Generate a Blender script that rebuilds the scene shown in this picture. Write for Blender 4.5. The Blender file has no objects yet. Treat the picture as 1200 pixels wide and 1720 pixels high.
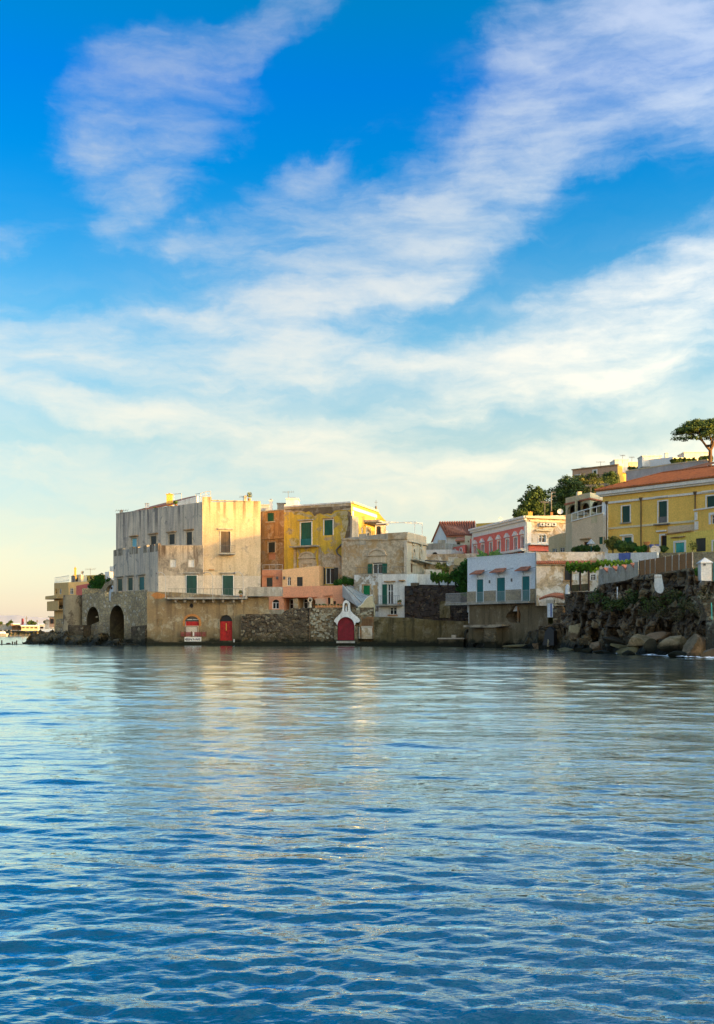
import bpy, bmesh, math, random
import numpy as np
from mathutils import Vector, noise as mnoise
from mathutils.geometry import tessellate_polygon, delaunay_2d_cdt

R = random.Random(7)
sc = bpy.context.scene
COL = sc.collection
rad = math.radians

# ------------------------------------------------------------------ camera
FOC, CAM_H, HOR = 1800.0, 1.7, 1062.0          # focal length in photo pixels, eye height, horizon row
cam_d = bpy.data.cameras.new('camera')
cam = bpy.data.objects.new('camera', cam_d)
COL.objects.link(cam)
cam.location = (0, 0, CAM_H)
cam.rotation_euler = (rad(90), 0, 0)
cam_d.sensor_fit = 'HORIZONTAL'
cam_d.sensor_width = 36.0
cam_d.lens = 36.0 * FOC / 1200.0
cam_d.shift_y = (HOR - 860.0) / 1200.0
cam_d.clip_start = 0.2
cam_d.clip_end = 30000
sc.camera = cam

# ------------------------------------------------------------------ sun and exposure
SUN_EL = 5.0
sun_vec = Vector((0.90, -0.436, 0)).normalized() * math.cos(rad(SUN_EL)) + Vector((0, 0, math.sin(rad(SUN_EL))))
sl = bpy.data.lights.new('sun', 'SUN')
sun = bpy.data.objects.new('sun', sl)
COL.objects.link(sun)
sun.rotation_euler = sun_vec.to_track_quat('Z', 'Y').to_euler()
sl.energy = 3.0
sl.angle = rad(0.7)
sl.color = (1.0, 0.56, 0.13)
vs = sc.view_settings
vs.view_transform = 'Standard'
vs.look = 'None'
vs.gamma = 1.0
EXPOSURE = 2.0
vs.exposure = EXPOSURE
vs.use_curve_mapping = False
sc.cycles.max_bounces = 6
sc.cycles.diffuse_bounces = 3
sc.cycles.glossy_bounces = 3
sc.cycles.transparent_max_bounces = 4
sc.cycles.volume_bounces = 0
sc.cycles.volume_step_rate = 4.0
sc.cycles.caustics_reflective = False
sc.cycles.caustics_refractive = False

# ------------------------------------------------------------------ node helper
class NT:
    def __init__(s, tree):
        s.t = tree; s.n = tree.nodes; s.l = tree.links
    def node(s, typ, **kw):
        nd = s.n.new(typ)
        for k, v in kw.items(): setattr(nd, k, v)
        return nd
    def put(s, sock, v):
        if isinstance(v, bpy.types.NodeSocket): s.l.new(v, sock)
        elif v is not None:
            if hasattr(sock.default_value, '__len__') and not hasattr(v, '__len__'): v = (v,) * len(sock.default_value)
            if hasattr(v, '__len__') and len(v) == 3 and len(sock.default_value) == 4: v = (*v, 1)
            sock.default_value = v
    def math(s, op, a, b=None, c=None, clamp=False):
        nd = s.node('ShaderNodeMath', operation=op, use_clamp=clamp)
        s.put(nd.inputs[0], a); s.put(nd.inputs[1], b)
        if c is not None: s.put(nd.inputs[2], c)
        return nd.outputs[0]
    def vmath(s, op, a, b=None):
        nd = s.node('ShaderNodeVectorMath', operation=op)
        s.put(nd.inputs[0], a)
        if b is not None: s.put(nd.inputs[1], b)
        return nd.outputs['Value'] if op in ('LENGTH', 'DOT_PRODUCT') else nd.outputs[0]
    def comb(s, x, y, z=0.0):
        nd = s.node('ShaderNodeCombineXYZ')
        for i, v in enumerate((x, y, z)): s.put(nd.inputs[i], v)
        return nd.outputs[0]
    def sep(s, v):
        nd = s.node('ShaderNodeSeparateXYZ'); s.put(nd.inputs[0], v); return nd.outputs
    def noise(s, vec, scale, detail=4, rough=0.55, dist=0.0, color=False):
        nd = s.node('ShaderNodeTexNoise'); s.put(nd.inputs['Vector'], vec)
        nd.inputs['Scale'].default_value = scale; nd.inputs['Detail'].default_value = detail
        nd.inputs['Roughness'].default_value = rough; nd.inputs['Distortion'].default_value = dist
        return nd.outputs['Color'] if color else nd.outputs['Fac']
    def mapping(s, vec, loc=(0, 0, 0), rot=(0, 0, 0), scale=(1, 1, 1), typ='POINT'):
        nd = s.node('ShaderNodeMapping', vector_type=typ); s.put(nd.inputs[0], vec)
        nd.inputs['Location'].default_value = loc; nd.inputs['Rotation'].default_value = rot; nd.inputs['Scale'].default_value = scale
        return nd.outputs[0]
    def ramp(s, fac, a, b, lo=0.0, hi=1.0, smooth=True):
        nd = s.node('ShaderNodeMapRange', interpolation_type='SMOOTHSTEP' if smooth else 'LINEAR')
        s.put(nd.inputs['Value'], fac)
        nd.inputs['From Min'].default_value = a; nd.inputs['From Max'].default_value = b
        nd.inputs['To Min'].default_value = lo; nd.inputs['To Max'].default_value = hi
        return nd.outputs['Result']
    def mix(s, fac, a, b, mode='MIX'):
        nd = s.node('ShaderNodeMix', data_type='RGBA', blend_type=mode, clamp_factor=True)
        s.put(nd.inputs[0], fac); s.put(nd.inputs[6], a); s.put(nd.inputs[7], b)
        return nd.outputs[2]
    def cramp(s, fac, stops):
        nd = s.node('ShaderNodeValToRGB'); s.put(nd.inputs[0], fac)
        e = nd.color_ramp.elements
        while len(e) < len(stops): e.new(0.5)
        for el, (p, c) in zip(e, stops): el.position = p; el.color = (*c, 1)
        return nd.outputs[0]

# ------------------------------------------------------------------ sky with cirrus
world = bpy.data.worlds.new('World')
sc.world = world
world.use_nodes = True
W_ = NT(world.node_tree)
bg = W_.n['Background']
SKY_STRENGTH = 0.12
def build_sky():
    w = W_
    tc = w.node('ShaderNodeTexCoord').outputs['Generated']
    x, y, z = w.sep(tc)
    A = w.math('MULTIPLY', w.math('ARCTAN2', x, y), FOC)
    E = w.math('MULTIPLY', w.math('ARCSINE', z), FOC)
    P0 = w.comb(A, E)
    # edges of the clouds are torn by two scales of turbulence
    w1 = w.vmath('MULTIPLY', w.vmath('SUBTRACT', w.noise(P0, 1 / 240, 4, .55, color=True), (.5, .5, .5)), (190, 120, 0))
    w2 = w.vmath('MULTIPLY', w.vmath('SUBTRACT', w.noise(P0, 1 / 55, 5, .62, color=True), (.5, .5, .5)), (70, 40, 0))
    P = w.vmath('ADD', w.vmath('ADD', P0, w1), w2)
    def conv(px, py):
        a = math.atan((px - 600) / FOC)
        return a * FOC, math.atan((HOR - py) / FOC * math.cos(a)) * FOC
    # (centre in the photo, half length, half width, angle, amount)
    streaks = [
        (440, 55, 240, 40, 20, .62), (225, 115, 130, 62, 22, .6), (160, 235, 85, 85, -60, .75), (320, 175, 100, 66, 10, .55), (258, 318, 140, 62, 42, .72),
        (505, 274, 95, 28, 12, .75), (22, 388, 75, 32, 15, .7), (15, 415, 60, 22, -10, .5),
        (1060, 90, 330, 165, 18, .74), (850, 235, 300, 135, 32, .72), (680, 350, 280, 120, 26, .62), (760, 430, 180, 70, 38, .72), (1190, 150, 200, 90, 20, .55), (480, 330, 150, 60, 30, .35), (700, 555, 300, 70, 10, .42), (950, 690, 260, 60, 10, .4),
        (340, 405, 95, 34, 12, .55), (980, 35, 200, 60, 5, .45), (560, 440, 200, 60, 22, .35),
        (1120, 500, 330, 100, 22, .88), (880, 620, 260, 60, 24, .72), (720, 600, 150, 34, 12, .62), (1060, 590, 260, 70, 12, .55),
        (200, 545, 330, 62, 3, .66), (500, 560, 210, 70, 30, .82), (420, 645, 250, 40, 12, .74), (380, 515, 220, 70, 15, .55), (160, 610, 260, 50, -4, .5), (640, 470, 240, 80, 30, .5),
        (60, 660, 180, 34, -18, 1.0), (210, 710, 200, 34, -14, 1.0), (380, 720, 260, 40, -6, .6),
        (620, 760, 420, 46, -6, .55), (300, 800, 500, 44, -2, .5), (900, 790, 420, 34, 6, .62), (760, 690, 330, 38, 8, .55),
    ]
    holes = [(1085, 320, 135, 62, 4, .85), (690, 180, 130, 90, 60, .85), (500, 185, 95, 55, 40, .7), (640, 540, 150, 22, 8, .35), (790, 520, 150, 34, 20, .55),
             (900, 715, 240, 32, 8, .35), (400, 668, 110, 14, 8, .45), (110, 462, 300, 42, 3, .85), (60, 790, 160, 16, 0, .15), (60, 240, 60, 200, 0, .5), (650, 30, 120, 90, 10, .7)]
    tot = None
    for sign, lst in ((1, streaks), (-1, holes)):
        for (px, py, L, Wd, ang, amt) in lst:
            cx, cy = conv(px, py)
            v = w.mapping(P, (cx, cy, 0), (0, 0, rad(ang)), (L, Wd, 1), 'TEXTURE')
            d = w.ramp(w.vmath('LENGTH', v), 1.45, 0.15, 0, amt)
            if tot is None: tot = d
            elif sign > 0: tot = w.math('SUBTRACT', w.math('ADD', tot, d), w.math('MULTIPLY', tot, d))
            else: tot = w.math('MULTIPLY', tot, w.math('SUBTRACT', 1.0, d))
    # the same kind of cloud goes on all round
    gen = w.ramp(w.noise(w.mapping(P, scale=(1 / 520, 1 / 190, 1), rot=(0, 0, rad(-18))), 1.0, 4, .5), .34, .62, .1, .95)
    inside = w.math('MULTIPLY', w.ramp(w.math('ABSOLUTE', A), 850, 600), w.ramp(E, 1300, 950))
    tot = w.math('ADD', w.math('MULTIPLY', tot, inside), w.math('MULTIPLY', gen, w.math('SUBTRACT', 1.0, inside)))
    # brushed fibres inside the cloud
    f1 = w.noise(w.mapping(P, rot=(0, 0, rad(-26)), scale=(1 / 300, 1 / 80, 1)), 1.0, 9, .60, .15)
    f2 = w.noise(w.mapping(P0, rot=(0, 0, rad(-30)), scale=(1 / 170, 1 / 38, 1)), 1.0, 7, .60, .25)
    fib = w.math('ADD', w.math('MULTIPLY', f1, .68), w.math('MULTIPLY', f2, .32))
    dens = w.math('ADD', tot, w.math('MULTIPLY', w.math('SUBTRACT', fib, .5), 2.5))
    fac = w.math('MULTIPLY', w.ramp(dens, .02, 1.45, 0, 1), w.ramp(tot, .0, .25))
    fac = w.math('MULTIPLY', fac, w.ramp(f2, .30, .62, .72, 1.0))
    low = w.math('MULTIPLY', w.ramp(E, 760, 90, 0, .66), w.ramp(f1, .3, .7, .55, 1.15))      # thin veil towards the horizon
    fac = w.math('SUBTRACT', w.math('ADD', fac, low), w.math('MULTIPLY', fac, low), clamp=True)
    # clear sky: blue gradient plus the Nishita sky around the low sun
    En = w.math('DIVIDE', E, 1000.0, clamp=True)
    K = 1.0 / (SKY_STRENGTH * 2 ** EXPOSURE)
    tint = w.cramp(En, [(0.0, (.86, .92, .92)), (.06, (.62, .66, .82)), (.157, (.46, .57, .80)), (.314, (.34, .54, .70)), (.45, (.10, .52, .82)), (.65, (.0, .43, .88)), (.85, (.0, .37, .92)), (1.0, (.0, .44, .72))])
    clear = w.cramp(En, [(0.0, (.0, .13, .46)), (.157, (.0, .02, .06)), (.314, (.0, .01, .0)), (.65, (.0, .0, .0)), (.85, (.0, .0, .05)), (1.0, (.0, .0, .06))])
    cloud = w.cramp(En, [(0.0, (.58, .53, .48)), (.2, (.56, .47, .38)), (.35, (.62, .55, .46)), (.5, (.56, .53, .50)), (.65, (.37, .41, .48)), (.85, (.25, .31, .48)), (1.0, (.22, .28, .48))])
    sky = w.node('ShaderNodeTexSky', sky_type='NISHITA', sun_disc=False)
    sky.sun_elevation = rad(SUN_EL)
    sky.sun_rotation = math.atan2(sun_vec.x, sun_vec.y)
    nis = sky.outputs[0]
    sc3 = lambda c, k: w.vmath('MULTIPLY', c, (k, k, k))
    glow = w.ramp(w.vmath('DOT_PRODUCT', nis, (.33 / K, .33 / K, .33 / K)), 1.6, 5.0)      # the bright sky round the low sun keeps its own colour
    clear_s = w.vmath('ADD', w.vmath('MULTIPLY', nis, w.mix(glow, tint, (1, 1, 1))), sc3(clear, K))
    cloud_s = w.vmath('ADD', sc3(nis, .3), sc3(cloud, K))
    # forward-scatter gain added to the unseen sunward sky to lift the shaded walls
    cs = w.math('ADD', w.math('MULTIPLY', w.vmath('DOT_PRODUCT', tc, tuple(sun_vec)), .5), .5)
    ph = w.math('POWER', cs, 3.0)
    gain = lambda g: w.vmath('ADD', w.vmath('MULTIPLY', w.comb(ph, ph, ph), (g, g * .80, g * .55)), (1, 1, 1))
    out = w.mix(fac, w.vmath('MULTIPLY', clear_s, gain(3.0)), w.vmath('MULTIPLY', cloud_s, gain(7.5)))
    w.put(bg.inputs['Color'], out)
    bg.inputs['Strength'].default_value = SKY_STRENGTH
build_sky()
world.cycles.sampling_method = 'MANUAL'
world.cycles.sample_map_resolution = 512

# ------------------------------------------------------------------ materials
MATS = {}
def new_mat(name):
    m = bpy.data.materials.new(name); m.use_nodes = True
    nt = NT(m.node_tree); b = nt.n['Principled BSDF']
    MATS[name] = m
    return m, nt, b
def coords(nt):
    return nt.node('ShaderNodeNewGeometry').outputs['Position']
def bump(nt, b, h, strength=.4, dist=.05):
    bn = nt.node('ShaderNodeBump'); nt.put(bn.inputs['Height'], h)
    bn.inputs['Strength'].default_value = strength; bn.inputs['Distance'].default_value = dist
    nt.l.new(bn.outputs[0], b.inputs['Normal'])
def mulc(c, k): return tuple(min(1, x * k) for x in c)
def plaster(name, col, stain=None, patch=None, amt=.0, streak=.3, scale=1.0, mott=.5, edge=.04, drip=None):
    m, nt, b = new_mat(name)
    stain = stain or mulc(col, .45)
    p = coords(nt)
    n1 = nt.noise(p, .33 * scale, 6, .6)
    c = nt.mix(nt.math('MULTIPLY', nt.ramp(n1, .36, .66), mott), col, mulc(col, .66))
    c = nt.mix(nt.ramp(nt.noise(p, 1.6 * scale, 5, .65), .5, .75, 0, .35), c, mulc(col, 1.25))
    st = nt.noise(nt.mapping(p, scale=(1.5, 1.5, .13)), 1.0, 6, .65)
    c = nt.mix(nt.math('MULTIPLY', nt.ramp(st, .44, .64), min(1, streak * 1.25)), c, stain)
    if drip:                  # long rain stains that start at the parapet and die out below it
        dn = nt.noise(nt.mapping(p, scale=(1.1, 1.1, .035)), 1.3, 6, .7)
        zz = nt.ramp(nt.math('ADD', nt.sep(p)[2], nt.math('MULTIPLY', nt.math('SUBTRACT', nt.noise(nt.mapping(p, scale=(1, 1, .1)), .9, 3), .5), 5.0)), drip[0], drip[1], 0, .9)
        c = nt.mix(nt.math('MULTIPLY', nt.ramp(dn, .49, .62), zz), c, mulc(stain, .55))
    n3 = nt.noise(p, .55 * scale, 9, .68, .4)
    if patch:
        thr = .62 - (amt - .33) * .9; f = nt.ramp(n3, thr - edge, thr + edge)
        pc = nt.mix(nt.ramp(nt.noise(p, 2.2, 5, .7), .35, .65), patch, mulc(patch, .6))
        c = nt.mix(f, c, pc)
    g = nt.noise(p, 7.0, 4, .7)
    c = nt.mix(1.0, c, nt.cramp(g, [(.25, (.72, .72, .72)), (.75, (1.18, 1.18, 1.18))]), 'MULTIPLY')
    nt.put(b.inputs['Base Color'], c)
    b.inputs['Roughness'].default_value = .9
    b.inputs['Specular IOR Level'].default_value = .2
    bump(nt, b, nt.math('ADD', n3, nt.math('MULTIPLY', g, .5)), .35, .08)
    return m
def stone(name, c1, c2, mortar, scale=1.6, algae=True, squash=(1, 1, 1.5), warm=None, bs=.8):
    m, nt, b = new_mat(name)
    p = coords(nt)
    pw = nt.vmath('ADD', p, nt.vmath('MULTIPLY', nt.vmath('SUBTRACT', nt.noise(p, 1.4, 3, color=True), (.5,) * 3), (.5,) * 3))
    q = nt.mapping(pw, scale=squash)
    vo = nt.node('ShaderNodeTexVoronoi', feature='F1'); nt.put(vo.inputs['Vector'], q); vo.inputs['Scale'].default_value = scale
    ve = nt.node('ShaderNodeTexVoronoi', feature='DISTANCE_TO_EDGE'); nt.put(ve.inputs['Vector'], q); ve.inputs['Scale'].default_value = scale
    rc = nt.sep(vo.outputs['Color'])
    c = nt.mix(rc[0], c1, c2)
    if warm: c = nt.mix(nt.ramp(rc[1], .82, .9), c, warm)
    c = nt.mix(nt.ramp(ve.outputs['Distance'], .09, .02), c, mortar)
    big = nt.noise(p, .3, 6, .62)
    c = nt.mix(1.0, c, nt.cramp(big, [(.3, (.55, .55, .55)), (.7, (1.35, 1.3, 1.2))]), 'MULTIPLY')
    g = nt.noise(p, 5.0, 6, .7)
    c = nt.mix(1.0, c, nt.cramp(g, [(.3, (.6, .6, .6)), (.7, (1.3, 1.3, 1.3))]), 'MULTIPLY')
    if algae: c = tide(nt, c, p)
    nt.put(b.inputs['Base Color'], c)
    b.inputs['Roughness'].default_value = .85
    b.inputs['Specular IOR Level'].default_value = .25
    h = nt.math('ADD', nt.ramp(ve.outputs['Distance'], 0, .2), nt.math('MULTIPLY', g, .8))
    bump(nt, b, h, bs, .12)
    return m
def tide(nt, c, p):          # weed and damp line where the sea reaches the stone
    z = nt.sep(p)[2]
    zz = nt.math('ADD', z, nt.math('MULTIPLY', nt.math('SUBTRACT', nt.noise(p, .8, 5, .65), .5), 2.0))
    c = nt.mix(nt.ramp(zz, 2.4, .7, 0, .55), c, (.075, .065, .03))
    return nt.mix(nt.ramp(zz, 1.0, .35, 0, .93), c, (.012, .014, .008))
def flat(name, col, rough=.6, var=.2, scale=3.0, metal=0.0, spec=.3, bmp=.15):
    m, nt, b = new_mat(name)
    p = coords(nt)
    n = nt.noise(p, scale, 5, .65)
    c = nt.mix(1.0, col, nt.cramp(n, [(.25, (1 - var,) * 3), (.75, (1 + var,) * 3)]), 'MULTIPLY')
    nt.put(b.inputs['Base Color'], c)
    b.inputs['Roughness'].default_value = rough
    b.inputs['Metallic'].default_value = metal
    b.inputs['Specular IOR Level'].default_value = spec
    if bmp: bump(nt, b, n, bmp, .03)
    return m
def louvre(name, col):
    m, nt, b = new_mat(name)
    p = coords(nt)
    z = nt.sep(p)[2]
    w = nt.math('FRACT', nt.math('MULTIPLY', z, 9.0))
    n = nt.noise(nt.mapping(p, scale=(1, 1, .3)), 2.5, 5, .7)
    c = nt.mix(nt.ramp(n, .35, .75, 0, .6), col, mulc(col, 1.9))
    nt.put(b.inputs['Base Color'], c)
    b.inputs['Roughness'].default_value = .55
    bump(nt, b, w, .8, .03)
    return m
def foliage(name, c1, c2):
    m, nt, b = new_mat(name)
    p = coords(nt)
    oi = nt.noise(p, .9, 3, .6)
    f = nt.noise(p, 6.0, 2, .6)
    c = nt.mix(nt.ramp(nt.math('ADD', nt.math('MULTIPLY', oi, .6), nt.math('MULTIPLY', f, .4)), .36, .62), c1, c2)
    nt.put(b.inputs['Base Color'], c)
    b.inputs['Roughness'].default_value = .7
    b.inputs['Specular IOR Level'].default_value = .2
    return m
def glass(name, col=(.03, .035, .04), rough=.12):
    m, nt, b = new_mat(name)
    b.inputs['Base Color'].default_value = (*col, 1)
    b.inputs['Roughness'].default_value = rough
    return m
def tiles(name, col, axis='x', freq=5.0):
    m, nt, b = new_mat(name)
    p = coords(nt)
    n = nt.noise(p, 1.2, 6, .7)
    n2 = nt.noise(nt.mapping(p, scale=(3, 3, .6)), 2.0, 4, .7)
    c = nt.mix(nt.ramp(n, .35, .7), col, mulc(col, .62))
    c = nt.mix(nt.ramp(n2, .55, .75, 0, .5), c, mulc(col, 1.5))
    nt.put(b.inputs['Base Color'], c); b.inputs['Roughness'].default_value = .85
    bump(nt, b, n2, .5, .05)
    return m

M_GREY = plaster('grey render', (.78, .64, .47), (.26, .23, .23), (.42, .37, .32), .33, .42, drip=(12.5, 18.5))
M_CREAMW = plaster('pale ochre render', (.64, .50, .31), (.34, .24, .14), (.60, .48, .33), .36, .35, drip=(15.5, 19.5))
M_STAINED = plaster('stained render', (.54, .44, .31), (.17, .12, .08), (.38, .31, .22), .42, .85, drip=(9.5, 13.0))
M_LIMEW = plaster('limewashed render', (.66, .56, .42), (.42, .35, .27), (.55, .47, .37), .33, .3)
M_BASE = plaster('weathered tuff render', (.34, .24, .12), (.15, .10, .06), (.46, .38, .24), .40, .5)
M_BROWN = plaster('brown peeling render', (.48, .27, .11), (.22, .12, .06), (.58, .40, .24), .42, .6)
M_YELPEEL = plaster('faded yellow paint over stone', (.74, .48, .06), (.34, .24, .07), (.50, .38, .22), .38, .45)
M_STUCCO = plaster('rough brown stucco', (.50, .34, .17), (.22, .15, .08), (.62, .50, .34), .47, .35, 1.1)
M_GOLD = plaster('golden yellow render', (.80, .50, .10), (.5, .3, .08), None, 0, .15, mott=.25)
M_PINKL = plaster('apricot paint', (.88, .55, .28), (.6, .36, .2), None, 0, .10, mott=.15)
M_PINKM = plaster('salmon paint', (.80, .36, .20), (.55, .28, .18), None, 0, .12, mott=.18)
M_PINKD = plaster('dusky pink paint', (.62, .28, .16), (.4, .18, .1), None, 0, .2, mott=.2)
M_ROSE = plaster('rose paint', (.78, .20, .15), (.5, .16, .12), None, 0, .12, mott=.25)
M_WHITE = plaster('white limewash', (.84, .80, .72), (.44, .38, .30), None, 0, .32, mott=.25)
M_WHITEP = plaster('peeling white limewash', (.80, .79, .74), (.42, .38, .26), (.42, .34, .24), .46, .3, 1.4)
M_BLUEW = plaster('pale blue whitewash', (.82, .85, .84), (.5, .56, .66), None, 0, .08, mott=.1)
M_CREAMP = plaster('cream peeling render', (.80, .70, .56), (.50, .38, .24), (.62, .46, .28), .45, .2, 1.2)
M_CREAM = plaster('cream paint', (.78, .66, .42), (.5, .42, .3), None, 0, .15, mott=.2)
M_TAN = plaster('tan paint', (.66, .40, .25), (.45, .28, .18), None, 0, .2, mott=.25)
M_YEL = plaster('bright yellow paint', (.90, .56, .13), (.6, .38, .08), None, 0, .16, mott=.22)
M_YEL2 = plaster('lemon yellow paint', (.82, .62, .14), (.5, .38, .08), None, 0, .1, mott=.15)
M_BEIGE = plaster('beige render', (.66, .54, .32), (.4, .32, .2), None, 0, .2, mott=.25)
M_CONC = plaster('aged concrete', (.48, .42, .32), (.16, .15, .12), (.56, .52, .44), .4, .45)
M_CONCD = plaster('dark damp concrete', (.20, .15, .085), (.07, .06, .035), (.27, .21, .13), .42, .5)
M_OLIVE = plaster('algae stained quay render', (.17, .125, .05), (.045, .035, .018), (.27, .21, .11), .43, .6, 1.0)
M_BRICK = plaster('bare orange brick', (.58, .24, .07), (.3, .13, .05), None, 0, .3)
M_ORN = plaster('old stucco ornament', (.66, .54, .38), (.35, .27, .18), None, 0, .3)
M_TRIM = plaster('white trim paint', (.84, .79, .70), (.55, .52, .48), None, 0, .15, mott=.1)
M_TUFF = stone('old tuff masonry', (.42, .32, .18), (.58, .46, .27), (.30, .25, .18), 1.8, True, (1, 1, 1.3), (.62, .55, .42))
M_DKSTONE = stone('dark lava stone masonry', (.085, .06, .04), (.20, .15, .09), (.13, .10, .07), 1.9, True, (1, 1, 1.6), (.34, .28, .18))
M_BLOCK = stone('black stone blocks', (.045, .035, .03), (.11, .08, .06), (.05, .04, .035), 1.5, False, (.8, .8, 2.0), (.18, .13, .08))
M_RUBBLE = stone('brown rubble masonry', (.17, .12, .07), (.33, .25, .15), (.24, .18, .11), 2.2, True, (1, 1, 1.3), (.46, .40, .26))
M_ROCKD = stone('dark sea rock', (.08, .06, .038), (.20, .145, .08), (.03, .025, .02), .5, True, (1, 1, 1), None, 1.0)
M_SHUT = louvre('dark green shutter paint', (.008, .045, .032))
M_SHUTG = louvre('bottle green shutter paint', (.003, .075, .042))
M_GREEN = louvre('bright green paint', (.0, .17, .05))
M_BLUSH = louvre('blue green shutter paint', (.006, .12, .12))
M_LBLUE = louvre('light blue shutter paint', (.18, .46, .58))
M_BRSH = louvre('brown shutter paint', (.10, .065, .035))
M_DARKSH = louvre('dark slate shutter paint', (.03, .035, .03))
M_TEAL = louvre('turquoise shutter paint', (.05, .36, .32))
M_GLASS = glass('window glass')
M_DARK = glass('dark interior', (.012, .010, .008), .6)
M_IRON = flat('grey iron', (.14, .13, .12), .6, .3)
M_GALV = flat('galvanised pipe', (.42, .42, .40), .5, .15)
M_FRAMEW = flat('white window frame', (.74, .76, .74), .5, .1)
M_RED = flat('red door paint', (.42, .016, .012), .6, .5, 3.0)
M_REDB = flat('dark red door paint', (.20, .006, .014), .6, .45, 2.5)
M_TILE = tiles('terracotta tile', (.50, .15, .06))
M_ROOFO = tiles('orange roof tile', (.40, .115, .02))
M_ROOFR = tiles('rusty red roof tile', (.50, .17, .08))
M_WOOD = flat('old brown wood', (.17, .085, .035), .8, .35, 4)
M_FENCE = flat('brown reed matting', (.30, .15, .06), .9, .3, 8, bmp=.6)
M_TERRA = flat('terracotta pot', (.58, .24, .08), .8, .2)
M_BLUEC = flat('blue tarpaulin', (.10, .14, .36), .7, .25)
M_BARK = flat('pine bark', (.14, .085, .05), .95, .4, 3, bmp=.8)
M_BARKD = flat('dark bark', (.09, .06, .04), .95, .3, 3)
M_LEAFP = foliage('pine needles', (.03, .055, .012), (.13, .17, .03))
M_LEAFD = foliage('dark evergreen leaves', (.022, .042, .010), (.09, .13, .025))
M_LEAFV = foliage('bright vine leaves', (.05, .11, .008), (.16, .26, .012))
M_LEAFO = foliage('olive green leaves', (.05, .065, .012), (.22, .21, .04))
M_LEAFH = foliage('hedge leaves', (.012, .05, .006), (.04, .13, .010))
M_AGAVE = foliage('agave leaves', (.06, .16, .04), (.18, .30, .10))

for mm in (M_BASE, M_CONCD, M_OLIVE):
    nt_ = NT(mm.node_tree); b_ = nt_.n['Principled BSDF']; nt_.put(b_.inputs['Base Color'], tide(nt_, b_.inputs['Base Color'].links[0].from_socket, coords(nt_)))
# ------------------------------------------------------------------ mesh helpers
def P(px, py, Y):
    return Vector(((px - 600) / FOC * Y, Y, CAM_H + (HOR - py) / FOC * Y))
class MB:
    def __init__(s): s.v = []; s.f = []; s.m = []; s.mats = []; s.sm = False
    def mi(s, m):
        if m not in s.mats: s.mats.append(m)
        return s.mats.index(m)
    def face(s, pts, m):
        i = len(s.v); s.v.extend(tuple(p) for p in pts); s.f.append(tuple(range(i, i + len(pts)))); s.m.append(s.mi(m))
    def hexa(s, a, b, m):          # a: four points of one side, b: the matching four of the other side
        i = len(s.v); s.v.extend(tuple(p) for p in a); s.v.extend(tuple(p) for p in b); k = s.mi(m)
        for q in ((3, 2, 1, 0), (4, 5, 6, 7), (0, 1, 5, 4), (1, 2, 6, 5), (2, 3, 7, 6), (3, 0, 4, 7)):
            s.f.append(tuple(i + j for j in q)); s.m.append(k)
    def box(s, x0, x1, y0, y1, z0, z1, m):
        s.hexa([(x0, y0, z0), (x1, y0, z0), (x1, y0, z1), (x0, y0, z1)], [(x0, y1, z0), (x1, y1, z0), (x1, y1, z1), (x0, y1, z1)], m)
    def bar(s, a, b, r, m, n=5, r2=None):
        a, b = Vector(a), Vector(b); r2 = r if r2 is None else r2
        d = (b - a); 
        if d.length < 1e-6: return
        d.normalize(); u = d.orthogonal().normalized(); w = d.cross(u); i = len(s.v); k = s.mi(m)
        for c, rr in ((a, r), (b, r2)):
            for j in range(n):
                t = 2 * math.pi * j / n; s.v.append(tuple(c + (u * math.cos(t) + w * math.sin(t)) * rr))
        for j in range(n):
            s.f.append((i + j, i + (j + 1) % n, i + n + (j + 1) % n, i + n + j)); s.m.append(k)
        s.f.append(tuple(i + n - 1 - j for j in range(n))); s.m.append(k)
        s.f.append(tuple(i + n + j for j in range(n))); s.m.append(k)
    def path(s, pts, r, m, n=5):
        for a, b in zip(pts, pts[1:]): s.bar(a, b, r, m, n)
    def build(s, name, parent=None, origin=None, smooth=False):
        me = bpy.data.meshes.new(name)
        o0 = Vector(origin) if origin is not None else (ORG.get(parent.name, Vector()) if parent else Vector())
        me.from_pydata([(x - o0.x, y - o0.y, z - o0.z) for x, y, z in s.v], [], s.f)
        for m in s.mats: me.materials.append(m)
        me.polygons.foreach_set('material_index', s.m)
        if smooth: me.polygons.foreach_set('use_smooth', [True] * len(s.f))
        me.update()
        ob = bpy.data.objects.new(name, me); COL.objects.link(ob)
        if parent: ob.parent = parent; ORG[ob.name] = o0
        else: ob.location = o0; ORG[ob.name] = o0
        return ob
ORG = {}
def tag(o, label=None, cat=None, group=None, kind=None):
    if label: o['label'] = label
    if cat: o['category'] = cat
    if group: o['group'] = group
    if kind: o['kind'] = kind
    return o
def thing(name, label, cat, loc, group=None):
    o = bpy.data.objects.new(name, None); COL.objects.link(o); o.location = loc; o.empty_display_size = .5
    ORG[o.name] = Vector(loc)
    return tag(o, label, cat, group)

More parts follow.
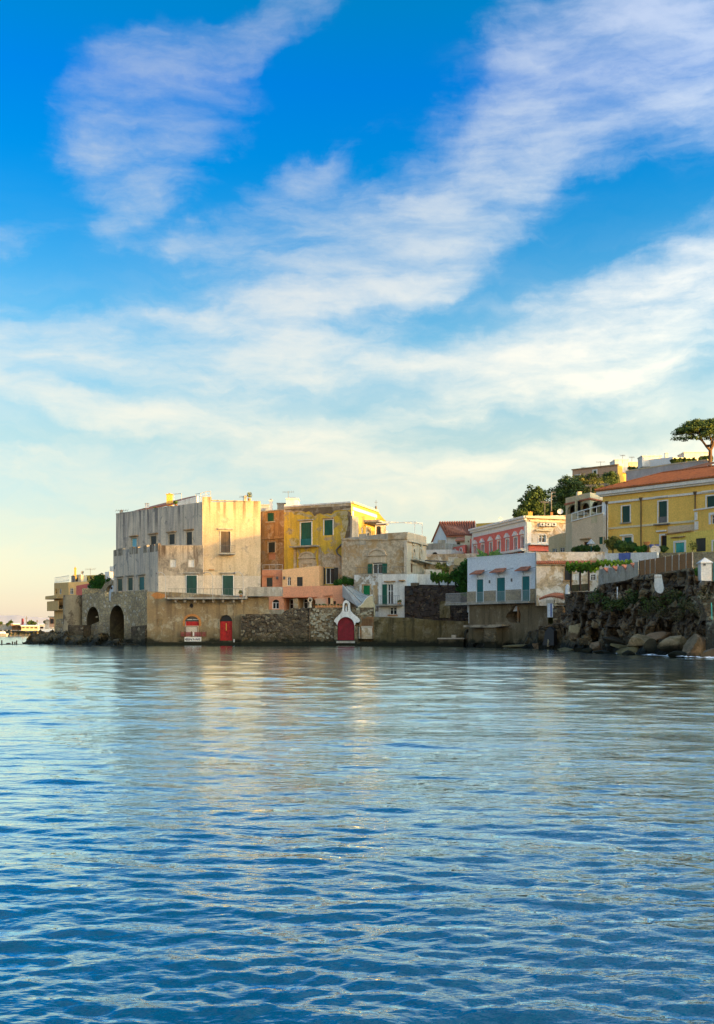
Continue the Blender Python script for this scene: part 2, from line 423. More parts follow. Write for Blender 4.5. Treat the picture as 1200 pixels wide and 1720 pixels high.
class Wall:                       # a vertical plane seen between two photo columns
    def __init__(s, a, b):
        s.a = Vector(a); s.b = Vector(b); d = s.b - s.a; s.L = d.length; s.d = d / s.L
        s.n = Vector((s.d.y, -s.d.x))
    @classmethod
    def px(c, x0, Y0, x1, Y1): return c(((x0 - 600) / FOC * Y0, Y0), ((x1 - 600) / FOC * Y1, Y1))
    def u(s, px):
        k = (px - 600) / FOC          # ray (k,1)*t ; a + d*u = (k t, t)
        return (k * s.a.y - s.a.x) / (s.d.x - k * s.d.y)
    def uz(s, px, py):
        u = s.u(px); Y = s.a.y + s.d.y * u
        return u, CAM_H + (HOR - py) / FOC * Y
    def pt(s, u, z, o=0.0):
        return Vector((s.a.x + s.d.x * u + s.n.x * o, s.a.y + s.d.y * u + s.n.y * o, z))
    def rect(s, x0, y0, x1, y1):
        xm = (x0 + x1) / 2
        return s.u(x0), s.uz(xm, y1)[1], s.u(x1), s.uz(xm, y0)[1]        # u0,z0,u1,z1
    def box(s, mb, u0, u1, z0, z1, o0, o1, m, z0b=None, z1b=None):
        z0b = z0 if z0b is None else z0b; z1b = z1 if z1b is None else z1b
        mb.hexa([s.pt(u0, z0, o1), s.pt(u1, z0b, o1), s.pt(u1, z1b, o1), s.pt(u0, z1, o1)],
                [s.pt(u0, z0, o0), s.pt(u1, z0b, o0), s.pt(u1, z1b, o0), s.pt(u0, z1, o0)], m)
    def prism(s, mb, poly, o0, o1, m):
        n = len(poly); F = [s.pt(u, z, o1) for u, z in poly]; B = [s.pt(u, z, o0) for u, z in poly]
        for t in tessellate_polygon([[Vector((u, z, 0)) for u, z in poly]]):
            mb.face([F[i] for i in t], m); mb.face([B[i] for i in reversed(t)], m)
        for i in range(n):
            j = (i + 1) % n; mb.face([F[j], F[i], B[i], B[j]], m)
def arch_poly(u0, z0, u1, z1, rise=None, n=10):
    r = (u1 - u0) / 2; rise = r if rise is None else rise; zs = z1 - rise; c = (u0 + u1) / 2
    return [(u0, z0), (u1, z0)] + [(c + r * math.cos(math.pi * i / n), zs + rise * math.sin(math.pi * i / n)) for i in range(n + 1)]
def inside(p, poly):
    c = False; x, y = p
    for i in range(len(poly)):
        (x0, y0), (x1, y1) = poly[i], poly[i - 1]
        if (y0 > y) != (y1 > y) and x < (x1 - x0) * (y - y0) / (y1 - y0) + x0: c = not c
    return c
def tri_holes(loops):
    pts = []; ed = []
    for l in loops:
        i = len(pts); pts += [Vector((a, b)) for a, b in l]; ed += [(i + k, i + (k + 1) % len(l)) for k in range(len(l))]
    vo, _, fo = delaunay_2d_cdt(pts, ed, [], 0, 1e-5)[:3]
    for t in fo:
        tri = [(vo[i].x, vo[i].y) for i in t]; c = (sum(p[0] for p in tri) / 3, sum(p[1] for p in tri) / 3)
        if inside(c, loops[0]) and not any(inside(c, h) for h in loops[1:]): yield tri
def facade(mb, W, outline, holes, m, depth=.3, off=0.0):
    for tri in tri_holes([outline] + [h[0] for h in holes]):
        mb.face([W.pt(u, z, off) for u, z in tri], m)
    for h in holes:
        poly, dp = h[0], h[1] or depth; rm = h[2] if len(h) > 2 else m
        for i in range(len(poly)):
            a, b = poly[i], poly[(i + 1) % len(poly)]
            mb.face([W.pt(*a, off), W.pt(*b, off), W.pt(*b, off - dp), W.pt(*a, off - dp)], rm)

class House:
    """corners: (photo column, depth, photo row of the wall top); facade i runs from corner i to i+1"""
    def __init__(s, name, label, cat, corners, z0, mats, roof=None, back=None, group=None):
        s.c = []
        for c in corners:
            p = Vector(c) if isinstance(c, Vector) else P(*c); s.c.append(p)
        if back:                                   # close the plan with a depth behind
            a, b = s.c[0], s.c[-1]; d = Vector((b.x - a.x, b.y - a.y, 0)).normalized(); bn = Vector((-d.y, d.x, 0)) if len(s.c) == 2 else Vector((a.x, a.y, 0)).normalized()
            s.c += [b + bn * back, a + bn * back]
        s.n = len(s.c); s.z0 = z0; s.mats = mats; s.roof = roof or M_CONC
        s.W = [Wall((s.c[i].x, s.c[i].y), (s.c[(i + 1) % s.n].x, s.c[(i + 1) % s.n].y)) for i in range(s.n)]
        s.h = [[] for _ in range(s.n)]
        cen = sum((Vector((c.x, c.y, 0)) for c in s.c), Vector()) / s.n
        s.root = thing(name, label, cat, (cen.x, cen.y, z0), group) if isinstance(name, str) else name
    def finish(s, parapet=0.0):
        g = {}
        for i in range(s.n):
            m = s.mats[min(i, len(s.mats) - 1)]
            mb = g.setdefault(m.name, MB()); j = (i + 1) % s.n
            facade(mb, s.W[i], [(0, s.z0), (s.W[i].L, s.z0), (s.W[i].L, s.c[j].z), (0, s.c[i].z)], s.h[i], m)
        for mb in g.values(): mb.build('wall', s.root)
        mb = MB(); cap = [Vector((c.x, c.y, c.z - .002)) for c in s.c]
        for t in tessellate_polygon([[Vector((c.x, c.y, 0)) for c in cap]]): mb.face([cap[k] for k in t], s.roof)
        mb.build('roof', s.root)
        return s
    def win(s, i, x0, y0, x1, y1, kind='shut', m=None, sur=None, sw=.14, arch=False, lintel=None, sill=None, depth=.25, name='window', rise=None, hole=True, off=0.0):
        W = s.W[i]; u0, z0, u1, z1 = W.rect(x0, y0, x1, y1)
        u0, u1 = min(u0, u1), max(u0, u1)
        if hole: s.h[i].append((arch_poly(u0, z0, u1, z1, rise) if arch else [(u0, z0), (u1, z0), (u1, z1), (u0, z1)], depth))
        return opening(s.root, W, u0, z0, u1, z1, kind, m, sur, sw, arch, lintel, sill, depth, name, rise, off)

def opening(root, W, u0, z0, u1, z1, kind, m=None, sur=None, sw=.14, arch=False, lintel=None, sill=None, depth=.25, name='window', rise=None, off=0.0):
    mb = MB(); w = u1 - u0; D = off - depth
    t = min(.07, w * .09)
    fm = m if kind in ('shut', 'door') else M_FRAMEW
    if kind == 'dark': fm = M_WOOD
    if kind == 'door': fm = M_WOOD
    for a, b, c, d in ((u0, u0 + t, z0, z1), (u1 - t, u1, z0, z1), (u0 + t, u1 - t, z1 - t, z1), (u0 + t, u1 - t, z0, z0 + t)):
        if arch and c > z0 + .5 * (z1 - z0): continue
        if arch: d = min(d, z1 - (rise if rise is not None else w / 2))
        W.box(mb, a, b, c, d, D + .01, D + .12, fm)
    if sur:
        for a, b, c, d in ((u0 - sw, u0, z0, z1 + sw), (u1, u1 + sw, z0, z1 + sw), (u0, u1, z1, z1 + sw)):
            if arch and c > z0 + .5 * (z1 - z0): continue
            if arch: d = z1 - (rise if rise is not None else w / 2)
            W.box(mb, a, b, c, d, off + .002, off + .07, sur)
        if arch:
            rr = rise if rise is not None else w / 2; c = (u0 + u1) / 2; zs = z1 - rr; n = 8
            for k in range(n):
                t0, t1 = math.pi * k / n, math.pi * (k + 1) / n
                q = [(c + (w / 2 + e) * math.cos(tt), zs + (rr + e) * math.sin(tt)) for tt, e in ((t0, 0), (t0, sw), (t1, sw), (t1, 0))]
                mb.hexa([W.pt(*p, off + .07) for p in q], [W.pt(*p, off + .002) for p in q], sur)
    if sill: W.box(mb, u0 - .18, u1 + .18, z0 - .14, z0, off + .003, off + .22, sill)
    if lintel: W.box(mb, u0 - .35, u1 + .35, z1 + .25, z1 + .40, off + .003, off + .32, lintel)
    ob = mb.build(name, root)
    # glazing or dark interior behind, leaves in front
    def slab(nm, a, b, c, d, o0, o1, mm):
        q = MB(); W.box(q, a, b, c, d, o0, o1, mm); return q.build(nm, ob)
    full = MB()
    if arch: W.prism(full, arch_poly(u0, z0, u1, z1, rise), D - .06, D - .03, M_DARK if kind in ('dark', 'door') else M_GLASS)
    else: W.box(full, u0 - .02, u1 + .02, z0 - .02, z1 + .02, D - .06, D - .03, M_DARK if kind == 'dark' else M_GLASS)
    full.build('pane', ob)
    g = .012; c = (u0 + u1) / 2
    if kind == 'shut':
        slab('shutter', u0 + t * .5, c - g, z0 + t * .5, z1 - t * .5, D + .13, D + .18, m)
        slab('shutter', c + g, u1 - t * .5, z0 + t * .5, z1 - t * .5, D + .13, D + .18, m)
    elif kind == 'door':
        q = MB(); poly = arch_poly(u0 + t, z0 + .03, u1 - t, z1 - t, (rise - t if rise else None)) if arch else [(u0 + t, z0), (u1 - t, z0), (u1 - t, z1 - t), (u0 + t, z1 - t)]
        W.prism(q, poly, D + .03, D + .08, m); q.build('leaf', ob)
    elif kind == 'glass':
        q = MB(); W.box(q, c - t * .6, c + t * .6, z0 + t, z1 - t - ((rise or w / 2) if arch else 0), D + .02, D + .1, M_FRAMEW)
        zz = z0 + (z1 - z0) * .66
        W.box(q, u0 + t, c - t * .6, zz - t * .4, zz + t * .4, D + .02, D + .09, M_FRAMEW); W.box(q, c + t * .6, u1 - t, zz - t * .4, zz + t * .4, D + .02, D + .09, M_FRAMEW)
        q.build('glazing_bar', ob)
    elif kind == 'open':
        q = MB(); W.box(q, c - t * .5, c + t * .5, z0 + t, z1 - t, D + .02, D + .1, M_FRAMEW); q.build('glazing_bar', ob)
        slab('shutter', u0 - w * .48, u0 - .02, z0, z1, off + .01, off + .07, m)
        slab('shutter', u1 + .02, u1 + w * .48, z0, z1, off + .01, off + .07, m)
    return ob

def rail(root, W, u0, u1, z0, z1, o, m=None, step=.35, r=.02, name='railing', dz=0.0):
    m = m or M_IRON; mb = MB(); n = max(2, int(abs(u1 - u0) / step))
    for k in range(n + 1):
        u = u0 + (u1 - u0) * k / n; e = dz * k / n
        mb.bar(W.pt(u, z0 + e, o), W.pt(u, z1 + e, o), r, m, 4)
    for z in (z0 + .08, z1): mb.bar(W.pt(u0, z, o), W.pt(u1, z + dz, o), r * 1.4, m, 4)
    return mb.build(name, root)
def wbox(name, root, W, x0, y0, x1, y1, o0, o1, m):
    u0, z0, u1, z1 = W.rect(x0, y0, x1, y1); mb = MB(); W.box(mb, u0, u1, z0, z1, o0, o1, m)
    return mb.build(name, root)
# ------------------------------------------------------------------ sea
def build_sea():
    rows, cols = 1150, 620
    r = 2.2 * np.exp(np.linspace(0, math.log(620 / 2.2), rows))
    th = np.linspace(-rad(26), rad(26), cols)
    X = r[:, None] * np.sin(th)[None]; Y = r[:, None] * np.cos(th)[None]
    sp = np.maximum(np.gradient(r)[:, None], r[:, None] * (th[1] - th[0]))
    rng = np.random.RandomState(5)
    Z = np.zeros_like(X)
    # slow patches where the breeze ruffles the water more or less
    patch = np.zeros_like(X)
    for k in range(7):
        kx, ky = rng.uniform(-.10, .10), rng.uniform(.03, .22); patch += np.sin(kx * X + ky * Y + rng.uniform(0, 6.28))
    patch = np.clip(1 + .16 * patch, .5, 1.6)
    yy = Y + .25 * X + 3.0 * np.sin(X * .13 + 1.0)
    lee = 1 - .42 * np.clip((yy - 19) / 12, 0, 1) - .05 * np.clip((yy - 40) / 60, 0, 1)          # calmer water in the lee of the town
    N = 110
    lam = np.exp(np.linspace(math.log(.045), math.log(8.0), N))
    far = np.clip((r - 14) / 45, 0, 1)[:, None]          # outside the shelter of the near shore the chop is longer
    for i, l in enumerate(lam):
        k = 2 * math.pi / l
        cross = rng.uniform() < .28
        a = rng.normal(rad(-42), rad(14)) if cross else rng.normal(rad(9), rad(20))
        slope = (.050 if l < .12 else .062 if l < .30 else .034 if l < .7 else .018 if l < 1.6 else .006 + .006 * far) * (.6 if cross else 1)
        ph = k * (X * math.sin(a) + Y * math.cos(a)) + rng.uniform(0, 6.28)
        ph = ph + .7 * np.sin(X * rng.uniform(.1, .35) / max(l, .4) + Y * rng.uniform(-.2, .2) / max(l, .4) + rng.uniform(0, 6))
        att = np.clip((l / sp - 2.2) / 2.5, 0, 1)
        Z += (slope / k) * att * lee * (np.sin(ph) + .30 * np.cos(2 * ph)) * (patch if l < 2 else 1)
    n = rows * cols
    co = np.empty((n + 4, 3), np.float32)
    co[:n, 0] = X.ravel(); co[:n, 1] = Y.ravel(); co[:n, 2] = Z.ravel()
    co[n:] = [(-9000, -3000, -.35), (9000, -3000, -.35), (9000, 14000, -.35), (-9000, 14000, -.35)]
    idx = np.arange(n).reshape(rows, cols)
    q = np.stack([idx[:-1, :-1], idx[:-1, 1:], idx[1:, 1:], idx[1:, :-1]], -1).reshape(-1, 4)
    q = np.vstack([q, [[n, n + 1, n + 2, n + 3]]])
    me = bpy.data.meshes.new('sea')
    me.vertices.add(n + 4); me.vertices.foreach_set('co', co.ravel())
    me.loops.add(q.size); me.loops.foreach_set('vertex_index', q.ravel().astype(np.int32))
    me.polygons.add(len(q)); me.polygons.foreach_set('loop_start', np.arange(0, q.size, 4, dtype=np.int32))
    me.polygons.foreach_set('use_smooth', np.ones(len(q), bool))
    me.update(calc_edges=True); me.validate()
    m, nt, b = new_mat('sea water')
    p = coords(nt)
    n1 = nt.noise(nt.mapping(p, scale=(1.0, 2.0, 1)), 9.0, 3, .6)
    n2 = nt.noise(nt.mapping(p, scale=(.8, 1.7, 1)), 2.2, 4, .6)
    hh = nt.math('ADD', nt.math('ADD', nt.math('MULTIPLY', n1, .20), n2), nt.math('MULTIPLY', nt.noise(nt.mapping(p, scale=(.7, 1.5, 1), rot=(0, 0, .2)), .8, 3, .6), .9))
    lee = nt.ramp(nt.sep(p)[1], 16, 38, 1.0, .50)
    nt.put(b.inputs['Base Color'], (.0, .085, .15))
    b.inputs['Roughness'].default_value = .5
    b.inputs['Specular IOR Level'].default_value = 0
    bump(nt, b, nt.math('MULTIPLY', hh, lee), .48, .05)
    nrm = b.inputs['Normal'].links[0].from_socket
    fr = nt.node('ShaderNodeFresnel'); fr.inputs['IOR'].default_value = 1.5; nt.l.new(nrm, fr.inputs['Normal'])
    gl = nt.node('ShaderNodeBsdfGlossy'); nt.put(gl.inputs['Color'], (.80, .96, 1.0)); nt.l.new(nrm, gl.inputs['Normal'])
    nt.put(gl.inputs['Roughness'], nt.ramp(nt.sep(p)[1], 12, 60, .03, .11))
    mx = nt.node('ShaderNodeMixShader'); nt.put(mx.inputs[0], nt.math('MULTIPLY', fr.outputs[0], 1.9, clamp=True))
    nt.l.new(b.outputs[0], mx.inputs[1]); nt.l.new(gl.outputs[0], mx.inputs[2])
    nt.l.new(mx.outputs[0], nt.n['Material Output'].inputs['Surface'])
    me.materials.append(m)
    o = bpy.data.objects.new('sea', me); COL.objects.link(o); tag(o, kind='structure')
build_sea()

# ------------------------------------------------------------------ land
M_EARTH = plaster('dry earth and scrub', (.16, .13, .07), (.06, .07, .02), (.08, .10, .03), .45, .2)
M_ROCKB = stone('brown shore rock', (.13, .095, .055), (.22, .16, .09), (.05, .035, .02), .6, True, (1, 1, 1.6), None, 1.0)
M_BOULD = plaster('warm tan boulder', (.62, .45, .26), (.26, .19, .09), (.42, .31, .16), .42, .5, .8)  # warm tan is the rock's own tone
M_BOULDD = plaster('wet black boulder', (.06, .05, .045), (.02, .02, .02), (.10, .09, .06), .4, .3, .8)
for mm in (M_BOULD, M_BOULDD):
    nt_ = NT(mm.node_tree); b_ = nt_.n['Principled BSDF']; src = b_.inputs['Base Color'].links[0].from_socket
    nt_.put(b_.inputs['Base Color'], tide(nt_, src, coords(nt_)))
M_HAZYHILL = flat('far hills paled for haze', (.46, .46, .46), 1, .1, .002, bmp=0)  # haze over the distance is put into this pale base colour
CTRL = [(-35, 156, 3.2), (-24, 152, 3.6), (0, 150, 3.6), (6, 141, 3.0), (14, 131, 4.5), (17, 150, 6), (20, 163, 8), (24, 122, 8.8), (30, 119, 9.4), (38, 106, 9.6), (44, 98, 9.6), (30, 137, 10),
        (41, 132, 13), (46, 178, 24), (40, 196, 24), (31, 205, 19), (60, 130, 19), (50, 152, 21), (62, 200, 27), (15, 190, 7), (0, 200, 5), (-30, 200, 4), (27, 175, 14), (80, 100, 18), (80, 200, 30), (110, 150, 30)]
def ground(x, y):
    sw = sz = 0
    for cx, cy, cz in CTRL:
        w = 1 / ((x - cx) ** 2 + (y - cy) ** 2 + 4) ** 1.6; sw += w; sz += w * cz
    return sz / sw
SHORE = [(-36.5, 151), (-28, 141.5), (2, 139.5), (5, 134.5), (12.5, 131.5), (15.5, 125.5), (18.6, 118.2), (21, 115.2), (24.0, 112), (30, 109), (36, 105.5), (70, 92), (140, 80)]
def shore_y(x):
    for (x0, y0), (x1, y1) in zip(SHORE, SHORE[1:]):
        if x0 <= x <= x1: return y0 + (y1 - y0) * (x - x0) / (x1 - x0)
    return 999
def build_land():
    mb = MB(); xs = np.arange(-36.5, 140, 2.0); nrow = 60; v = []; 
    for x in xs:
        y0 = shore_y(float(x)) + 1.6; y1 = 230
        for k in range(nrow):
            y = y0 + (y1 - y0) * k / (nrow - 1); z = ground(x, y) if k else -1.0
            v.append((float(x), y, z + (mnoise.noise(Vector((x * .15, y * .15, 0))) * .6 if k > 1 else 0)))
    f = []
    for i in range(len(xs) - 1):
        for k in range(nrow - 1):
            a = i * nrow + k; f.append((a, a + nrow, a + nrow + 1, a + 1))
    mb.v = v; mb.f = f; mb.mi(M_EARTH); mb.m = [0] * len(f)
    tag(mb.build('hillside', smooth=True), kind='structure')
build_land()

# the high shore across the bay, to the west, that already shades the lower part of the town
def build_ridge():
    s = Vector((sun_vec.x, sun_vec.y)).normalized(); t = Vector((-s.y, s.x)); mb = MB(); v = []; f = []
    na, nb = 61, 26
    for i in range(na):
        a = -420 + 920 * i / (na - 1)           # along the ridge
        for k in range(nb):
            d = 250 + 420 * k / (nb - 1)        # away from the town
            prof = math.sin(math.pi * min(1, k / (nb - 1))) ** .8
            crest = RIDGE_H * min(1, max(0, (a + 420) / 120)) * min(1, max(0, (500 - a) / 70))
            z = crest * prof * 1.0 + 1.2 * mnoise.fractal(Vector((a * .02, d * .02, 3)), .8, 2.1, 5) * prof - .6
            p = s * d + t * a; v.append((p.x, p.y, z))
    for i in range(na - 1):
        for k in range(nb - 1):
            q = i * nb + k; f.append((q, q + nb, q + nb + 1, q + 1))
    mb.v = v; mb.f = f; mb.mi(M_EARTH); mb.m = [0] * len(f)
    tag(mb.build('hills', smooth=True), kind='structure')
RIDGE_H = 13.3 + math.tan(rad(SUN_EL)) * 540
build_ridge()

def rock_mesh(rx, ry, rz, seed, sub=3, rough=.17, flatn=8):
    bm = bmesh.new(); bmesh.ops.create_icosphere(bm, subdivisions=sub, radius=1)
    rr = random.Random(seed); pl = []
    for _ in range(flatn):
        n = Vector((rr.gauss(0, 1), rr.gauss(0, 1), rr.gauss(0, 1))).normalized(); pl.append((n, rr.uniform(.30, .56)))
    for v in bm.verts:
        c = v.co.copy()
        for n, d in pl:
            e = c.dot(n)
            if e > d: c -= n * (e - d) * .985
        c *= 1 + rough * .5 * mnoise.fractal(c * 1.3 + Vector((seed, 0, 0)), .9, 2.1, 4) + rough * .12 * mnoise.noise(c * 6)
        v.co = Vector((c.x * rx, c.y * ry, c.z * rz))
    me = bpy.data.meshes.new('boulder'); bm.to_mesh(me); bm.free()
    return me
def boulder(px, py, Y, wpx, hpx, m, label, seed, rot=0, tilt=0, depth=1.0, group='boulders at the foot of the cliff'):
    s = Y / FOC; me = rock_mesh(wpx / 2 * s * 1.5, wpx / 2 * s * depth, hpx / 2 * s * 1.6, seed)
    me.materials.append(m)
    o = bpy.data.objects.new('boulder', me); COL.objects.link(o); o.location = P(px, py, Y)
    o.rotation_euler = (0, rad(tilt), rad(rot))
    return tag(o, label, 'boulder', group)

def relief(name, parent, W, poly_top, zb, m, nu=None, amp=.35, lean=0.0, sc_=1.0, seed=0, nz=None, label=None, smooth=False, oct_=5, holes=()):
    """a rough masonry or rock face: grid with real relief, plus top and back"""
    mb = MB(); nu = nu or max(8, int(W.L / .35)); v = []
    def top(u):
        for (u0, z0), (u1, z1) in zip(poly_top, poly_top[1:]):
            if u0 <= u <= u1: return z0 + (z1 - z0) * (u - u0) / max(1e-6, u1 - u0)
        return poly_top[-1][1]
    hm = max(z for _, z in poly_top) - zb; nz = nz or max(6, int(hm / .35))
    for i in range(nu + 1):
        u = W.L * i / nu; zt = top(u)
        for k in range(nz + 1):
            t = k / nz; z = zb + (zt - zb) * t; p = W.pt(u, z, 0)
            a = amp * mnoise.fractal(p * sc_ * .5 + Vector((seed, 0, 0)), .8, 2.1, oct_)
            a += amp * .55 * (mnoise.cell(Vector((p.x * 1.1 * sc_, p.y * 1.1 * sc_, p.z * 1.7 * sc_))))
            edge = min(1, i / 2, (nu - i) / 2) if i in (0, nu) else 1
            q = W.pt(u, z, (a - amp * .4) * edge + lean * (1 - t)); v.append(tuple(q))
        q = W.pt(u, zt, -2.5); v.append(tuple(q))
    st = nz + 2; f = []
    for i in range(nu):
        for k in range(nz + 1):
            a = i * st + k; f.append((a, a + st, a + st + 1, a + 1))
    mb.v = v; mb.f = f; mb.mi(m); mb.m = [0] * len(f)
    return mb.build(name, parent, smooth=smooth)

def stones(name, parent, W, u0, u1, z0, z1, m, n, seed, smin=.18, smax=.4, top=None):
    """individual stones standing proud of a rubble wall; too small to pick apart one by one"""
    rr = random.Random(seed); mb = MB()
    for _ in range(n):
        u = rr.uniform(u0, u1); z = rr.uniform(z0, top(u) if top else z1); a = rr.uniform(smin, smax); b = a * rr.uniform(.5, .8)
        o = rr.uniform(.04, .13); j = lambda: rr.uniform(-.04, .04)
        pf = [(u - a / 2 + j(), z - b / 2 + j()), (u + a / 2 + j(), z - b / 2 + j()), (u + a / 2 + j(), z + b / 2 + j()), (u - a / 2 + j(), z + b / 2 + j())]
        pb = [(u - a * .6, z - b * .6), (u + a * .6, z - b * .6), (u + a * .6, z + b * .6), (u - a * .6, z + b * .6)]
        mb.hexa([W.pt(*p, o) for p in pf], [W.pt(*p, -.1) for p in pb], m)
    return tag(mb.build(name, parent), kind='stuff')

def leaves(mb, c, r, n, m, size, rr, squash=1.0, shell=.55, up=.3):
    """leaf clumps through one lobe of a crown"""
    for _ in range(n):
        d = Vector((rr.gauss(0, 1), rr.gauss(0, 1), rr.gauss(0, 1))).normalized()
        k = (shell + (1 - shell) * rr.random()) if rr.random() < .8 else rr.random()
        p = Vector((c[0] + d.x * r * k, c[1] + d.y * r * k, c[2] + d.z * r * k * squash))
        nn = (d + Vector((rr.uniform(-.8, .8), rr.uniform(-.8, .8), rr.uniform(-.5, .8) + up))).normalized()
        t = nn.orthogonal().normalized(); b = nn.cross(t); a = rr.uniform(0, 6.28); t, b = t * math.cos(a) + b * math.sin(a), b * math.cos(a) - t * math.sin(a)
        s = size * rr.uniform(.5, 1.3)
        mb.face([p - t * s, p - b * s * .6, p + t * s, p + b * s * .6], m)
def tree(name, label, base, lobes, mleaf, mbark, trunk_r, n=900, size=.22, seed=1, squash=.8, group=None, cat='tree', limbs=True):
    rr = random.Random(seed); base = Vector(base); t = thing(name, label, cat, base, group)
    top = sum((Vector(l[:3]) for l in lobes), Vector()) / len(lobes)
    mb = MB(); fork = base + (Vector((top.x, top.y, base.z)) - base) * .5; fork.z = base.z + (top.z - base.z) * .55
    mb.bar(base - Vector((0, 0, .4)), fork, trunk_r, mbark, 7, trunk_r * .7)
    for l in lobes: mb.bar(fork, Vector(l[:3]), trunk_r * .45, mbark, 5, trunk_r * .12)
    mb.build('trunk', t)
    mb = MB(); tot = sum(l[3] ** 2 for l in lobes)
    for l in lobes:
        leaves(mb, l[:3], l[3], int(n * l[3] ** 2 / tot), mleaf, size, rr, squash)
        for _ in range(5):        # smaller tufts break the outline
            d = Vector((rr.gauss(0, 1), rr.gauss(0, 1), abs(rr.gauss(0, .7)))).normalized() * l[3]
            leaves(mb, (l[0] + d.x, l[1] + d.y, l[2] + d.z * squash), l[3] * .33, int(n * l[3] ** 2 / tot / 14), mleaf, size, rr, squash)
    mb.build('crown', t)
    return t
M_REDW = flat('weathered red wood', (.30, .055, .05), .7, .5, 4)
M_TOWER = plaster('pitted tuff render', (.46, .35, .21), (.20, .15, .09), (.28, .20, .12), .40, .15, 1.2)
M_BROWN2 = plaster('bare brown core', (.20, .14, .08), (.12, .08, .05), (.34, .26, .17), .4, .3, 1.6)
M_CREAMP2 = plaster('sunny cream render', (.78, .66, .46), (.5, .4, .25), (.66, .48, .30), .4, .15)
M_YTILE = tiles('yellow glazed tile', (.72, .46, .04))
M_RUBBLE2 = plaster('mixed wall stones', (.36, .28, .17), (.14, .10, .07), (.52, .46, .32), .48, .1, 2.5)
M_DKSTONE2 = plaster('dark wall stones', (.13, .10, .065), (.07, .05, .03), (.30, .24, .15), .38, .1, 2.5)
M_BLOCK2 = plaster('black wall blocks', (.07, .05, .04), (.03, .02, .02), (.14, .10, .06), .4, .1, 2.5)
M_BRICKD = plaster('dull brick jamb', (.34, .17, .07), (.16, .08, .04), (.24, .20, .13), .45, .3, 1.5)
M_CONCB = plaster('blue grey concrete', (.46, .46, .44), (.26, .25, .24), None, 0, .3)
M_OCHRE = plaster('warm ochre render', (.84, .52, .20), (.5, .3, .14), None, 0, .2, mott=.2)
M_LIMEO = plaster('pale lime undercoat', (.56, .46, .26), (.34, .27, .14), (.50, .36, .08), .44, .4, 1.3)
M_CAVE = plaster('vault stone darkened for shade', (.06, .045, .025), (.02, .016, .01), (.11, .085, .04), .42, .4)  # shade inside the sea wall arches is put into this dark colour
M_CLIFF = stone('black brown cliff rock', (.10, .075, .05), (.29, .21, .12), (.07, .05, .035), .9, True, (1, 1, 1), (.34, .26, .15), 1.0)
M_TUFFL = stone('small stone cladding', (.50, .38, .20), (.34, .26, .15), (.44, .36, .24), 3.6, False, (1, 1, 1.2), None, .5)
M_BEIGE2 = plaster('warm sand render', (.74, .56, .36), (.5, .36, .24), None, 0, .15, mott=.15)
M_BLUEW2 = plaster('pale mauve render', (.60, .55, .50), (.4, .36, .32), None, 0, .2)
M_CONCT = plaster('pale concrete shelf', (.46, .37, .25), (.2, .16, .1), (.3, .24, .16), .42, .2)
M_ROOFR2 = tiles('dark rusty tile ridge', (.30, .09, .04))
M_ROOFO2 = tiles('orange tile ridge', (.36, .095, .02))
M_WOODD = flat('dark weathered wood', (.045, .03, .022), .8, .3, 4)
M_FOAM = flat('sea foam', (.85, .88, .9), .8, .1, 5, bmp=0)
M_BOULDM = plaster('mossy boulder', (.20, .165, .08), (.10, .09, .04), (.13, .11, .05), .42, .4, .9)
M_BOULDB = plaster('brown boulder', (.36, .25, .15), (.14, .10, .06), (.22, .16, .09), .42, .4, .9)
M_BOULD2 = plaster('lichen rock', (.42, .35, .20), (.18, .14, .08), (.20, .15, .09), .45, .3, 1.2)
M_EARTHB = plaster('far beach scrub', (.30, .22, .13), (.14, .12, .06), (.09, .09, .03), .48, .2, .25)
M_LEAFD2 = foliage('garden leaves', (.016, .045, .010), (.07, .12, .02))
M_LEAFH2 = foliage('hill hedge leaves', (.03, .055, .010), (.09, .12, .02))
M_LEAFO2 = foliage('dull weed leaves', (.03, .032, .012), (.10, .085, .03))
M_LEAFV2 = foliage('mid green vine leaves', (.025, .07, .006), (.10, .18, .012))
# ================================================================== grey palazzo on the point
pal = House('palazzo', 'big grey and ochre palazzo with flat roof standing on the arched sea wall', 'palazzo',
            [(195, 864, 157), (340, 843, 143), (438, 843, 144.6), (430, 843, 158), (215, 864, 172)], -.5, [M_GREY, M_CREAMW, M_GREY, M_GREY, M_GREY], M_CONC)
for (a, b, c, d, k) in ((221.8, 904.5, 230.2, 922, M_LBLUE), (253.3, 900.5, 263.3, 919.7, M_DARKSH), (283.9, 897.5, 294.1, 914.3, M_DARKSH), (313.5, 894, 323.3, 915, M_DARKSH)):
    pal.win(0, a, b, c, d, 'shut', k, lintel=M_BROWN if k else None, sur=M_ORN, sw=.1)
pal.win(1, 371.1, 892.8, 387, 927.8, 'shut', M_BRSH, sur=M_LIMEW, sw=.12, lintel=M_CONC)
W = pal.W[1]; u0, z0, u1, z1 = W.rect(368.3, 915, 394.5, 930)
q = MB(); W.box(q, u0, u1, z0 - .15, z0, .003, .9, M_CONC); bal = q.build('balcony', pal.root)
rail(bal, W, u0 + .03, u1 - .03, z0, z0 + 1.05, .86, M_IRON, .16, .018)
# raised corner pier and parapet trim
wbox('parapet_pier', pal.root, W, 340, 834.5, 355.5, 843.5, -.45, .01, M_CREAMW)
q = MB(); u0, u1 = W.u(355.6), W.u(438); zt = W.uz(400, 842.3)[1]; W.box(q, u0, u1, zt, zt + .12, -.4, .05, M_CREAMW); q.build('coping', pal.root)
W = pal.W[0]
q = MB(); W.box(q, 0, W.L * .68, W.uz(195, 864)[1], W.uz(195, 864)[1] + .14, -.4, .04, M_GREY, z0b=W.uz(290, 850)[1] - .1, z1b=W.uz(290, 850)[1] + .05); q.build('coping', pal.root)
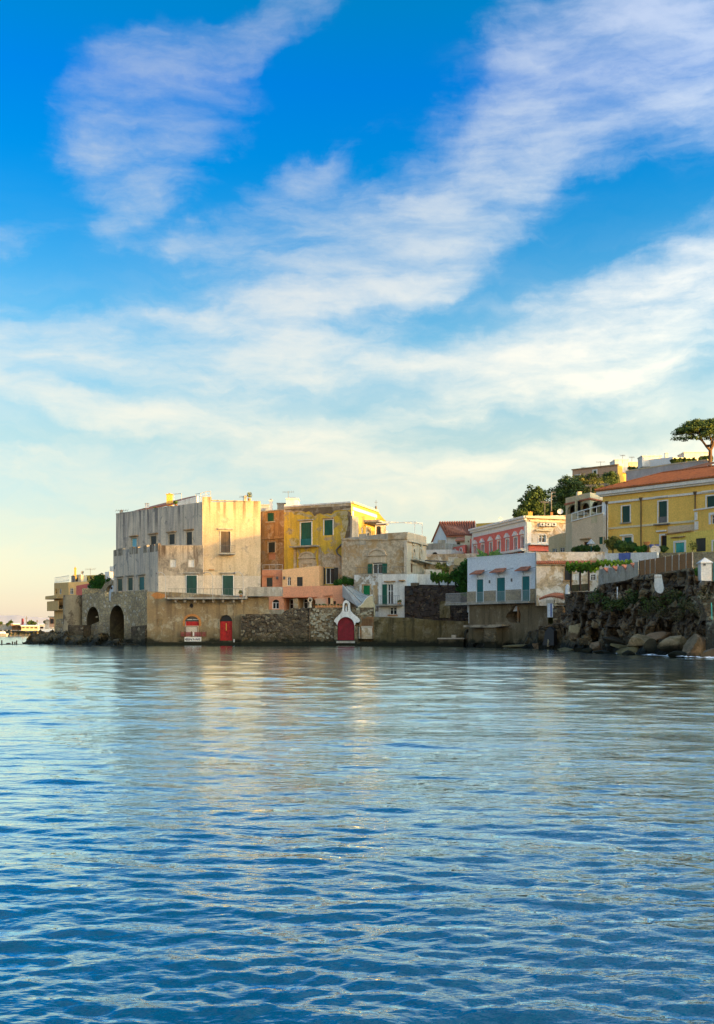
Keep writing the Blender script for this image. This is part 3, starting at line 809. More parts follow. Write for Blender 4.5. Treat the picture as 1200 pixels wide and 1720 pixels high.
# the tiled lean-to roof and lit terrace wall behind the parapet
b0 = Vector((0, 0, 0)); 
q = MB()
ra = [P(212, 861.5, 158), P(236, 856, 156), P(300, 843, 152), P(331, 834, 150)]
rb = [P(212, 861.2, 163), P(262, 848, 163), P(318, 834.5, 163), P(331, 832, 160)]
for k in range(3): q.hexa([ra[k], ra[k + 1], rb[k + 1], rb[k]], [p - Vector((0, 0, .25)) for p in (ra[k], ra[k + 1], rb[k + 1], rb[k])], M_ROOFR)
rf = q.build('roof', pal.root)
Wt = Wall.px(284, 150, 336, 147.5)
q = MB(); Wt.box(q, Wt.u(296), Wt.u(331), 18.2, Wt.uz(300, 842.5)[1], -.3, 0, M_WHITE, z1b=Wt.uz(330, 833.5)[1]); q.build('terrace_wall', pal.root)
# stained lower block and battlemented terrace block
low = [(190.5, 925.5, 154), (266, 916, 140.8), (341.3, 916.2, 141.0)]
lowH = House(pal.root, '', '', low + [(343, 916, 144.5)], -.5, [M_GREY, M_STAINED, M_GREY, M_GREY], M_CONC)
for (a, b, c, d) in ((197.5, 972.6, 206.2, 992.7), (214.8, 971, 223.7, 991.5), (233.5, 969.4, 243, 990.8)):
    lowH.win(0, a, b, c, d, 'shut', M_BLUSH if a > 230 else M_SHUT, sur=M_LIMEW, sw=.1, lintel=M_CONC)
for (a, b, c, d) in ((286, 940, 296, 953), (316.3, 940, 326.3, 953)):
    lowH.win(1, a, b, c, d, 'shut', M_WHITE, sur=M_ORN, sw=.08)
lowH.finish()
W = lowH.W[0]; q = MB()
for k, (xa, xb, hh) in enumerate(((191, 197, 0), (199, 206.5, 1.2), (218, 224, 1.1), (226, 232, .3), (241, 247, 1.2), (252, 259, 1.0), (261, 266, 1.4))):
    ua, ub = W.u(xa), W.u(xb); z = W.uz((xa + xb) / 2, 925.5 + (916 - 925.5) * ((xa + xb) / 2 - 190.5) / 75.5)[1]
    m_ = MB(); W.box(m_, ua, ub, z - 1.3 * .6, z + .12 + .1 * hh, -.35, .03, M_STAINED); m_.build('battlement', pal.root)
# lime-washed strip behind the balcony, shared by both walls
q = MB(); W = lowH.W[1]; zt = W.uz(300, 967)[1]; W.box(q, 0, W.L, 4.4, zt, .0, .06, M_LIMEW)
fs = []
W2 = pal.W[1]
bandh = [(314, 966.8, 331, 1003.6)]
ub0, zb0, ub1, zb1 = W.rect(*bandh[0])
q = MB(); 
for a, b in ((0, ub0), (ub1, W.L)): W.box(q, a, b, 4.4, zt, .002, .06, M_LIMEW)
W.box(q, ub0, ub1, zb1, zt, .002, .06, M_LIMEW)
q.build('dado', pal.root)
opening(pal.root, W, ub0, zb0, ub1, zb1, 'shut', M_SHUT, sur=M_TRIM, sw=.10, lintel=M_CONC, depth=-.0, name='door', off=.06)
ub0, zb0, ub1, zb1 = W2.rect(374.6, 966.8, 391.7, 1003.6); q = MB()
for a, b in ((W2.u(341), ub0), (ub1, W2.L)): W2.box(q, a, b, 4.4, W2.uz(380, 967)[1], .002, .06, M_LIMEW)
q.build('dado', pal.root)
opening(pal.root, W2, ub0, zb0, ub1, zb1, 'shut', M_SHUT, sur=M_TRIM, sw=.10, lintel=M_CONC, depth=-.0, name='door', off=.06)
wbox('lintel', pal.root, W2, 351, 956.2, 360, 957.8, .003, .3, M_BROWN)
pal.finish()

# roof clutter of the palazzo
def chimney(px, py0, py1, Y, wpx, m, label, pot=M_TERRA, group='chimneys on the roofs', cap=True):
    w = wpx / FOC * Y; b = P(px, py1, Y); t = thing('chimney', label, 'chimney', (b.x, b.y, b.z - .6), group)
    h = (py1 - py0) / FOC * Y; q = MB(); q.box(b.x - w / 2, b.x + w / 2, Y - w / 2, Y + w / 2, b.z - .6, b.z + h * .82, m)
    q.build('stack', t); q = MB()
    q.box(b.x - w * .62, b.x + w * .62, Y - w * .62, Y + w * .62, b.z + h * .82, b.z + h * .88, m)
    q.bar((b.x, Y, b.z + h * .88), (b.x, Y, b.z + h), w * .22, pot, 8)
    q.build('cap', t); return t
chimney(285, 828.5, 843, 155, 9, M_GOLD, 'tall ochre chimney with a pointed pot on the tiled palazzo roof')
chimney(247, 845, 850, 157, 6, M_WHITE, 'small white chimney low on the tiled palazzo roof')
chimney(204, 856.5, 864, 160, 5, M_CONC, 'stubby grey chimney at the far left corner of the palazzo roof')
def antenna(px, py0, py1, Y, label, boom=7, angle=0, n=6, r=.035, group='television aerials on the roofs'):
    a, b = P(px, py1, Y), P(px, py0, Y); t = thing('television_aerial', label, 'aerial', a, group)
    q = MB(); q.bar(a - Vector((0, 0, .5)), b, r, M_IRON, 5); q.build('mast', t)
    q = MB(); L = boom / FOC * Y; d = Vector((math.cos(angle), math.sin(angle), .02)); e = Vector((-d.y, d.x, 0))
    c = b - Vector((0, 0, .12)); q.bar(c - d * L, c + d * L, r * .8, M_IRON, 4)
    for k in range(n):
        p = c + d * L * (-1 + 2 * k / (n - 1)); q.bar(p - e * .4 - Vector((0, 0, .22)), p + e * .4 + Vector((0, 0, .22)), r * .55, M_IRON, 4)
    q.build('boom', t); return t
antenna(205, 856, 862, 158, 'flat grey aerial on the left end of the palazzo roof', 10)
def dish(px, py, Y, rpx, label, face=(.3, -1, .35), m=None, group='satellite dishes'):
    r = rpx / FOC * Y; c = P(px, py, Y); n = Vector(face).normalized(); t = thing('satellite_dish', label, 'satellite dish', (c.x, c.y + .3, c.z - r - .5), group)
    u = n.orthogonal().normalized(); w = n.cross(u); q = MB(); m = m or M_TRIM; N = 14
    rings = [(0, -.22), (.45, -.16), (.8, -.07), (1, 0)]
    for (r0, h0), (r1, h1) in zip(rings, rings[1:]):
        for k in range(N):
            a0, a1 = 2 * math.pi * k / N, 2 * math.pi * (k + 1) / N
            f = lambda rr, hh, a: c + (u * math.cos(a) + w * math.sin(a)) * rr * r + n * hh * r
            q.face([f(r0, h0, a0), f(r1, h1, a0), f(r1, h1, a1), f(r0, h0, a1)], m)
            q.face([f(r0, h0 - .06, a1), f(r1, h1 - .06, a1), f(r1, h1 - .06, a0), f(r0, h0 - .06, a0)], m)
    q.build('bowl', t); q = MB(); q.bar(c - w * r * .9, c + n * r * .8, .025, M_IRON, 4); q.bar(c - n * r * .2, (c.x, c.y + .3, c.z - r - .5), .05, M_IRON, 5); q.build('arm', t)
    return t
def frame_rail(name, label, pts, h, cat='railing', m=None, mid=True, r=.04):
    t = thing(name, label, cat, pts[0]); m = m or M_GALV; up = Vector((0, 0, h))
    for p in pts: q = MB(); q.bar(p - Vector((0, 0, .2)), p + up, r, m, 5); q.build('post', t)
    q = MB()
    for a, b in zip(pts, pts[1:]):
        q.bar(a + up, b + up, r, m, 5)
        if mid: q.bar(a + up * .5, b + up * .5, r * .7, m, 5)
    q.build('rail', t); return t
frame_rail('roof_railing', 'thin metal railing on the palazzo roof left of the raised corner pier', [P(329, 840, 150), P(337, 839, 149), P(346, 836, 149), P(354, 835, 149)], .85)
frame_rail('roof_frame', 'small pipe frame beside the ochre chimney on the palazzo roof', [P(292, 841, 155), P(305, 840, 154)], .95, 'frame', mid=False)
def potplant(px, py, Y, hpx, label, seed, ml=None, wpx=None, group='potted plants on the roofs and terraces'):
    b = P(px, py, Y); s = Y / FOC; h = hpx * s; w = (wpx or hpx) * s; t = thing('potted_plant', label, 'plant', b, group)
    q = MB(); q.bar(b, b + Vector((0, 0, h * .3)), w * .18, M_TERRA, 8, w * .26); q.build('pot', t)
    rr = random.Random(seed); q = MB(); leaves(q, (b.x, b.y, b.z + h * .65), w * .42, 90, ml or M_LEAFO, max(.07, w * .13), rr, h / w * .8); q.build('foliage', t); return t
potplant(296.5, 850, 149.5, 9, 'yellow green bush in a pot below the ochre chimney', 3, M_LEAFV, 14)
potplant(260.5, 856, 154.5, 5, 'small yellow plant on the palazzo parapet', 4, M_LEAFV, 7)
potplant(419, 842, 150, 16, 'spiky plant standing on the right end of the palazzo roof', 5, M_LEAFO, 12)
potplant(243, 859, 156, 6, 'dry plant in a pale pot on the left half of the palazzo roof', 6, M_LEAFO, 7)
antenna(409, 833, 842, 151, 'short aerial left of the spiky plant on the palazzo roof', 6)
chimney(412.5, 832, 842, 151, 4, M_GREY, 'thin grey flue beside the spiky rooftop plant')

# ================================================================== quay house under the balcony, with the red doors
qh = House('quay_house', 'weathered tuff quay house with two arched red doors at the waterline', 'quay house',
           [(247, 993.5, 138.6), (287, 994.5, 138.2), (415, 1003, 137.6), (452, 1003, 137.5)], -1.5, [M_BASE], M_CONC, back=9)
i1 = qh.win(1, 311, 1035, 334.5, 1051.5, 'glass', M_RED, sur=M_BRICK, sw=.28, arch=True, depth=.4, rise=.72)
W = qh.W[1]
q = MB(); u0, z0, u1, z1 = W.rect(312, 1044, 333.5, 1051.2); W.box(q, u0, u1, z0, z1, -.3, -.22, M_RED); q.build('red_panel', i1)
# cream shutter door under the lunette and its threshold step
opening(qh.root, W, W.u(312), W.uz(320, 1077)[1], W.u(332.5), W.uz(320, 1052.3)[1], 'door', M_LIMEW, depth=-.0, off=.02, name='door', sur=M_ORN, sw=.08)
qh.win(1, 264.5, 1040, 272.7, 1050, 'dark')
u, z = W.uz(321.5, 1017.5); qh.h[1].append(([(u + .28 * math.cos(2 * math.pi * k / 12), z + .3 * math.sin(2 * math.pi * k / 12)) for k in range(12)], .4))
q = MB(); W.box(q, u - .4, u + .4, z - .4, z + .4, -.45, -.41, M_DARK); q.build('round_window', qh.root)
d2 = qh.win(1, 368.8, 1033, 390.5, 1076, 'dark', arch=True, depth=.45, name='door', sur=M_BASE, sw=.12)
W = qh.W[1]; u0, z0, u1, z1 = W.rect(369.6, 1043, 389.8, 1076); c = (u0 + u1) / 2
for a, b in ((u0, c - .015), (c + .015, u1)):
    q = MB(); W.box(q, a, b, z0, z1 - .05, -.36, -.29, M_RED)
    for k in range(1, 4): W.box(q, a + .02, b - .02, z0 + (z1 - z0) * k / 4, z0 + (z1 - z0) * k / 4 + .08, -.29, -.26, M_RED)
    q.build('door_leaf', d2)
q = MB(); W.box(q, c - .05, c + .05, z0 + 1.3, z1 - .3, -.258, -.23, M_GOLD); q.build('bolt', d2)
# bare brick patch at the left shoulder
q = MB(); rr = random.Random(3)
def ragged(W, cx, cy, w, h, seed, n=22):
    rr = random.Random(seed); u, z = W.uz(cx, cy); s = W.pt(u, 0).y / FOC; o = []
    for k in range(n):
        a = 2 * math.pi * k / n; r = 1 + rr.uniform(-.22, .22); o.append((u + math.cos(a) * w / 2 * s * r, z + math.sin(a) * h / 2 * s * r))
    return o
W.prism(q, ragged(W, 269, 0 + 1000.5, 26, 9, 4), -.05, .025, M_BRICK) if False else qh.W[0].prism(q, ragged(qh.W[0], 267, 1000.5, 28, 9, 4), -.05, .025, M_BRICK)
q.build('bare_brick_patch', qh.root)
for k, (cx, cy, w, h, mm) in enumerate(((258, 1030, 12, 30, M_CONC), (302, 1058, 14, 22, M_TUFF), (345, 1022, 26, 14, M_CONC), (400, 1050, 8, 40, M_TUFF), (357, 1046, 12, 16, M_CONC))):
    pass
# balcony slab on brackets with railing and bent lamp stands
q = MB(); W.box(q, W.u(284), W.u(415), W.uz(350, 1006.8)[1], W.uz(350, 1004)[1], -.3, 1.15, M_CONC); bl = q.build('balcony', qh.root)
for px in (297, 312, 329, 344, 360, 376, 394, 408):
    q = MB(); u = W.u(px); z = W.uz(px, 1006.9)[1]; W.prism(q, [(u - .12, z - .4), (u + .12, z - .4), (u + .12, z), (u - .12, z)], .002, .7, M_CONC); q.build('bracket', qh.root)
z = W.uz(350, 1004)[1]
rail(bl, W, W.u(286), W.u(410), z, z + 1.1, 1.08, M_IRON, .45, .02)
# solid grey parapet to the right
q = MB(); W3 = qh.W[2]; W.box(q, W.u(414.6), W.u(417), z - .2, z + 1.2, -.2, 1.16, M_CONC)
W3.box(q, W3.u(417), W3.u(475), W3.uz(440, 1002)[1], W3.uz(440, 986.5)[1], -.3, .9, M_CONC); q.build('parapet', qh.root)
qh.finish()
for k, px in enumerate((281.5, 360.5, 411)):
    a = W.pt(W.u(px), z - .1, 1.1); t = thing('lamp_stand', ('leftmost', 'middle', 'rightmost')[k] + ' of the three bent metal lamp stands on the palazzo balcony', 'lamp stand', a, 'bent lamp stands along the balcony')
    q = MB(); pts = [a, a + Vector((0, 0, 2.6))] + [a + Vector((-.75 * (1 - math.cos(t_)), 0, 2.6 + .75 * math.sin(t_))) for t_ in (.5, 1.0, 1.5, 2.0)]
    q.path(pts, .035, M_GALV, 5); q.build('pole', t)
    q = MB(); q.bar(pts[-1], pts[-1] - Vector((.12, 0, .16)), .07, M_IRON, 6, .12); q.build('lamp_head', t)
potplant(405, 1003.5, 137, 13, 'grey bushy plant in the right corner of the palazzo balcony', 8, M_LEAFO, 11)

# long rusty red boat frame leaning on the wall, and the lettered crate below
W = qh.W[1]
t = thing('fish_trap_rack', 'rusty red wooden rack hung across the left arched door', 'rack', W.pt(W.u(326), W.uz(326, 1070)[1], .3))
u0, z0, u1, z1 = W.rect(304, 1061.5, 348, 1069)
for k in range(4):
    q = MB(); zz = z0 + (z1 - z0) * k / 4; W.box(q, u0, u1, zz + .02, zz + (z1 - z0) / 4 - .03, .30, .36, M_REDW if 'M_REDW' in globals() else M_RED); q.build('slat', t)
q = MB()
for uu in (u0, u0 + .55, u0 + 1.4, u1 - .65, u1 - .12): W.box(q, uu, uu + .12, z0 - .05, z1 + .08, .363, .42, M_WOOD)
W.box(q, (u0 + u1) / 2 - .05, (u0 + u1) / 2 + .12, z0 + .05, z1 - .02, .425, .45, M_TRIM); q.build('batten', t)
t = thing('painted_board', 'pale board with worn dark painted strokes below the red rack', 'board', W.pt(W.u(325), W.uz(325, 1077.5)[1], .3))
u0, z0, u1, z1 = W.rect(311, 1070, 339, 1077.5); q = MB(); W.box(q, u0, u1, z0, z1, .25, .31, M_TRIM); q.build('board', t)
q = MB(); rr = random.Random(9); uu = u0 + .08
while uu < u1 - .12:
    h = rr.uniform(.2, .34); W.box(q, uu, uu + .035, z0 + .1, z0 + .1 + h, .312, .322, M_IRON); W.box(q, uu, uu + .11, z0 + .08 + h * rr.random(), z0 + .12 + h * .9, .314, .323, M_IRON); uu += rr.uniform(.12, .19)
q.build('painted_strokes', t)
t = thing('mooring_post', 'short white topped mooring post right of the second red door', 'post', W.pt(W.u(394), W.uz(394, 1078)[1], .2))
q = MB(); a = W.pt(W.u(394), W.uz(394, 1079)[1], .3); q.bar(a, a + Vector((0, 0, .4)), .1, M_TRIM, 8); q.build('post', t)
# ledge at the waterline in front of the quay house and walls
q = MB(); Wl = Wall.px(246, 137.2, 407, 136.6); Wl.box(q, 0, Wl.L, -1.5, .42, -1.6, .25, M_OLIVE); tag(q.build('quay'), kind='structure')

# ================================================================== arched sea wall and round tower on the left
Wd = Wall.px(138, 153.5, 248, 139.3)
asw = thing('arched_sea_wall', 'old tuff sea wall with two tall arches below the palazzo', 'sea wall', Wd.pt(Wd.L / 2, -1, 0))
def top_d(px, py): return Wd.uz(px, py)
tp = [top_d(138, 999), top_d(152, 996.5), top_d(176, 994), top_d(177, 1009), top_d(186, 1009), top_d(187, 994.5), top_d(200, 993.5), top_d(200.6, 1003), top_d(206, 1003), top_d(206.6, 993.5), top_d(248, 991)]
holes = []
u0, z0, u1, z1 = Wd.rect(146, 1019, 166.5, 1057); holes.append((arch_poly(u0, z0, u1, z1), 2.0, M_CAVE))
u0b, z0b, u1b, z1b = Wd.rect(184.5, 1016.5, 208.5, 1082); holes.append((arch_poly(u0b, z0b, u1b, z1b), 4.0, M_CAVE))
q = MB(); outl = [(0, -1.5), (Wd.L, -1.5)] + list(reversed(tp)); facade(q, Wd, outl, holes, M_TUFF)
q.face([Wd.pt(0, -1.5), Wd.pt(0, 8), Wd.pt(0, 8, -3), Wd.pt(0, -1.5, -3)], M_TUFF)
for (ua, za), (ub_, zb_) in zip(tp, tp[1:]): q.face([Wd.pt(ua, za), Wd.pt(ub_, zb_), Wd.pt(ub_, zb_, -.6), Wd.pt(ua, za, -.6)], M_TUFF)
q.build('masonry', asw)
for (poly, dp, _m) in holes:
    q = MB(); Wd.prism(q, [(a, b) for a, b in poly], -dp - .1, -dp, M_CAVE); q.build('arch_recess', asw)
stones('stones', asw, Wd, .2, Wd.L - .2, 1, 6.2, M_TUFF, 0 + 1, 3)
sl_ = [(u0, z0), (u1, z0), (u1, z0 + 1.6), (u0, z0 + 1.0)]
q = MB(); Wd.prism(q, [(u0 + .05, z0 - .3), (u1, z0 - 2.2), (u1, z0 + 1.2), (u0 + .05, z0 + .5)], -1.2, -.3, M_TUFF); q.build('sloping_apron', asw)
ps = [(Wd.u(225), 0), (Wd.u(248), 0), (Wd.u(248), Wd.uz(248, 1050)[1]), (Wd.u(224), Wd.uz(224, 1053)[1])]
q = MB(); Wd.prism(q, [(a, b if b else -1) for a, b in ps], 0.002, .35, M_DKSTONE); q.build('buttress', asw)
# garden arch above the wall
Wg = Wall.px(166, 158, 192, 154)
ga = thing('garden_arch', 'mossy curved garden arch left of the palazzo', 'arch', Wg.pt(1, 4, 0))
u0, z0, u1, z1 = Wg.rect(177, 982, 194, 1000); q = MB()
facade(q, Wg, [(Wg.u(167), 4), (Wg.u(195), 4), Wg.uz(195, 974), Wg.uz(185, 975), Wg.uz(176, 980), Wg.uz(170, 990), Wg.uz(167, 997)], [(arch_poly(u0, 5.2, u1 + .2, z1), .5)], M_TUFF); q.build('masonry', ga)

tw = thing('round_tower', 'smooth rounded tuff tower at the left end of the sea wall', 'tower', ((122.5 - 600) / FOC * 155, 155, -1))
q = MB(); N = 28; cx, cy = (122.5 - 600) / FOC * 155.5, 155.5; r0 = 16.3 / FOC * 152
zt = P(122, 998.5, 152).z; prof = [(-1.5, 1.12), (2.2, 1.06), (3.5, 1.0), (zt, 1.0), (zt + .01, .0)]
for k in range(N):
    a0, a1 = 2 * math.pi * k / N, 2 * math.pi * (k + 1) / N
    for (za, ra_), (zb, rb_) in zip(prof, prof[1:]):
        q.face([(cx + r0 * ra_ * math.cos(a0), cy + r0 * ra_ * math.sin(a0), za), (cx + r0 * ra_ * math.cos(a1), cy + r0 * ra_ * math.sin(a1), za), (cx + r0 * rb_ * math.cos(a1), cy + r0 * rb_ * math.sin(a1), zb), (cx + r0 * rb_ * math.cos(a0), cy + r0 * rb_ * math.sin(a0), zb)], M_TOWER)
q.build('masonry', tw)
Wx = Wall.px(112, 150.5, 140, 149.5); q = MB(); Wx.box(q, Wx.u(114), Wx.u(139), -1.5, Wx.uz(126, 1050)[1], -2, 0, M_DKSTONE); q.build('buttress', tw)
Wx = Wall.px(90, 158, 108, 157); t = thing('ruined_wall', 'low broken stone wall between the round tower and the shore', 'wall', Wx.pt(1, 0, 0))
q = MB(); Wx.prism(q, [Wx.uz(92, 1070), Wx.uz(108, 1070), Wx.uz(108, 1039), Wx.uz(95, 1040), Wx.uz(93, 1052)], -1, 0, M_TUFF); q.build('masonry', t)

# shore rocks on the left: one continuous skirt of rock
def skirt(name, pts, m, seed, amp=.8, kind='structure', n=14, back=3.5):
    """pts: (photo column, depth at the water, photo row of the crest)"""
    mb = MB(); v = []; cols = []
    for (a, b) in zip(pts, pts[1:]):
        steps = max(2, int(abs(b[0] - a[0]) / 2.2))
        for i in range(steps): cols.append([a[j] + (b[j] - a[j]) * i / steps for j in range(3)])
    cols.append(list(pts[-1]))
    for (px, Y, py) in cols:
        zc = P(px, py, Y + back * .7).z; 
        for k in range(n + 1):
            t = k / n; y = Y + back * t; z = -.8 + (zc + .8) * math.sin(min(1, t * 1.25) * math.pi / 2) ** .8
            p = Vector(((px - 600) / FOC * y, y, z))
            d = mnoise.fractal(p * .55 + Vector((seed, 0, 0)), .8, 2.2, 5); c = mnoise.cell(p * .9 + Vector((0, seed, 0)))
            p += Vector((d * .3, -d * amp - (c - .5) * amp * .5, (d * .5 + (c - .5) * .5) * amp * (.2 + .8 * t)))
            v.append(tuple(p))
    f = []; st = n + 1
    for i in range(len(cols) - 1):
        for k in range(n): a = i * st + k; f.append((a, a + st, a + st + 1, a + 1))
    mb.v = v; mb.f = f; mb.mi(m); mb.m = [0] * len(f)
    o = mb.build(name); return tag(o, kind=kind)
skirt('shore_rocks', [(38, 150, 1082), (44, 150, 1074), (55, 152, 1063), (75, 153, 1062), (95, 151, 1058), (112, 147, 1060), (140, 145, 1066), (165, 142, 1064), (190, 139, 1072), (215, 137.5, 1076), (250, 137, 1079)], M_ROCKB, 2.0, .9, back=5)
# ================================================================== stacked houses beyond the round tower (far left)
fl = House('apartment_house', 'tall ochre house with stacked balconies behind the round tower', 'house',
           [(91, 979.5, 188), (115, 978, 180), (150, 977, 181)], 0, [M_OCHRE, M_OCHRE], M_CONC, back=8)
W = fl.W[0]
fl.win(0, 93.2, 988.5, 96, 997, 'dark', arch=True); fl.win(1, 118, 988, 123.5, 998, 'glass'); fl.win(0, 99, 989, 103, 998, 'glass')
fl.win(0, 100, 1019, 106, 1024.5, 'glass', sur=M_DARKSH, sw=.2)
for (x0, y0, x1, y1, o) in ((85.5, 1001, 108, 1006.5, 1.3), (84.6, 1010, 108, 1026, 1.0)):
    u0, z0, u1, z1 = W.rect(x0, y0, x1, y1); q = MB(); W.box(q, -(1.0), u1, z0, z0 + .18, -.2, o, M_OCHRE); W.box(q, -1.0, u1, z0 + .18, z1, o - .12, o, M_OCHRE); W.box(q, -1.0, -.88, z0 + .18, z1, -.1, o - .12, M_BLUEC if o < 1.2 else M_CREAM); q.build('balcony', fl.root)
rail(fl.root, W, 0.1, W.L - .1, fl.c[0].z, fl.c[0].z + .9, -.1, M_TRIM, .5, .03)
fl.finish()
def simple_house(name, label, corners, mats, wins=(), back=6, roof=None, z0=0, cat='house', group=None):
    h = House(name, label, cat, corners, z0, mats, roof or M_CONC, back=back, group=group)
    for wdef in wins: h.win(*wdef[0], **(wdef[1] if len(wdef) > 1 else {}))
    return h.finish()
G1 = 'far small houses crowded beyond the round tower'
simple_house('town_house', 'narrow cream rooftop house with a tall flue behind the round tower', [(122, 966, 192), (136, 965, 190), (146, 968, 196)], [M_CREAM], [((0, 126, 970, 131, 977, 'dark'),)], group=G1)
simple_house('town_house', 'low pink house just right of the round tower top', [(128, 984, 176), (155, 979, 174)], [M_PINKD if False else M_ROSE], [((0, 141, 992, 145, 998, 'glass'),)], group=G1)
simple_house('town_house', 'sunlit peach house behind the round green bush', [(136, 967, 205), (176, 965, 200), (182, 967, 210)], [M_GOLD], [((0, 150, 968, 154, 972, 'dark'), {}), ((0, 144, 970, 147.5, 975, 'dark'), {})], group=G1)
simple_house('town_house', 'white stepped house touching the left edge of the palazzo', [(176.5, 961, 192), (184, 960, 190), (200, 962, 196)], [M_BLUEW, M_WHITE], [((0, 179, 968, 182, 974, 'glass'),)], group=G1)
simple_house('town_house', 'small white house top poking out beside the palazzo roof', [(184.5, 951.5, 200), (200, 950, 199)], [M_WHITE], [], group=G1)
simple_house('town_house', 'lilac house front seen through the mossy garden arch', [(172, 980, 172), (200, 979, 170)], [M_BLUEW], [((0, 185, 986, 189, 990, 'dark'),)], group=G1)
simple_house('town_house', 'plain grey house front between the pink house and the green bush', [(147, 983, 172), (162, 981, 170)], [M_CONC], [((0, 150, 986, 153, 992, 'dark'),)], group=G1)
chimney(126.5, 952, 967, 190, 3.0, M_GOLD, 'thin tall pale flue above the houses behind the round tower')
chimney(123, 966, 979, 186, 5, M_IRON, 'dark square water tank stack on the ochre balcony house')
antenna(152, 955, 966, 198, 'aerial above the sunlit peach house', 8)
dish(138.5, 961.5, 192, 2.6, 'grey dish on the roof behind the round tower', (-.3, -1, .3), M_CONC)
tree('round_bush', 'dense round dark green bush above the old sea wall', P(166, 999, 160), [(*P(163, 985, 160), 1.3), (*P(169, 979, 160), 1.35), (*P(158, 992, 160), .9), (*P(172, 988, 160), 1.1), (*P(166, 972.5, 160), .7)], M_LEAFH, M_BARKD, .15, 2600, .16, 11, .95, cat='bush')

# ================================================================== brown house, faded yellow house, stucco terrace house
br = House('brown_house', 'narrow brown peeling house between the palazzo and the faded yellow house', 'house', [(437, 859.5, 153.5), (479, 855.5, 150.6)], -.5, [M_BROWN], M_CONC, back=10)
br.win(0, 449.5, 861.5, 460.7, 876, 'shut', M_SHUTG, sur=M_BROWN, sw=.08, sill=M_ORN)
br.win(0, 451, 911, 462.5, 928, 'shut', M_DARKSH, sur=M_ORN, sw=.1, sill=M_BROWN)
W = br.W[0]; q = MB(); u0, z0, u1, z1 = W.rect(441, 901, 483, 905.5); W.box(q, max(0, u0), W.L, z0, z1, .003, .28, M_BROWN); W.box(q, max(0, u0), W.L, z0 - .35, z0 - .02, .003, .12, M_BROWN); q.build('cornice', br.root)
wbox('pink_patch', br.root, W, 452, 929.5, 463, 940, .002, .03, M_PINKD)
q = MB(); W.box(q, 0, W.L, W.uz(450, 859)[1], W.uz(450, 857.8)[1], -.2, .15, M_CONC, z0b=br.c[1].z - .1, z1b=br.c[1].z + .05); q.build('coping', br.root)
br.finish()
yl = House('yellow_house', 'tall house with faded yellow paint flaking off its top and right edge', 'house',
           [(477.5, 851.5, 150.2), (590.5, 843.8, 144.9), (632, 858.5, 156), (560, 850, 165)], -.5, [M_YELPEEL, M_GOLD, M_STUCCO, M_STUCCO], M_CONC)
yl.win(0, 505.7, 877.5, 523.7, 916.5, 'shut', M_SHUTG, sur=M_TRIM, sw=.13, lintel=M_CONC)
yl.win(0, 544.8, 873.5, 559.5, 899, 'shut', M_SHUTG, sur=M_TRIM, sw=.12)
yl.win(0, 509.5, 944.5, 525, 957, 'glass', sur=M_ORN, sw=.1)
yl.win(0, 547, 954, 561.5, 981, 'open', M_DARKSH, name='window')
W = yl.W[0]
q = MB(); u0, z0, u1, z1 = W.rect(506, 905, 523.4, 916.5); W.box(q, u0, u1, z0, z1, .07, .10, M_BLUSH); q.build('balcony_panel', yl.root)
q = MB(); u0, z0, u1, z1 = W.rect(492.5, 917, 537, 919.5); W.box(q, u0, u1, z0, z1, .003, 1.0, M_CONC); q.build('balcony', yl.root)
wbox('lintel', yl.root, W, 543, 870.2, 562, 871.6, .003, .25, M_BROWN)
for (xa, xb) in ((494.5, 498.5), (536, 540)): wbox('pilaster', yl.root, W, xa, 919.6, xb, 985, .003, .16, M_STUCCO)
def pediment(root, W, cx, y_base, half, rise, m, h=.35, cyc=None):
    """arched stucco hood with a flat bed moulding and a raised tympanum"""
    u, z = W.uz(cx, y_base); s = W.pt(u, 0).y / FOC; r = half * s; rs = rise * s; n = 10; q = MB()
    for k in range(n):
        t0, t1 = math.pi * k / n, math.pi * (k + 1) / n
        pts = [(u + r * math.cos(t0), z + rs * math.sin(t0)), (u + (r - .0) * math.cos(t1), z + rs * math.sin(t1)), (u + r * .82 * math.cos(t1), z + rs * .72 * math.sin(t1)), (u + r * .82 * math.cos(t0), z + rs * .72 * math.sin(t0))]
        q.hexa([W.pt(*p, .22) for p in pts], [W.pt(*p, .003) for p in pts], m)
    W.prism(q, [(u + r * .80 * math.cos(math.pi * k / n), z + rs * .70 * math.sin(math.pi * k / n)) for k in range(n + 1)], .003, .07, m)
    W.box(q, u - r * 1.08, u + r * 1.08, z - .18, z, .003, .28, m)
    W.box(q, u - r * .95, u + r * .95, z - .18 - h * 2, z - .22, .003, .10, m)
    return q.build('pediment', root)
pediment(yl.root, W, 516, 936, 15, 9.5, M_ORN)
for xa in (503.5, 526.5): wbox('pilaster', yl.root, W, xa, 944.5, xa + 4.2, 960, .003, .12, M_ORN)
# black downpipe cranked across the corner
q = MB(); q.path([W.pt(*W.uz(590, 901), .15), W.pt(*W.uz(577, 912), .15), W.pt(*W.uz(566, 924), .15), W.pt(*W.uz(568, 930), .15), W.pt(*W.uz(575, 936), .15), W.pt(*W.uz(576, 975), .15)], .11, M_IRON, 6); q.build('downpipe', yl.root)
q = MB(); zt0, zt1 = yl.c[0].z, yl.c[1].z
W.box(q, 0, W.L, zt0 - .05, zt0 + .14, -.3, .10, M_WHITE, z0b=zt1 - .05, z1b=zt1 + .14)
W.box(q, 0, W.L, zt0 - .75, zt0 - .06, .003, .05, M_STUCCO, z0b=zt1 - 1.0, z1b=zt1 - .06); q.build('coping', yl.root)
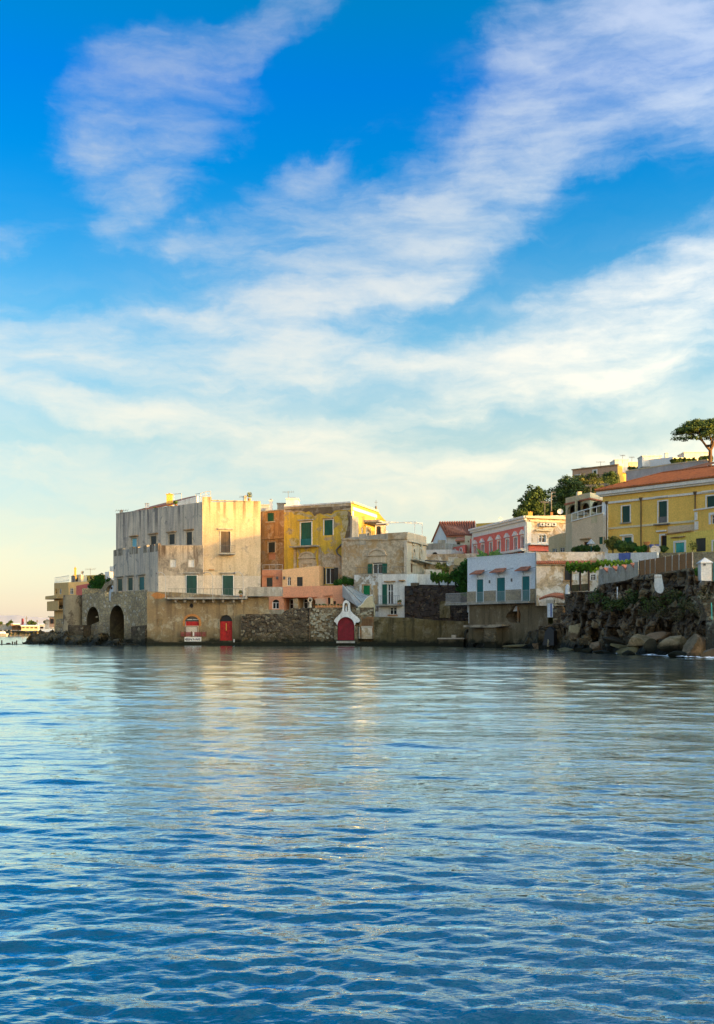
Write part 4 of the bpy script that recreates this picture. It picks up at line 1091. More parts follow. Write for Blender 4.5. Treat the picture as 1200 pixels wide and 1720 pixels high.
# the eroded brown area where the plaster has fallen off
q = MB(); pts = [(590.4, 862), (590.4, 905), (584, 908), (578, 912), (581, 898), (584, 887), (586, 876), (584, 866), (586, 858)]
W.prism(q, [W.uz(*p) for p in reversed(pts)], .003, .05, M_BROWN2); q.build('fallen_plaster_patch', yl.root)
def patch(root, W, pts, m, o=.03, name='fallen_plaster_patch'):
    q = MB(); loop = [W.uz(*p) for p in pts]
    for tri in tri_holes([loop]): q.face([W.pt(a, b, o) for a, b in tri], m)
    for i in range(len(loop)):
        a, b = loop[i], loop[(i + 1) % len(loop)]; q.face([W.pt(*a, o), W.pt(*b, o), W.pt(*b, .001), W.pt(*a, .001)], m)
    return q.build(name, root)
W = yl.W[0]
patch(yl.root, W, [(479, 857.5), (488, 857), (494, 859), (499, 857.5), (507, 858), (514, 860.5), (519, 858.5), (524, 861), (529, 867), (533, 863.5), (538, 862), (544, 864), (550, 862), (557, 863.5), (562, 858), (570, 856), (590, 853), (590, 849.3), (478.5, 855.3)], M_BROWN2, .054)
patch(yl.root, W, [(490, 859.5), (499, 858.5), (508, 861), (516, 864), (523, 865), (529, 870), (526, 874), (519, 869), (510, 866.5), (502, 864), (495, 865)], M_LIMEO, .012)
patch(yl.root, W, [(541, 864.5), (550, 864), (557, 866), (563, 861), (572, 858.5), (585, 858), (584, 866), (586, 876), (584, 887), (580, 898), (574, 908), (572, 898), (576, 886), (574, 872), (566, 866), (558, 870), (550, 867)], M_LIMEO, .015)
patch(yl.root, W, [(540.5, 925), (546, 931), (553, 929), (560, 933), (568, 931), (575, 936), (590, 934), (590, 982), (562.5, 982), (562.5, 953), (546.5, 953), (546.5, 982), (540.5, 982)], M_STUCCO, .018)
patch(yl.root, W, [(499, 921), (503, 934), (501, 948), (505, 958), (500, 985), (530, 985), (529, 960), (533, 950), (530.5, 935), (533, 922), (528, 929), (504, 929)], M_STUCCO, .0025, 'worn_base_coat')
patch(yl.root, W, [(486, 906), (492, 903), (501, 905), (504, 912), (500, 916.5), (489, 916)], M_LIMEO, .012)
W1 = yl.W[1]
q = MB(); W1.box(q, -.02, W1.L + .15, yl.c[1].z - .12, yl.c[1].z + .12, -.2, .35, M_CREAM, z0b=yl.c[2].z - .12, z1b=yl.c[2].z + .12)
W1.box(q, .3, W1.L, yl.c[1].z - 1.0, yl.c[1].z - .55, .003, .15, M_TRIM, z0b=yl.c[2].z - 1.0, z1b=yl.c[2].z - .55); q.build('cornice', yl.root)
q = MB(); W1.box(q, .15, .75, 12, yl.c[1].z - 1.1, .003, .12, M_TRIM); q.build('corner_pilaster', yl.root)
q = MB(); W1.box(q, W1.L - .9, W1.L - .35, 12, yl.c[2].z - 1.1, .003, .12, M_CREAM); q.build('corner_pilaster', yl.root)
yl.win(1, 607.5, 885.5, 611, 896, 'glass'); yl.win(1, 615, 886, 622.5, 908, 'glass', name='door', sur=M_TRIM, sw=.1)
q = MB(); W1.box(q, W1.u(611), W1.u(629), W1.uz(620, 880)[1], W1.uz(620, 876.5)[1], .003, 2.2, M_CONC); q.build('canopy', yl.root)
# grey return wall of the terrace in front of the lit side
yl.finish()
rt = Wall.px(591, 144.2, 602.5, 144.8); t = thing('terrace_pier', 'grey rendered pier at the corner of the faded yellow house', 'pier', rt.pt(.5, 12, 0))
q = MB(); rt.prism(q, [(0, 12), (rt.L, 12), rt.uz(602.5, 868.5), rt.uz(592, 866)], -.5, 0, M_CONC); q.build('pier', t)
# stepped rooftop hut, chimneys, aerials
def hut(name, label, x0, x1, y0, y1, Y, dep, m, cat='rooftop hut', z_extra=1.0, cap=True, group=None):
    a, b = P(x0, y1, Y), P(x1, y0, Y); t = thing(name, label, cat, ((a.x + b.x) / 2, Y + dep / 2, a.z - z_extra), group)
    q = MB(); q.box(a.x, b.x, Y, Y + dep, a.z - z_extra, b.z, m); q.build('wall', t)
    if cap: q = MB(); q.box(a.x - .1, b.x + .1, Y - .1, Y + dep + .1, b.z + .003, b.z + .12, m); q.build('roof', t)
    return t
hut('rooftop_hut', 'white stepped hut with tall aerial on the faded yellow house roof', 481, 501, 838, 852, 151.5, 3, M_WHITE)
hut('rooftop_step', 'low white slab beside the rooftop hut on the brown house', 478, 506, 847.5, 853, 150.8, .6, M_WHITE, 'slab', cap=False)
hut('rooftop_shed', 'low grey tin shed on the brown house roof', 466, 479, 846, 855, 154, 2.5, M_CONC, 'shed')
hut('rooftop_tank', 'long pale green tank housing on the brown house roof', 438, 452, 848.5, 857, 158, 3, M_GALV, 'housing')
chimney(455.5, 838, 857, 153.5, 5, M_WHITE, 'white chimney with a dark cowl on the brown house roof', M_IRON)
antenna(484.5, 825, 838, 152, 'tall aerial on the white stepped rooftop hut', 9, .1)
antenna(492, 835.5, 838, 152.5, 'low wide aerial on the white stepped rooftop hut', 7, .6)

st = House('stucco_house', 'rough brown stucco house with terrace and arched window hood', 'house',
           [(574, 904.5, 143.6), (652, 906.5, 140.4), (652.2, 895.5, 140.4), (684.5, 893.5, 139.2), (716.5, 901.5, 150), (640, 905, 160)], -.5, [M_STUCCO, M_STUCCO, M_STUCCO, M_ORN, M_STUCCO, M_STUCCO], M_CONC)
W = st.W[0]
st.win(0, 626, 939.5, 642.5, 964, 'open', M_SHUTG, name='window') if False else None
u0, z0, u1, z1 = W.rect(626.3, 947, 642.8, 964)
st.h[0].append(([(u0, z0), (u1, z0), (u1, z1 + .75), (u0, z1 + .75)], .3))
opening(st.root, W, u0, z0, u1, z1, 'open', M_SHUTG)
q = MB(); W.box(q, u0, u1, z1 + .01, z1 + .75, -.25, -.18, M_BRSH); q.build('roller_blind', st.root)
pediment(st.root, W, 634, 931.5, 17, 10.5, M_ORN, .45)
q = MB(); W.box(q, .2, W.L, W.uz(600, 906.5)[1] - .0, W.uz(600, 905)[1] + .05, -.2, .12, M_STUCCO, z0b=st.c[1].z - .12, z1b=st.c[1].z + .04); q.build('coping', st.root)
W2 = st.W[2]; q = MB(); W2.box(q, 0, W2.L, W2.uz(668, 906)[1], W2.uz(668, 904.5)[1], .003, .15, M_STUCCO); q.build('string_course', st.root)
q = MB(); W2.box(q, W2.L - .42, W2.L, 8.3, st.c[3].z - 1.1, .003, .1, M_LIMEW); q.build('corner_strip', st.root)
W3 = st.W[3]
z9 = st.c[3].z
q = MB(); W3.box(q, 0, W3.L, z9 - 1.25, z9 - 1.0, .003, .28, M_ORN, z0b=st.c[4].z - 1.25, z1b=st.c[4].z - 1.0); q.build('cornice', st.root)
for cx in (694.5, 706.5):        # moulded cartouches
    u, z = W3.uz(cx, 930); q = MB()
    for k in range(12):
        t0, t1 = 2 * math.pi * k / 12, 2 * math.pi * (k + 1) / 12
        pts = [(u + a * math.cos(t_), z + b * math.sin(t_)) for (a, b, t_) in ((.85, 1.0, t0), (.85, 1.0, t1), (.5, .62, t1), (.5, .62, t0))]
        q.hexa([W3.pt(*p, .18) for p in pts], [W3.pt(*p, .003) for p in pts], M_ORN)
    W3.prism(q, [(u + .45 * math.cos(2 * math.pi * k / 10), z + .58 * math.sin(2 * math.pi * k / 10)) for k in range(10)], .003, .03, M_DARK)
    W3.prism(q, [(u - .25, z - .4), (u + .25, z - .4), (u, z + .35)], .031, .12, M_ORN)
    W3.box(q, u - 1.0, u + 1.0, z - 1.45, z - 1.15, .003, .22, M_ORN); W3.box(q, u - .75, u + .75, z + 1.1, z + 1.3, .003, .2, M_ORN)
    q.build('cartouche', st.root)
st.win(3, 690.5, 946, 694, 962, 'dark'); st.win(3, 700, 947, 711, 963, 'shut', M_ORN)
q = MB(); W3.box(q, W3.u(690), W3.L + .6, W3.uz(700, 943.5)[1], W3.uz(700, 941.5)[1], .003, .9, M_CONC); q.build('canopy', st.root)
rail(st.root, W, W.u(600), W.u(652), W.uz(640, 964)[1], W.uz(640, 964)[1] + .9, .55, M_IRON, .4, .018)
rail(st.root, W2, W2.u(653), W2.u(684), W2.uz(668, 964)[1], W2.uz(668, 964)[1] + .9, .5, M_IRON, .4, .018)
q = MB(); W.box(q, W.u(598), W.L, W.uz(640, 966)[1], W.uz(640, 964.2)[1], .003, .62, M_CONC); W2.box(q, 0.1, W2.L, W2.uz(668, 966)[1], W2.uz(668, 964.2)[1], .003, .6, M_CONC); q.build('balcony', st.root)
st.finish()
wp = Wall.px(602, 142, 613, 141.6); t = thing('terrace_parapet', 'short grey block on the terrace below the lit yellow wall', 'parapet', wp.pt(.5, 13, -.5))
q = MB(); wp.box(q, 0, wp.L, 13.3, wp.uz(607, 896.5)[1], -.6, -.3, M_CONC); q.build('block', t)
# white pergola frame on the terrace
t = thing('pergola', 'thin white pergola frame over the stucco house terrace', 'pergola', P(680, 894, 146))
q = MB(); A_, B_, C_, D_ = P(697, 895, 145), P(709.5, 899, 150), P(697, 876.6, 145), P(709.5, 879.8, 150); E_, F_ = P(631, 875.5, 151), P(632, 880, 146)
q.bar(A_, C_, .07, M_TRIM, 4); q.bar(B_, D_, .07, M_TRIM, 4); q.build('post', t)
q = MB(); q.bar(C_, D_, .07, M_TRIM, 4); q.bar(C_, F_, .07, M_TRIM, 4); q.bar(D_, E_, .06, M_TRIM, 4)
for k in range(1, 6): q.bar(C_.lerp(F_, k / 6), D_.lerp(E_, k / 6), .03, M_TRIM, 4)
q.build('beam', t)
# chapel turret with tiled spire
cx = P(636.5, 906, 160); t = thing('bell_turret', 'cream turret with yellow tiled cone roof and small cross', 'turret', (cx.x, cx.y, 12))
wr = 11.5 / FOC * 160
q = MB(); q.box(cx.x - wr * .8, cx.x + wr, 158.5, 162, 12, P(636, 875.5, 158.5).z, M_CREAMP2); q.build('wall', t)
Wt = Wall((cx.x - wr * .8, 158.5), (cx.x + wr, 158.5)); u0, z0, u1, z1 = Wt.rect(632.5, 883.5, 640, 898); opening(t, Wt, u0, z0, u1, z1, 'dark', arch=True, depth=-.08, sur=M_LIMEW, sw=.1, off=.0)
q = MB(); zb = P(636, 875.4, 158.5).z; za = P(632, 855, 160).z; ap = Vector((cx.x - .4, 160.3, za)); n = 12
bx = [(cx.x - wr * .9, 158.3), (cx.x + wr * 1.05, 158.3), (cx.x + wr * 1.05, 162.2), (cx.x - wr * .9, 162.2)]
rows_ = [(0, 1.0), (.25, .70), (.5, .46), (.75, .25), (1, .04)]
for (t0, s0), (t1, s1) in zip(rows_, rows_[1:]):
    for i in range(4):
        a, b = Vector((*bx[i], zb)), Vector((*bx[(i + 1) % 4], zb)); c0 = Vector((ap.x, ap.y, zb))
        f = lambda p, s, tt: Vector((ap.x + (p.x - ap.x) * s, ap.y + (p.y - ap.y) * s, zb + (za - zb) * tt))
        q.face([f(a, s0, t0) , f(b, s0, t0), f(b, s1, t1), f(a, s1, t1)], M_YTILE)
q.build('tiled_cone', t)
q = MB(); q.bar(ap - Vector((0, 0, .3)), ap + Vector((0, 0, .45)), .16, M_IRON, 6); q.bar(ap, ap + Vector((0, 0, 1.4)), .035, M_IRON, 4); q.bar(ap + Vector((-.25, 0, 1.05)), ap + Vector((.25, 0, 1.05)), .03, M_IRON, 4); q.build('cross', t)
dish(650, 893.5, 158, 2.2, 'small pale dish right of the tiled turret', (.3, -1, .3))

# ================================================================== salmon house and its terrace
sm = House('salmon_house', 'low salmon painted house with a shaded porch behind the dark stone wall', 'house',
           [(450, 1001.5, 142.6), (474.5, 985.5, 142.2), (577.5, 983.3, 139.8)], -.5, [M_PINKM], M_PINKM, back=5)
sm.c[1] = P(474.6, 985.5, 142.2)
W = sm.W[1]; Wa = sm.W[0]
pz = lambda x, y: W.uz(x, y)
u_a, u_b = W.u(455), W.u(531)
porch = [(W.u(476.5), W.uz(476, 1032)[1]), (W.u(531), W.uz(531, 1022)[1]), (W.u(531), W.uz(531, 1010)[1]), (W.u(527), W.uz(527, 1006)[1]), (W.u(519), W.uz(519, 1003.6)[1]), (W.u(476.5), W.uz(476, 1004.3)[1])]
sm.h[1].append((porch, 2.2))
q = MB(); W.prism(q, [(a, b) for a, b in porch], -2.3, -2.2, M_BROWN); q.build('porch_back', sm.root)
for (x0, x1, y0, y1) in ((478, 491, 1006, 1030), (502, 516, 1006, 1022)):
    a, b, c, d = W.rect(x0, y0, x1, y1); opening(sm.root, W, a, b, c, d, 'glass', off=-2.1, depth=.02, name='door')
u0, z0, u1, z1 = Wa.rect(457.5, 1007, 469, 1023); sm.h[0].append((arch_poly(u0, z0, u1, z1 + .0, .35), .3)); opening(sm.root, Wa, u0, z0, u1, z1, 'glass', arch=True, rise=.35)
q = MB(); W.box(q, W.u(474.5), W.u(533), W.uz(500, 1004.2)[1], W.uz(500, 1003)[1], .003, .3, M_TILE); q.build('porch_eave', sm.root)
q = MB(); W.box(q, W.u(493), W.u(500.5), W.uz(495, 1030)[1], W.uz(495, 1004.5)[1], -2.19, -.02, M_STUCCO); q.build('porch_pier', sm.root)
sm.win(1, 551, 1004, 555, 1014.5, 'dark', lintel=M_PINKM); sm.win(1, 560, 1009.5, 564.5, 1015, 'dark')
wbox('door_leaf', sm.root, W, 555.4, 1005, 560, 1014.5, .003, .06, M_PINKL)
sm.finish()
su = House('salmon_upper_storey', 'bright apricot upper storey with sloping top above the salmon house', 'house', [(474.5, 957, 146.4), (536.5, 950.2, 145)], 3, [M_PINKL], M_PINKL, back=4)
su.win(0, 482.8, 969.5, 488.8, 983.5, 'glass'); su.win(0, 498.8, 969.2, 508.6, 984.5, 'shut', M_DARKSH)
q = MB(); u, z = su.W[0].uz(478, 971); su.W[0].box(q, u - .14, u + .14, z - .2, z + .2, .003, .16, M_IRON); q.build('wall_lamp', su.root)
su.finish()
sd = House('dusky_annex', 'small dusky pink annex with one shuttered window beside the apricot storey', 'house', [(440, 957.8, 147.6), (474.3, 957.5, 147.2)], 3, [M_PINKD], M_CONC, back=4)
sd.win(0, 448, 970.5, 458, 985.5, 'shut', M_DARKSH, lintel=M_PINKD)
q = MB(); u, z = sd.W[0].uz(466, 971); sd.W[0].box(q, u - .14, u + .14, z - .2, z + .2, .003, .16, M_IRON); q.build('wall_lamp', sd.root)
rail(sd.root, sd.W[0], .1, sd.W[0].L, sd.c[0].z, sd.c[0].z + .75, -.15, M_GALV, .8, .03)
sd.finish()
Wp = Wall.px(450, 139.6, 476, 139.2); t = thing('porch_parapet', 'small greenish grey parapet below the salmon house porch', 'parapet', Wp.pt(1, 0, 0))
q = MB(); Wp.box(q, Wp.u(452), Wp.u(476.5), 0, Wp.uz(465, 1024)[1], -.4, 0, M_CONC); q.build('block', t)
Wl2 = Wall.px(529, 139.2, 577, 138.2); t = thing('trellis', 'diamond lattice trellis beside the porch of the salmon house', 'trellis', Wl2.pt(.5, 4, 0))
q = MB(); u0, z0, u1, z1 = Wl2.rect(530, 1005.5, 547, 1016.5)
for k in range(-7, 9):
    for sgn in (1, -1):
        ua = u0 + (u1 - u0) * k / 8; ub = ua + sgn * (z1 - z0); a, b = Vector((ua, z0, 0)), Vector((ub, z1, 0))
        lo = max(0, min(1, ((u0 - ua) / (ub - ua)))) ; hi = max(0, min(1, ((u1 - ua) / (ub - ua)))); lo, hi = min(lo, hi), max(lo, hi)
        if hi - lo > .05: a2, b2 = a.lerp(b, lo), a.lerp(b, hi); q.bar(Wl2.pt(a2.x, a2.y, 0), Wl2.pt(b2.x, b2.y, 0), .03, M_ORN, 4)
q.build('lattice', t)
for k in range(9):
    x0 = 529.5 + 5.2 * k; Y_ = 138.6 - k * .1; a, b = P(x0, 1021.5, Y_), P(x0 + 4.5, 1017.2, Y_)
    t = thing('planter_box', ('terracotta planter box, number %s from the left on the stone wall top' % ('first', 'second', 'third', 'fourth', 'fifth', 'sixth', 'seventh', 'eighth', 'ninth')[k]).replace('number ', ''), 'planter', a, 'terracotta planters along the wall top')
    q = MB(); q.hexa([(a.x + .03, Y_, a.z), (b.x - .03, Y_, a.z), (b.x, Y_, b.z), (a.x, Y_, b.z)], [(a.x + .03, Y_ + .3, a.z), (b.x - .03, Y_ + .3, a.z), (b.x, Y_ + .3, b.z), (a.x, Y_ + .3, b.z)], M_TERRA); q.build('pot', t)
    q = MB(); leaves(q, ((a.x + b.x) / 2, Y_ + .15, b.z + .1), .2, 26, M_LEAFH, .08, random.Random(k), .7); q.build('foliage', t)
# small pale shrine statue on the terrace wall
t = thing('garden_ornament', 'pale carved stone ornament on the wall between porch and trellis', 'ornament', P(521, 1024, 138.8))
q = MB(); c = P(521, 1021, 138.8)
q.bar(c, c + Vector((0, 0, .65)), .24, M_ORN, 8, .15); q.build('pedestal', t)
q = MB(); e = c + Vector((0, 0, 1.0)); N = 10
for k in range(N):
    t0, t1 = 2 * math.pi * k / N, 2 * math.pi * (k + 1) / N; q.bar(e + Vector((.26 * math.cos(t0), 0, .28 * math.sin(t0))), e + Vector((.26 * math.cos(t1), 0, .28 * math.sin(t1))), .09, M_ORN, 5)
q.build('ring', t)
tree('shrub', 'green shrub over the salmon house roof at the foot of the stucco wall', P(578, 984, 141.5), [(*P(571, 978, 141.5), .65), (*P(580, 975, 142), .8), (*P(589, 979, 142), .6), (*P(564, 981, 141.5), .4)], M_LEAFH, M_BARKD, .06, 1500, .10, 21, .8, cat='shrub')

# ================================================================== stone walls and shrine gate at the water
Wm = Wall.px(405, 136.3, 520, 135.2); t = thing('dark_stone_wall', 'dark lava stone wall right of the second red door', 'wall', Wm.pt(Wm.L / 2, -1, 0))
relief('masonry', t, Wm, [(0, Wm.uz(405, 1031.5)[1]), Wm.uz(473, 1031), Wm.uz(482, 1024), Wm.uz(492, 1021.5), (Wm.L, Wm.uz(520, 1021.5)[1])], -1.5, M_DKSTONE, 60, .16, seed=3, nz=26)
Wn = Wall.px(520.3, 135.0, 628, 134.2); t = thing('rubble_wall', 'brown rubble stone wall behind the white shrine gate', 'wall', Wn.pt(Wn.L / 2, -1, 0))
relief('masonry', t, Wn, [(0, Wn.uz(520, 1020.5)[1]), (Wn.L, Wn.uz(628, 1020.5)[1])], -1.5, M_RUBBLE, 60, .18, seed=5, nz=26)
stones('stones', t, Wn, .2, Wn.u(560), 1.0, 4.6, M_RUBBLE2, 90, 5); stones('stones', Wm_t := t, Wn, Wn.u(600), Wn.L - .2, 3.2, 4.6, M_RUBBLE2, 20, 6)
stones('stones', bpy.data.objects['dark_stone_wall'], Wm, .4, Wm.L - .2, 1.0, 3.8, M_DKSTONE2, 110, 8)
Wg = Wall.px(555, 133.6, 612, 133.4); t = thing('shrine_gate', 'white bell gabled gate with a niche over a dark red arched door', 'gate', Wg.pt(Wg.L / 2, -.5, 0))
au0, az0, au1, az1 = Wg.rect(567, 1036.5, 595.5, 1075.5); nu0, nz0, nu1, nz1 = Wg.rect(578.7, 1013, 584.8, 1027.5)
prof = [(561.5, 1044), (563, 1040), (566, 1036.5), (571, 1032), (575, 1026), (576, 1019), (576, 1014), (578, 1010), (581.5, 1007.8), (585.5, 1010), (588, 1014), (588, 1020), (589, 1026), (594, 1031.5), (600, 1036), (604, 1040), (605, 1043), (603, 1045.5), (598.5, 1045.8)]
tp_ = [Wg.uz(*p) for p in prof]
cx_ = (au0 + au1) / 2; rr_ = (au1 - au0) / 2; zs = az1 - rr_; arc = [(cx_ + rr_ * math.cos(math.pi * k / 14), zs + rr_ * math.sin(math.pi * k / 14)) for k in range(15)]
outl = tp_ + [(au1 + .02, zs)] + arc[1:-1] + [(au0 - .02, zs)] + [Wg.uz(564.5, 1046)]
q = MB(); fr = [Wg.pt(a, b, .1) for a, b in outl]; bk = [Wg.pt(a, b, -.6) for a, b in outl]
niche = arch_poly(nu0, nz0, nu1, nz1)
loops = [outl, niche]; fl_ = outl + niche
for tr in tri_holes(loops):
    q.face([Wg.pt(a, b, .1) for a, b in tr], M_WHITE); q.face([Wg.pt(a, b, -.6) for a, b in reversed(tr)], M_WHITE)
for l in loops:
    for i in range(len(l)):
        a, b = l[i], l[(i + 1) % len(l)]; q.face([Wg.pt(*a, .1), Wg.pt(*b, .1), Wg.pt(*b, -.6), Wg.pt(*a, -.6)], M_WHITE)
q.build('bell_gable', t)
q = MB(); Wg.prism(q, [(au0, az0 - .6), (au1, az0 - .6)] + arc, -.55, -.42, M_DARK); Wg.prism(q, [(au0 + .02, zs + .18), (au1 - .02, zs + .18)] + [(a, b) for a, b in arc if b > zs + .25], -.415, -.36, M_REDB); q.build('lunette', t)
for a, b in ((au0 + .02, cx_ - .012), (cx_ + .012, au1 - .02)):
    q = MB(); Wg.box(q, a, b, az0, zs + .16, -.40, -.30, M_REDB); 
    for k in range(1, 5): Wg.box(q, a + .03, b - .03, az0 + (zs - az0) * k / 5, az0 + (zs - az0) * k / 5 + .05, -.298, -.27, M_REDB)
    q.build('door_leaf', t)
for a, b in ((au0 - .42, au0 - .01), (au1 + .01, au1 + .45)):
    q = MB(); Wg.box(q, a, b, -1.3, zs - .05, -.8, .02, M_RUBBLE); q.build('jamb', t)
q = MB(); Wg.box(q, au0 - .1, au1 + .1, az0 - .35, az0 - .1, -.5, .5, M_CONC); q.build('doorstep', t)
q = MB(); a = Wg.pt((nu0 + nu1) / 2, nz0 + .05, -.2); q.bar(a, a + Vector((0, 0, .6)), .13, M_BLUEW, 7, .08); q.bar(a + Vector((0, 0, .6)), a + Vector((0, 0, .78)), .09, M_PINKL, 7, .05)
q.build('figurine', t)
q = MB(); Wg.prism(q, [(a, b) for a, b in niche], -.62, -.59, M_GREY); q.build('niche_back', t)
# patched doorway right of the gate
Wh = Wall.px(603, 133.7, 629, 133.5); t = thing('patched_doorway', 'walled doorway of brown planks over a cream panel beside the shrine gate', 'doorway', Wh.pt(1, 0, 0))
u0, z0, u1, z1 = Wh.rect(604, 1036, 628, 1073); q = MB(); Wh.box(q, u0, u1, z0, z1, -.5, .04, M_BRICKD); q.build('surround', t)
u0, z0, u1, z1 = Wh.rect(608.5, 1039, 625, 1052)
for k in range(6):
    q = MB(); w_ = (u1 - u0) / 6; Wh.box(q, u0 + w_ * k + .02, u0 + w_ * (k + 1) - .02, z0, z1, .043, .08 + .02 * (k % 2), M_WOOD); q.build('plank', t)
q = MB(); u0, z0, u1, z1 = Wh.rect(608, 1053, 625.5, 1073); Wh.box(q, u0, u1, z0, z1 - .15, .043, .12, M_CREAMP); Wh.box(q, u0 - .05, u1 + .05, z1 - .148, z1 + .1, .043, .2, M_LIMEW); q.build('panel', t)
q = MB(); Wh.box(q, 0.02, .12, z0, z1, .05, .12, M_LIMEW); q.build('jamb', t)
# quay under the walls
Wq = Wall.px(404, 135.4, 628, 132.7); q = MB(); Wq.box(q, 0, Wq.L, -1.5, .5, -1.5, .0, M_OLIVE); tag(q.build('quay'), kind='structure')
# ramped stair down from the terrace
t = thing('ramp_stair', 'grey ramped stair with pale parapets descending right from the salmon house', 'stair', P(600, 1020, 138))
q = MB(); A0, A1, B0, B1 = P(575.5, 983, 138.6), P(606.5, 1014, 136.6), P(575.5, 1003, 138.6), P(601.5, 1019, 136.6)
dn = Vector((.0, .28, 0))
q.hexa([B0, B1, A1, A0], [p + dn for p in (B0, B1, A1, A0)], M_CONCB); q.build('parapet', t)
q = MB(); up = Vector((0, 0, .12)); q.hexa([A0, A1, A1 + up, A0 + up], [p + Vector((0, .36, 0)) for p in (A0, A1, A1 + up, A0 + up)], M_TRIM); q.build('coping', t)
q = MB(); n = 14; a, b = P(579, 985, 139.4), P(609, 1014, 137.4); a2, b2 = P(586, 985.5, 141.5), P(619, 1002, 139.6)
for k in range(n):
    p0, p1, r0, r1 = a.lerp(b, k / n), a.lerp(b, (k + 1) / n), a2.lerp(b2, k / n), a2.lerp(b2, (k + 1) / n)
    q.hexa([Vector((p0.x, p0.y, p0.z - 1.2)), Vector((p1.x, p1.y, p0.z - 1.2)), Vector((p1.x, p1.y, p0.z)), p0], [Vector((r0.x, r0.y, r0.z - 1.2)), Vector((r1.x, r1.y, r0.z - 1.2)), Vector((r1.x, r1.y, r0.z)), r0], M_CONCB)
q.build('steps', t)
q = MB(); a, b = P(583, 985, 142), P(622, 1001, 139.8); a3, b3 = P(586, 981.5, 142), P(613, 1000.5, 140); q.hexa([a, b, b3 + Vector((.9, 0, .1)), a3], [p + Vector((0, .3, 0)) for p in (a, b, b3 + Vector((.9, 0, .1)), a3)], M_CONCB); q.build('parapet', t)
Wb = Wall.px(601, 135.4, 629, 134.9); t = thing('curved_wall', 'beige wall with a rising curved white rim below the stair', 'wall', Wb.pt(1, 3, 0))
cur = [(602, 1020), (606, 1018), (610, 1014), (614, 1008), (618, 1004), (622, 1001.5), (625, 1000.5), (626, 1003), (626.5, 1010), (629, 1016)]
q = MB(); Wb.prism(q, [Wb.uz(604, 1036), Wb.uz(629, 1036)] + [Wb.uz(*p) for p in reversed(cur)], -.5, 0, M_BEIGE); q.build('wall', t)
q = MB(); cc = [Wb.uz(*p) for p in cur[:7]]
for (a, b), (c, d) in zip(cc, cc[1:]): q.hexa([Wb.pt(a, b, .06), Wb.pt(c, d, .06), Wb.pt(c, d + .13, .06), Wb.pt(a, b + .13, .06)], [Wb.pt(a, b, -.55), Wb.pt(c, d, -.55), Wb.pt(c, d + .13, -.55), Wb.pt(a, b + .13, -.55)], M_TRIM)
q.build('coping', t)

# ================================================================== peeling white house with a balcony
wh = House('white_house', 'peeling white house with green balcony door above the olive quay wall', 'house', [(595, 966, 141), (636, 965, 139.2), (684, 964.5, 137.3), (702, 964, 141)], 0, [M_WHITEP, M_WHITE, M_WHITE], M_CONC, back=5)
wh.win(0, 610.5, 983.5, 622, 999.5, 'shut', M_GREEN, sur=M_STUCCO, sw=.18)
wh.win(0, 627.5, 984, 633.5, 1016, 'dark') if False else wbox('stucco_patch', wh.root, wh.W[0], 627, 983, 634.5, 1015, .003, .03, M_STUCCO)
W = wh.W[1]
d = wh.win(1, 651, 981, 660.5, 1015.5, 'glass', name='door', lintel=M_BROWN)
wbox('shutter', d, W, 643, 981.5, 650.6, 1015.3, .01, .09, M_SHUTG)
u0, z0, u1, z1 = W.rect(637.5, 1015.5, 677, 1018); q = MB(); W.box(q, u0, u1, z0, z1, .003, .9, M_CONC); bl = q.build('balcony', wh.root)
rail(bl, W, u0 + .05, u1 - .05, z1, z1 + 1.1, .85, M_IRON, .28, .018)
wh.win(1, 654.5, 1020.5, 666.5, 1032.5, 'glass', sill=M_BRICK, sur=M_GALV, sw=.05)
q = MB(); u, z = W.uz(677, 975); W.box(q, W.u(672), W.u(681), z - .1, z + .05, .003, .4, M_BROWN); q.build('lintel', wh.root)
wh.finish()
for k, (px, h) in enumerate(((669.5, 7), (673, 9))): potplant(px, 1015, 136.4, h, ('low bushy pot on the white house balcony', 'taller bushy pot at the right end of the white house balcony')[k], 30 + k, M_LEAFO, 6)
# olive quay wall
Wo = Wall.px(627.5, 133.5, 790, 129.5); t = thing('quay_wall', 'long olive brown damp quay wall right of the shrine gate', 'wall', Wo.pt(Wo.L / 2, -1, 0))
relief('masonry', t, Wo, [(0, Wo.uz(627, 1036)[1]), Wo.uz(684, 1037.5), Wo.uz(730, 1042), (Wo.L, Wo.uz(790, 1043.5)[1])], -1.5, M_OLIVE, 80, .10, seed=8, nz=20)
q = MB(); Wo.box(q, 0, Wo.u(775), -1.5, .42, .05, .9, M_OLIVE); q.build('footing', t)
Wj = Wall.px(737, 128.4, 779, 127.4); t = thing('concrete_landing', 'small pale topped concrete landing slab at the waterline', 'landing', Wj.pt(1, 0, 0))
q = MB(); Wj.box(q, 0, Wj.L, -1.2, Wj.uz(757, 1073.6)[1], -1.6, 0, M_CONCD); q.build('block', t); q = MB(); z = Wj.uz(757, 1073.6)[1]; Wj.box(q, -.1, Wj.L + .1, z + .003, z + .14, -1.65, .12, M_LIMEW); q.build('slab', t)
q = MB(); Wj.box(q, Wj.u(756), Wj.u(763), z + .15, z + .5, -1.2, -.8, M_LIMEW); q.build('bollard', t)
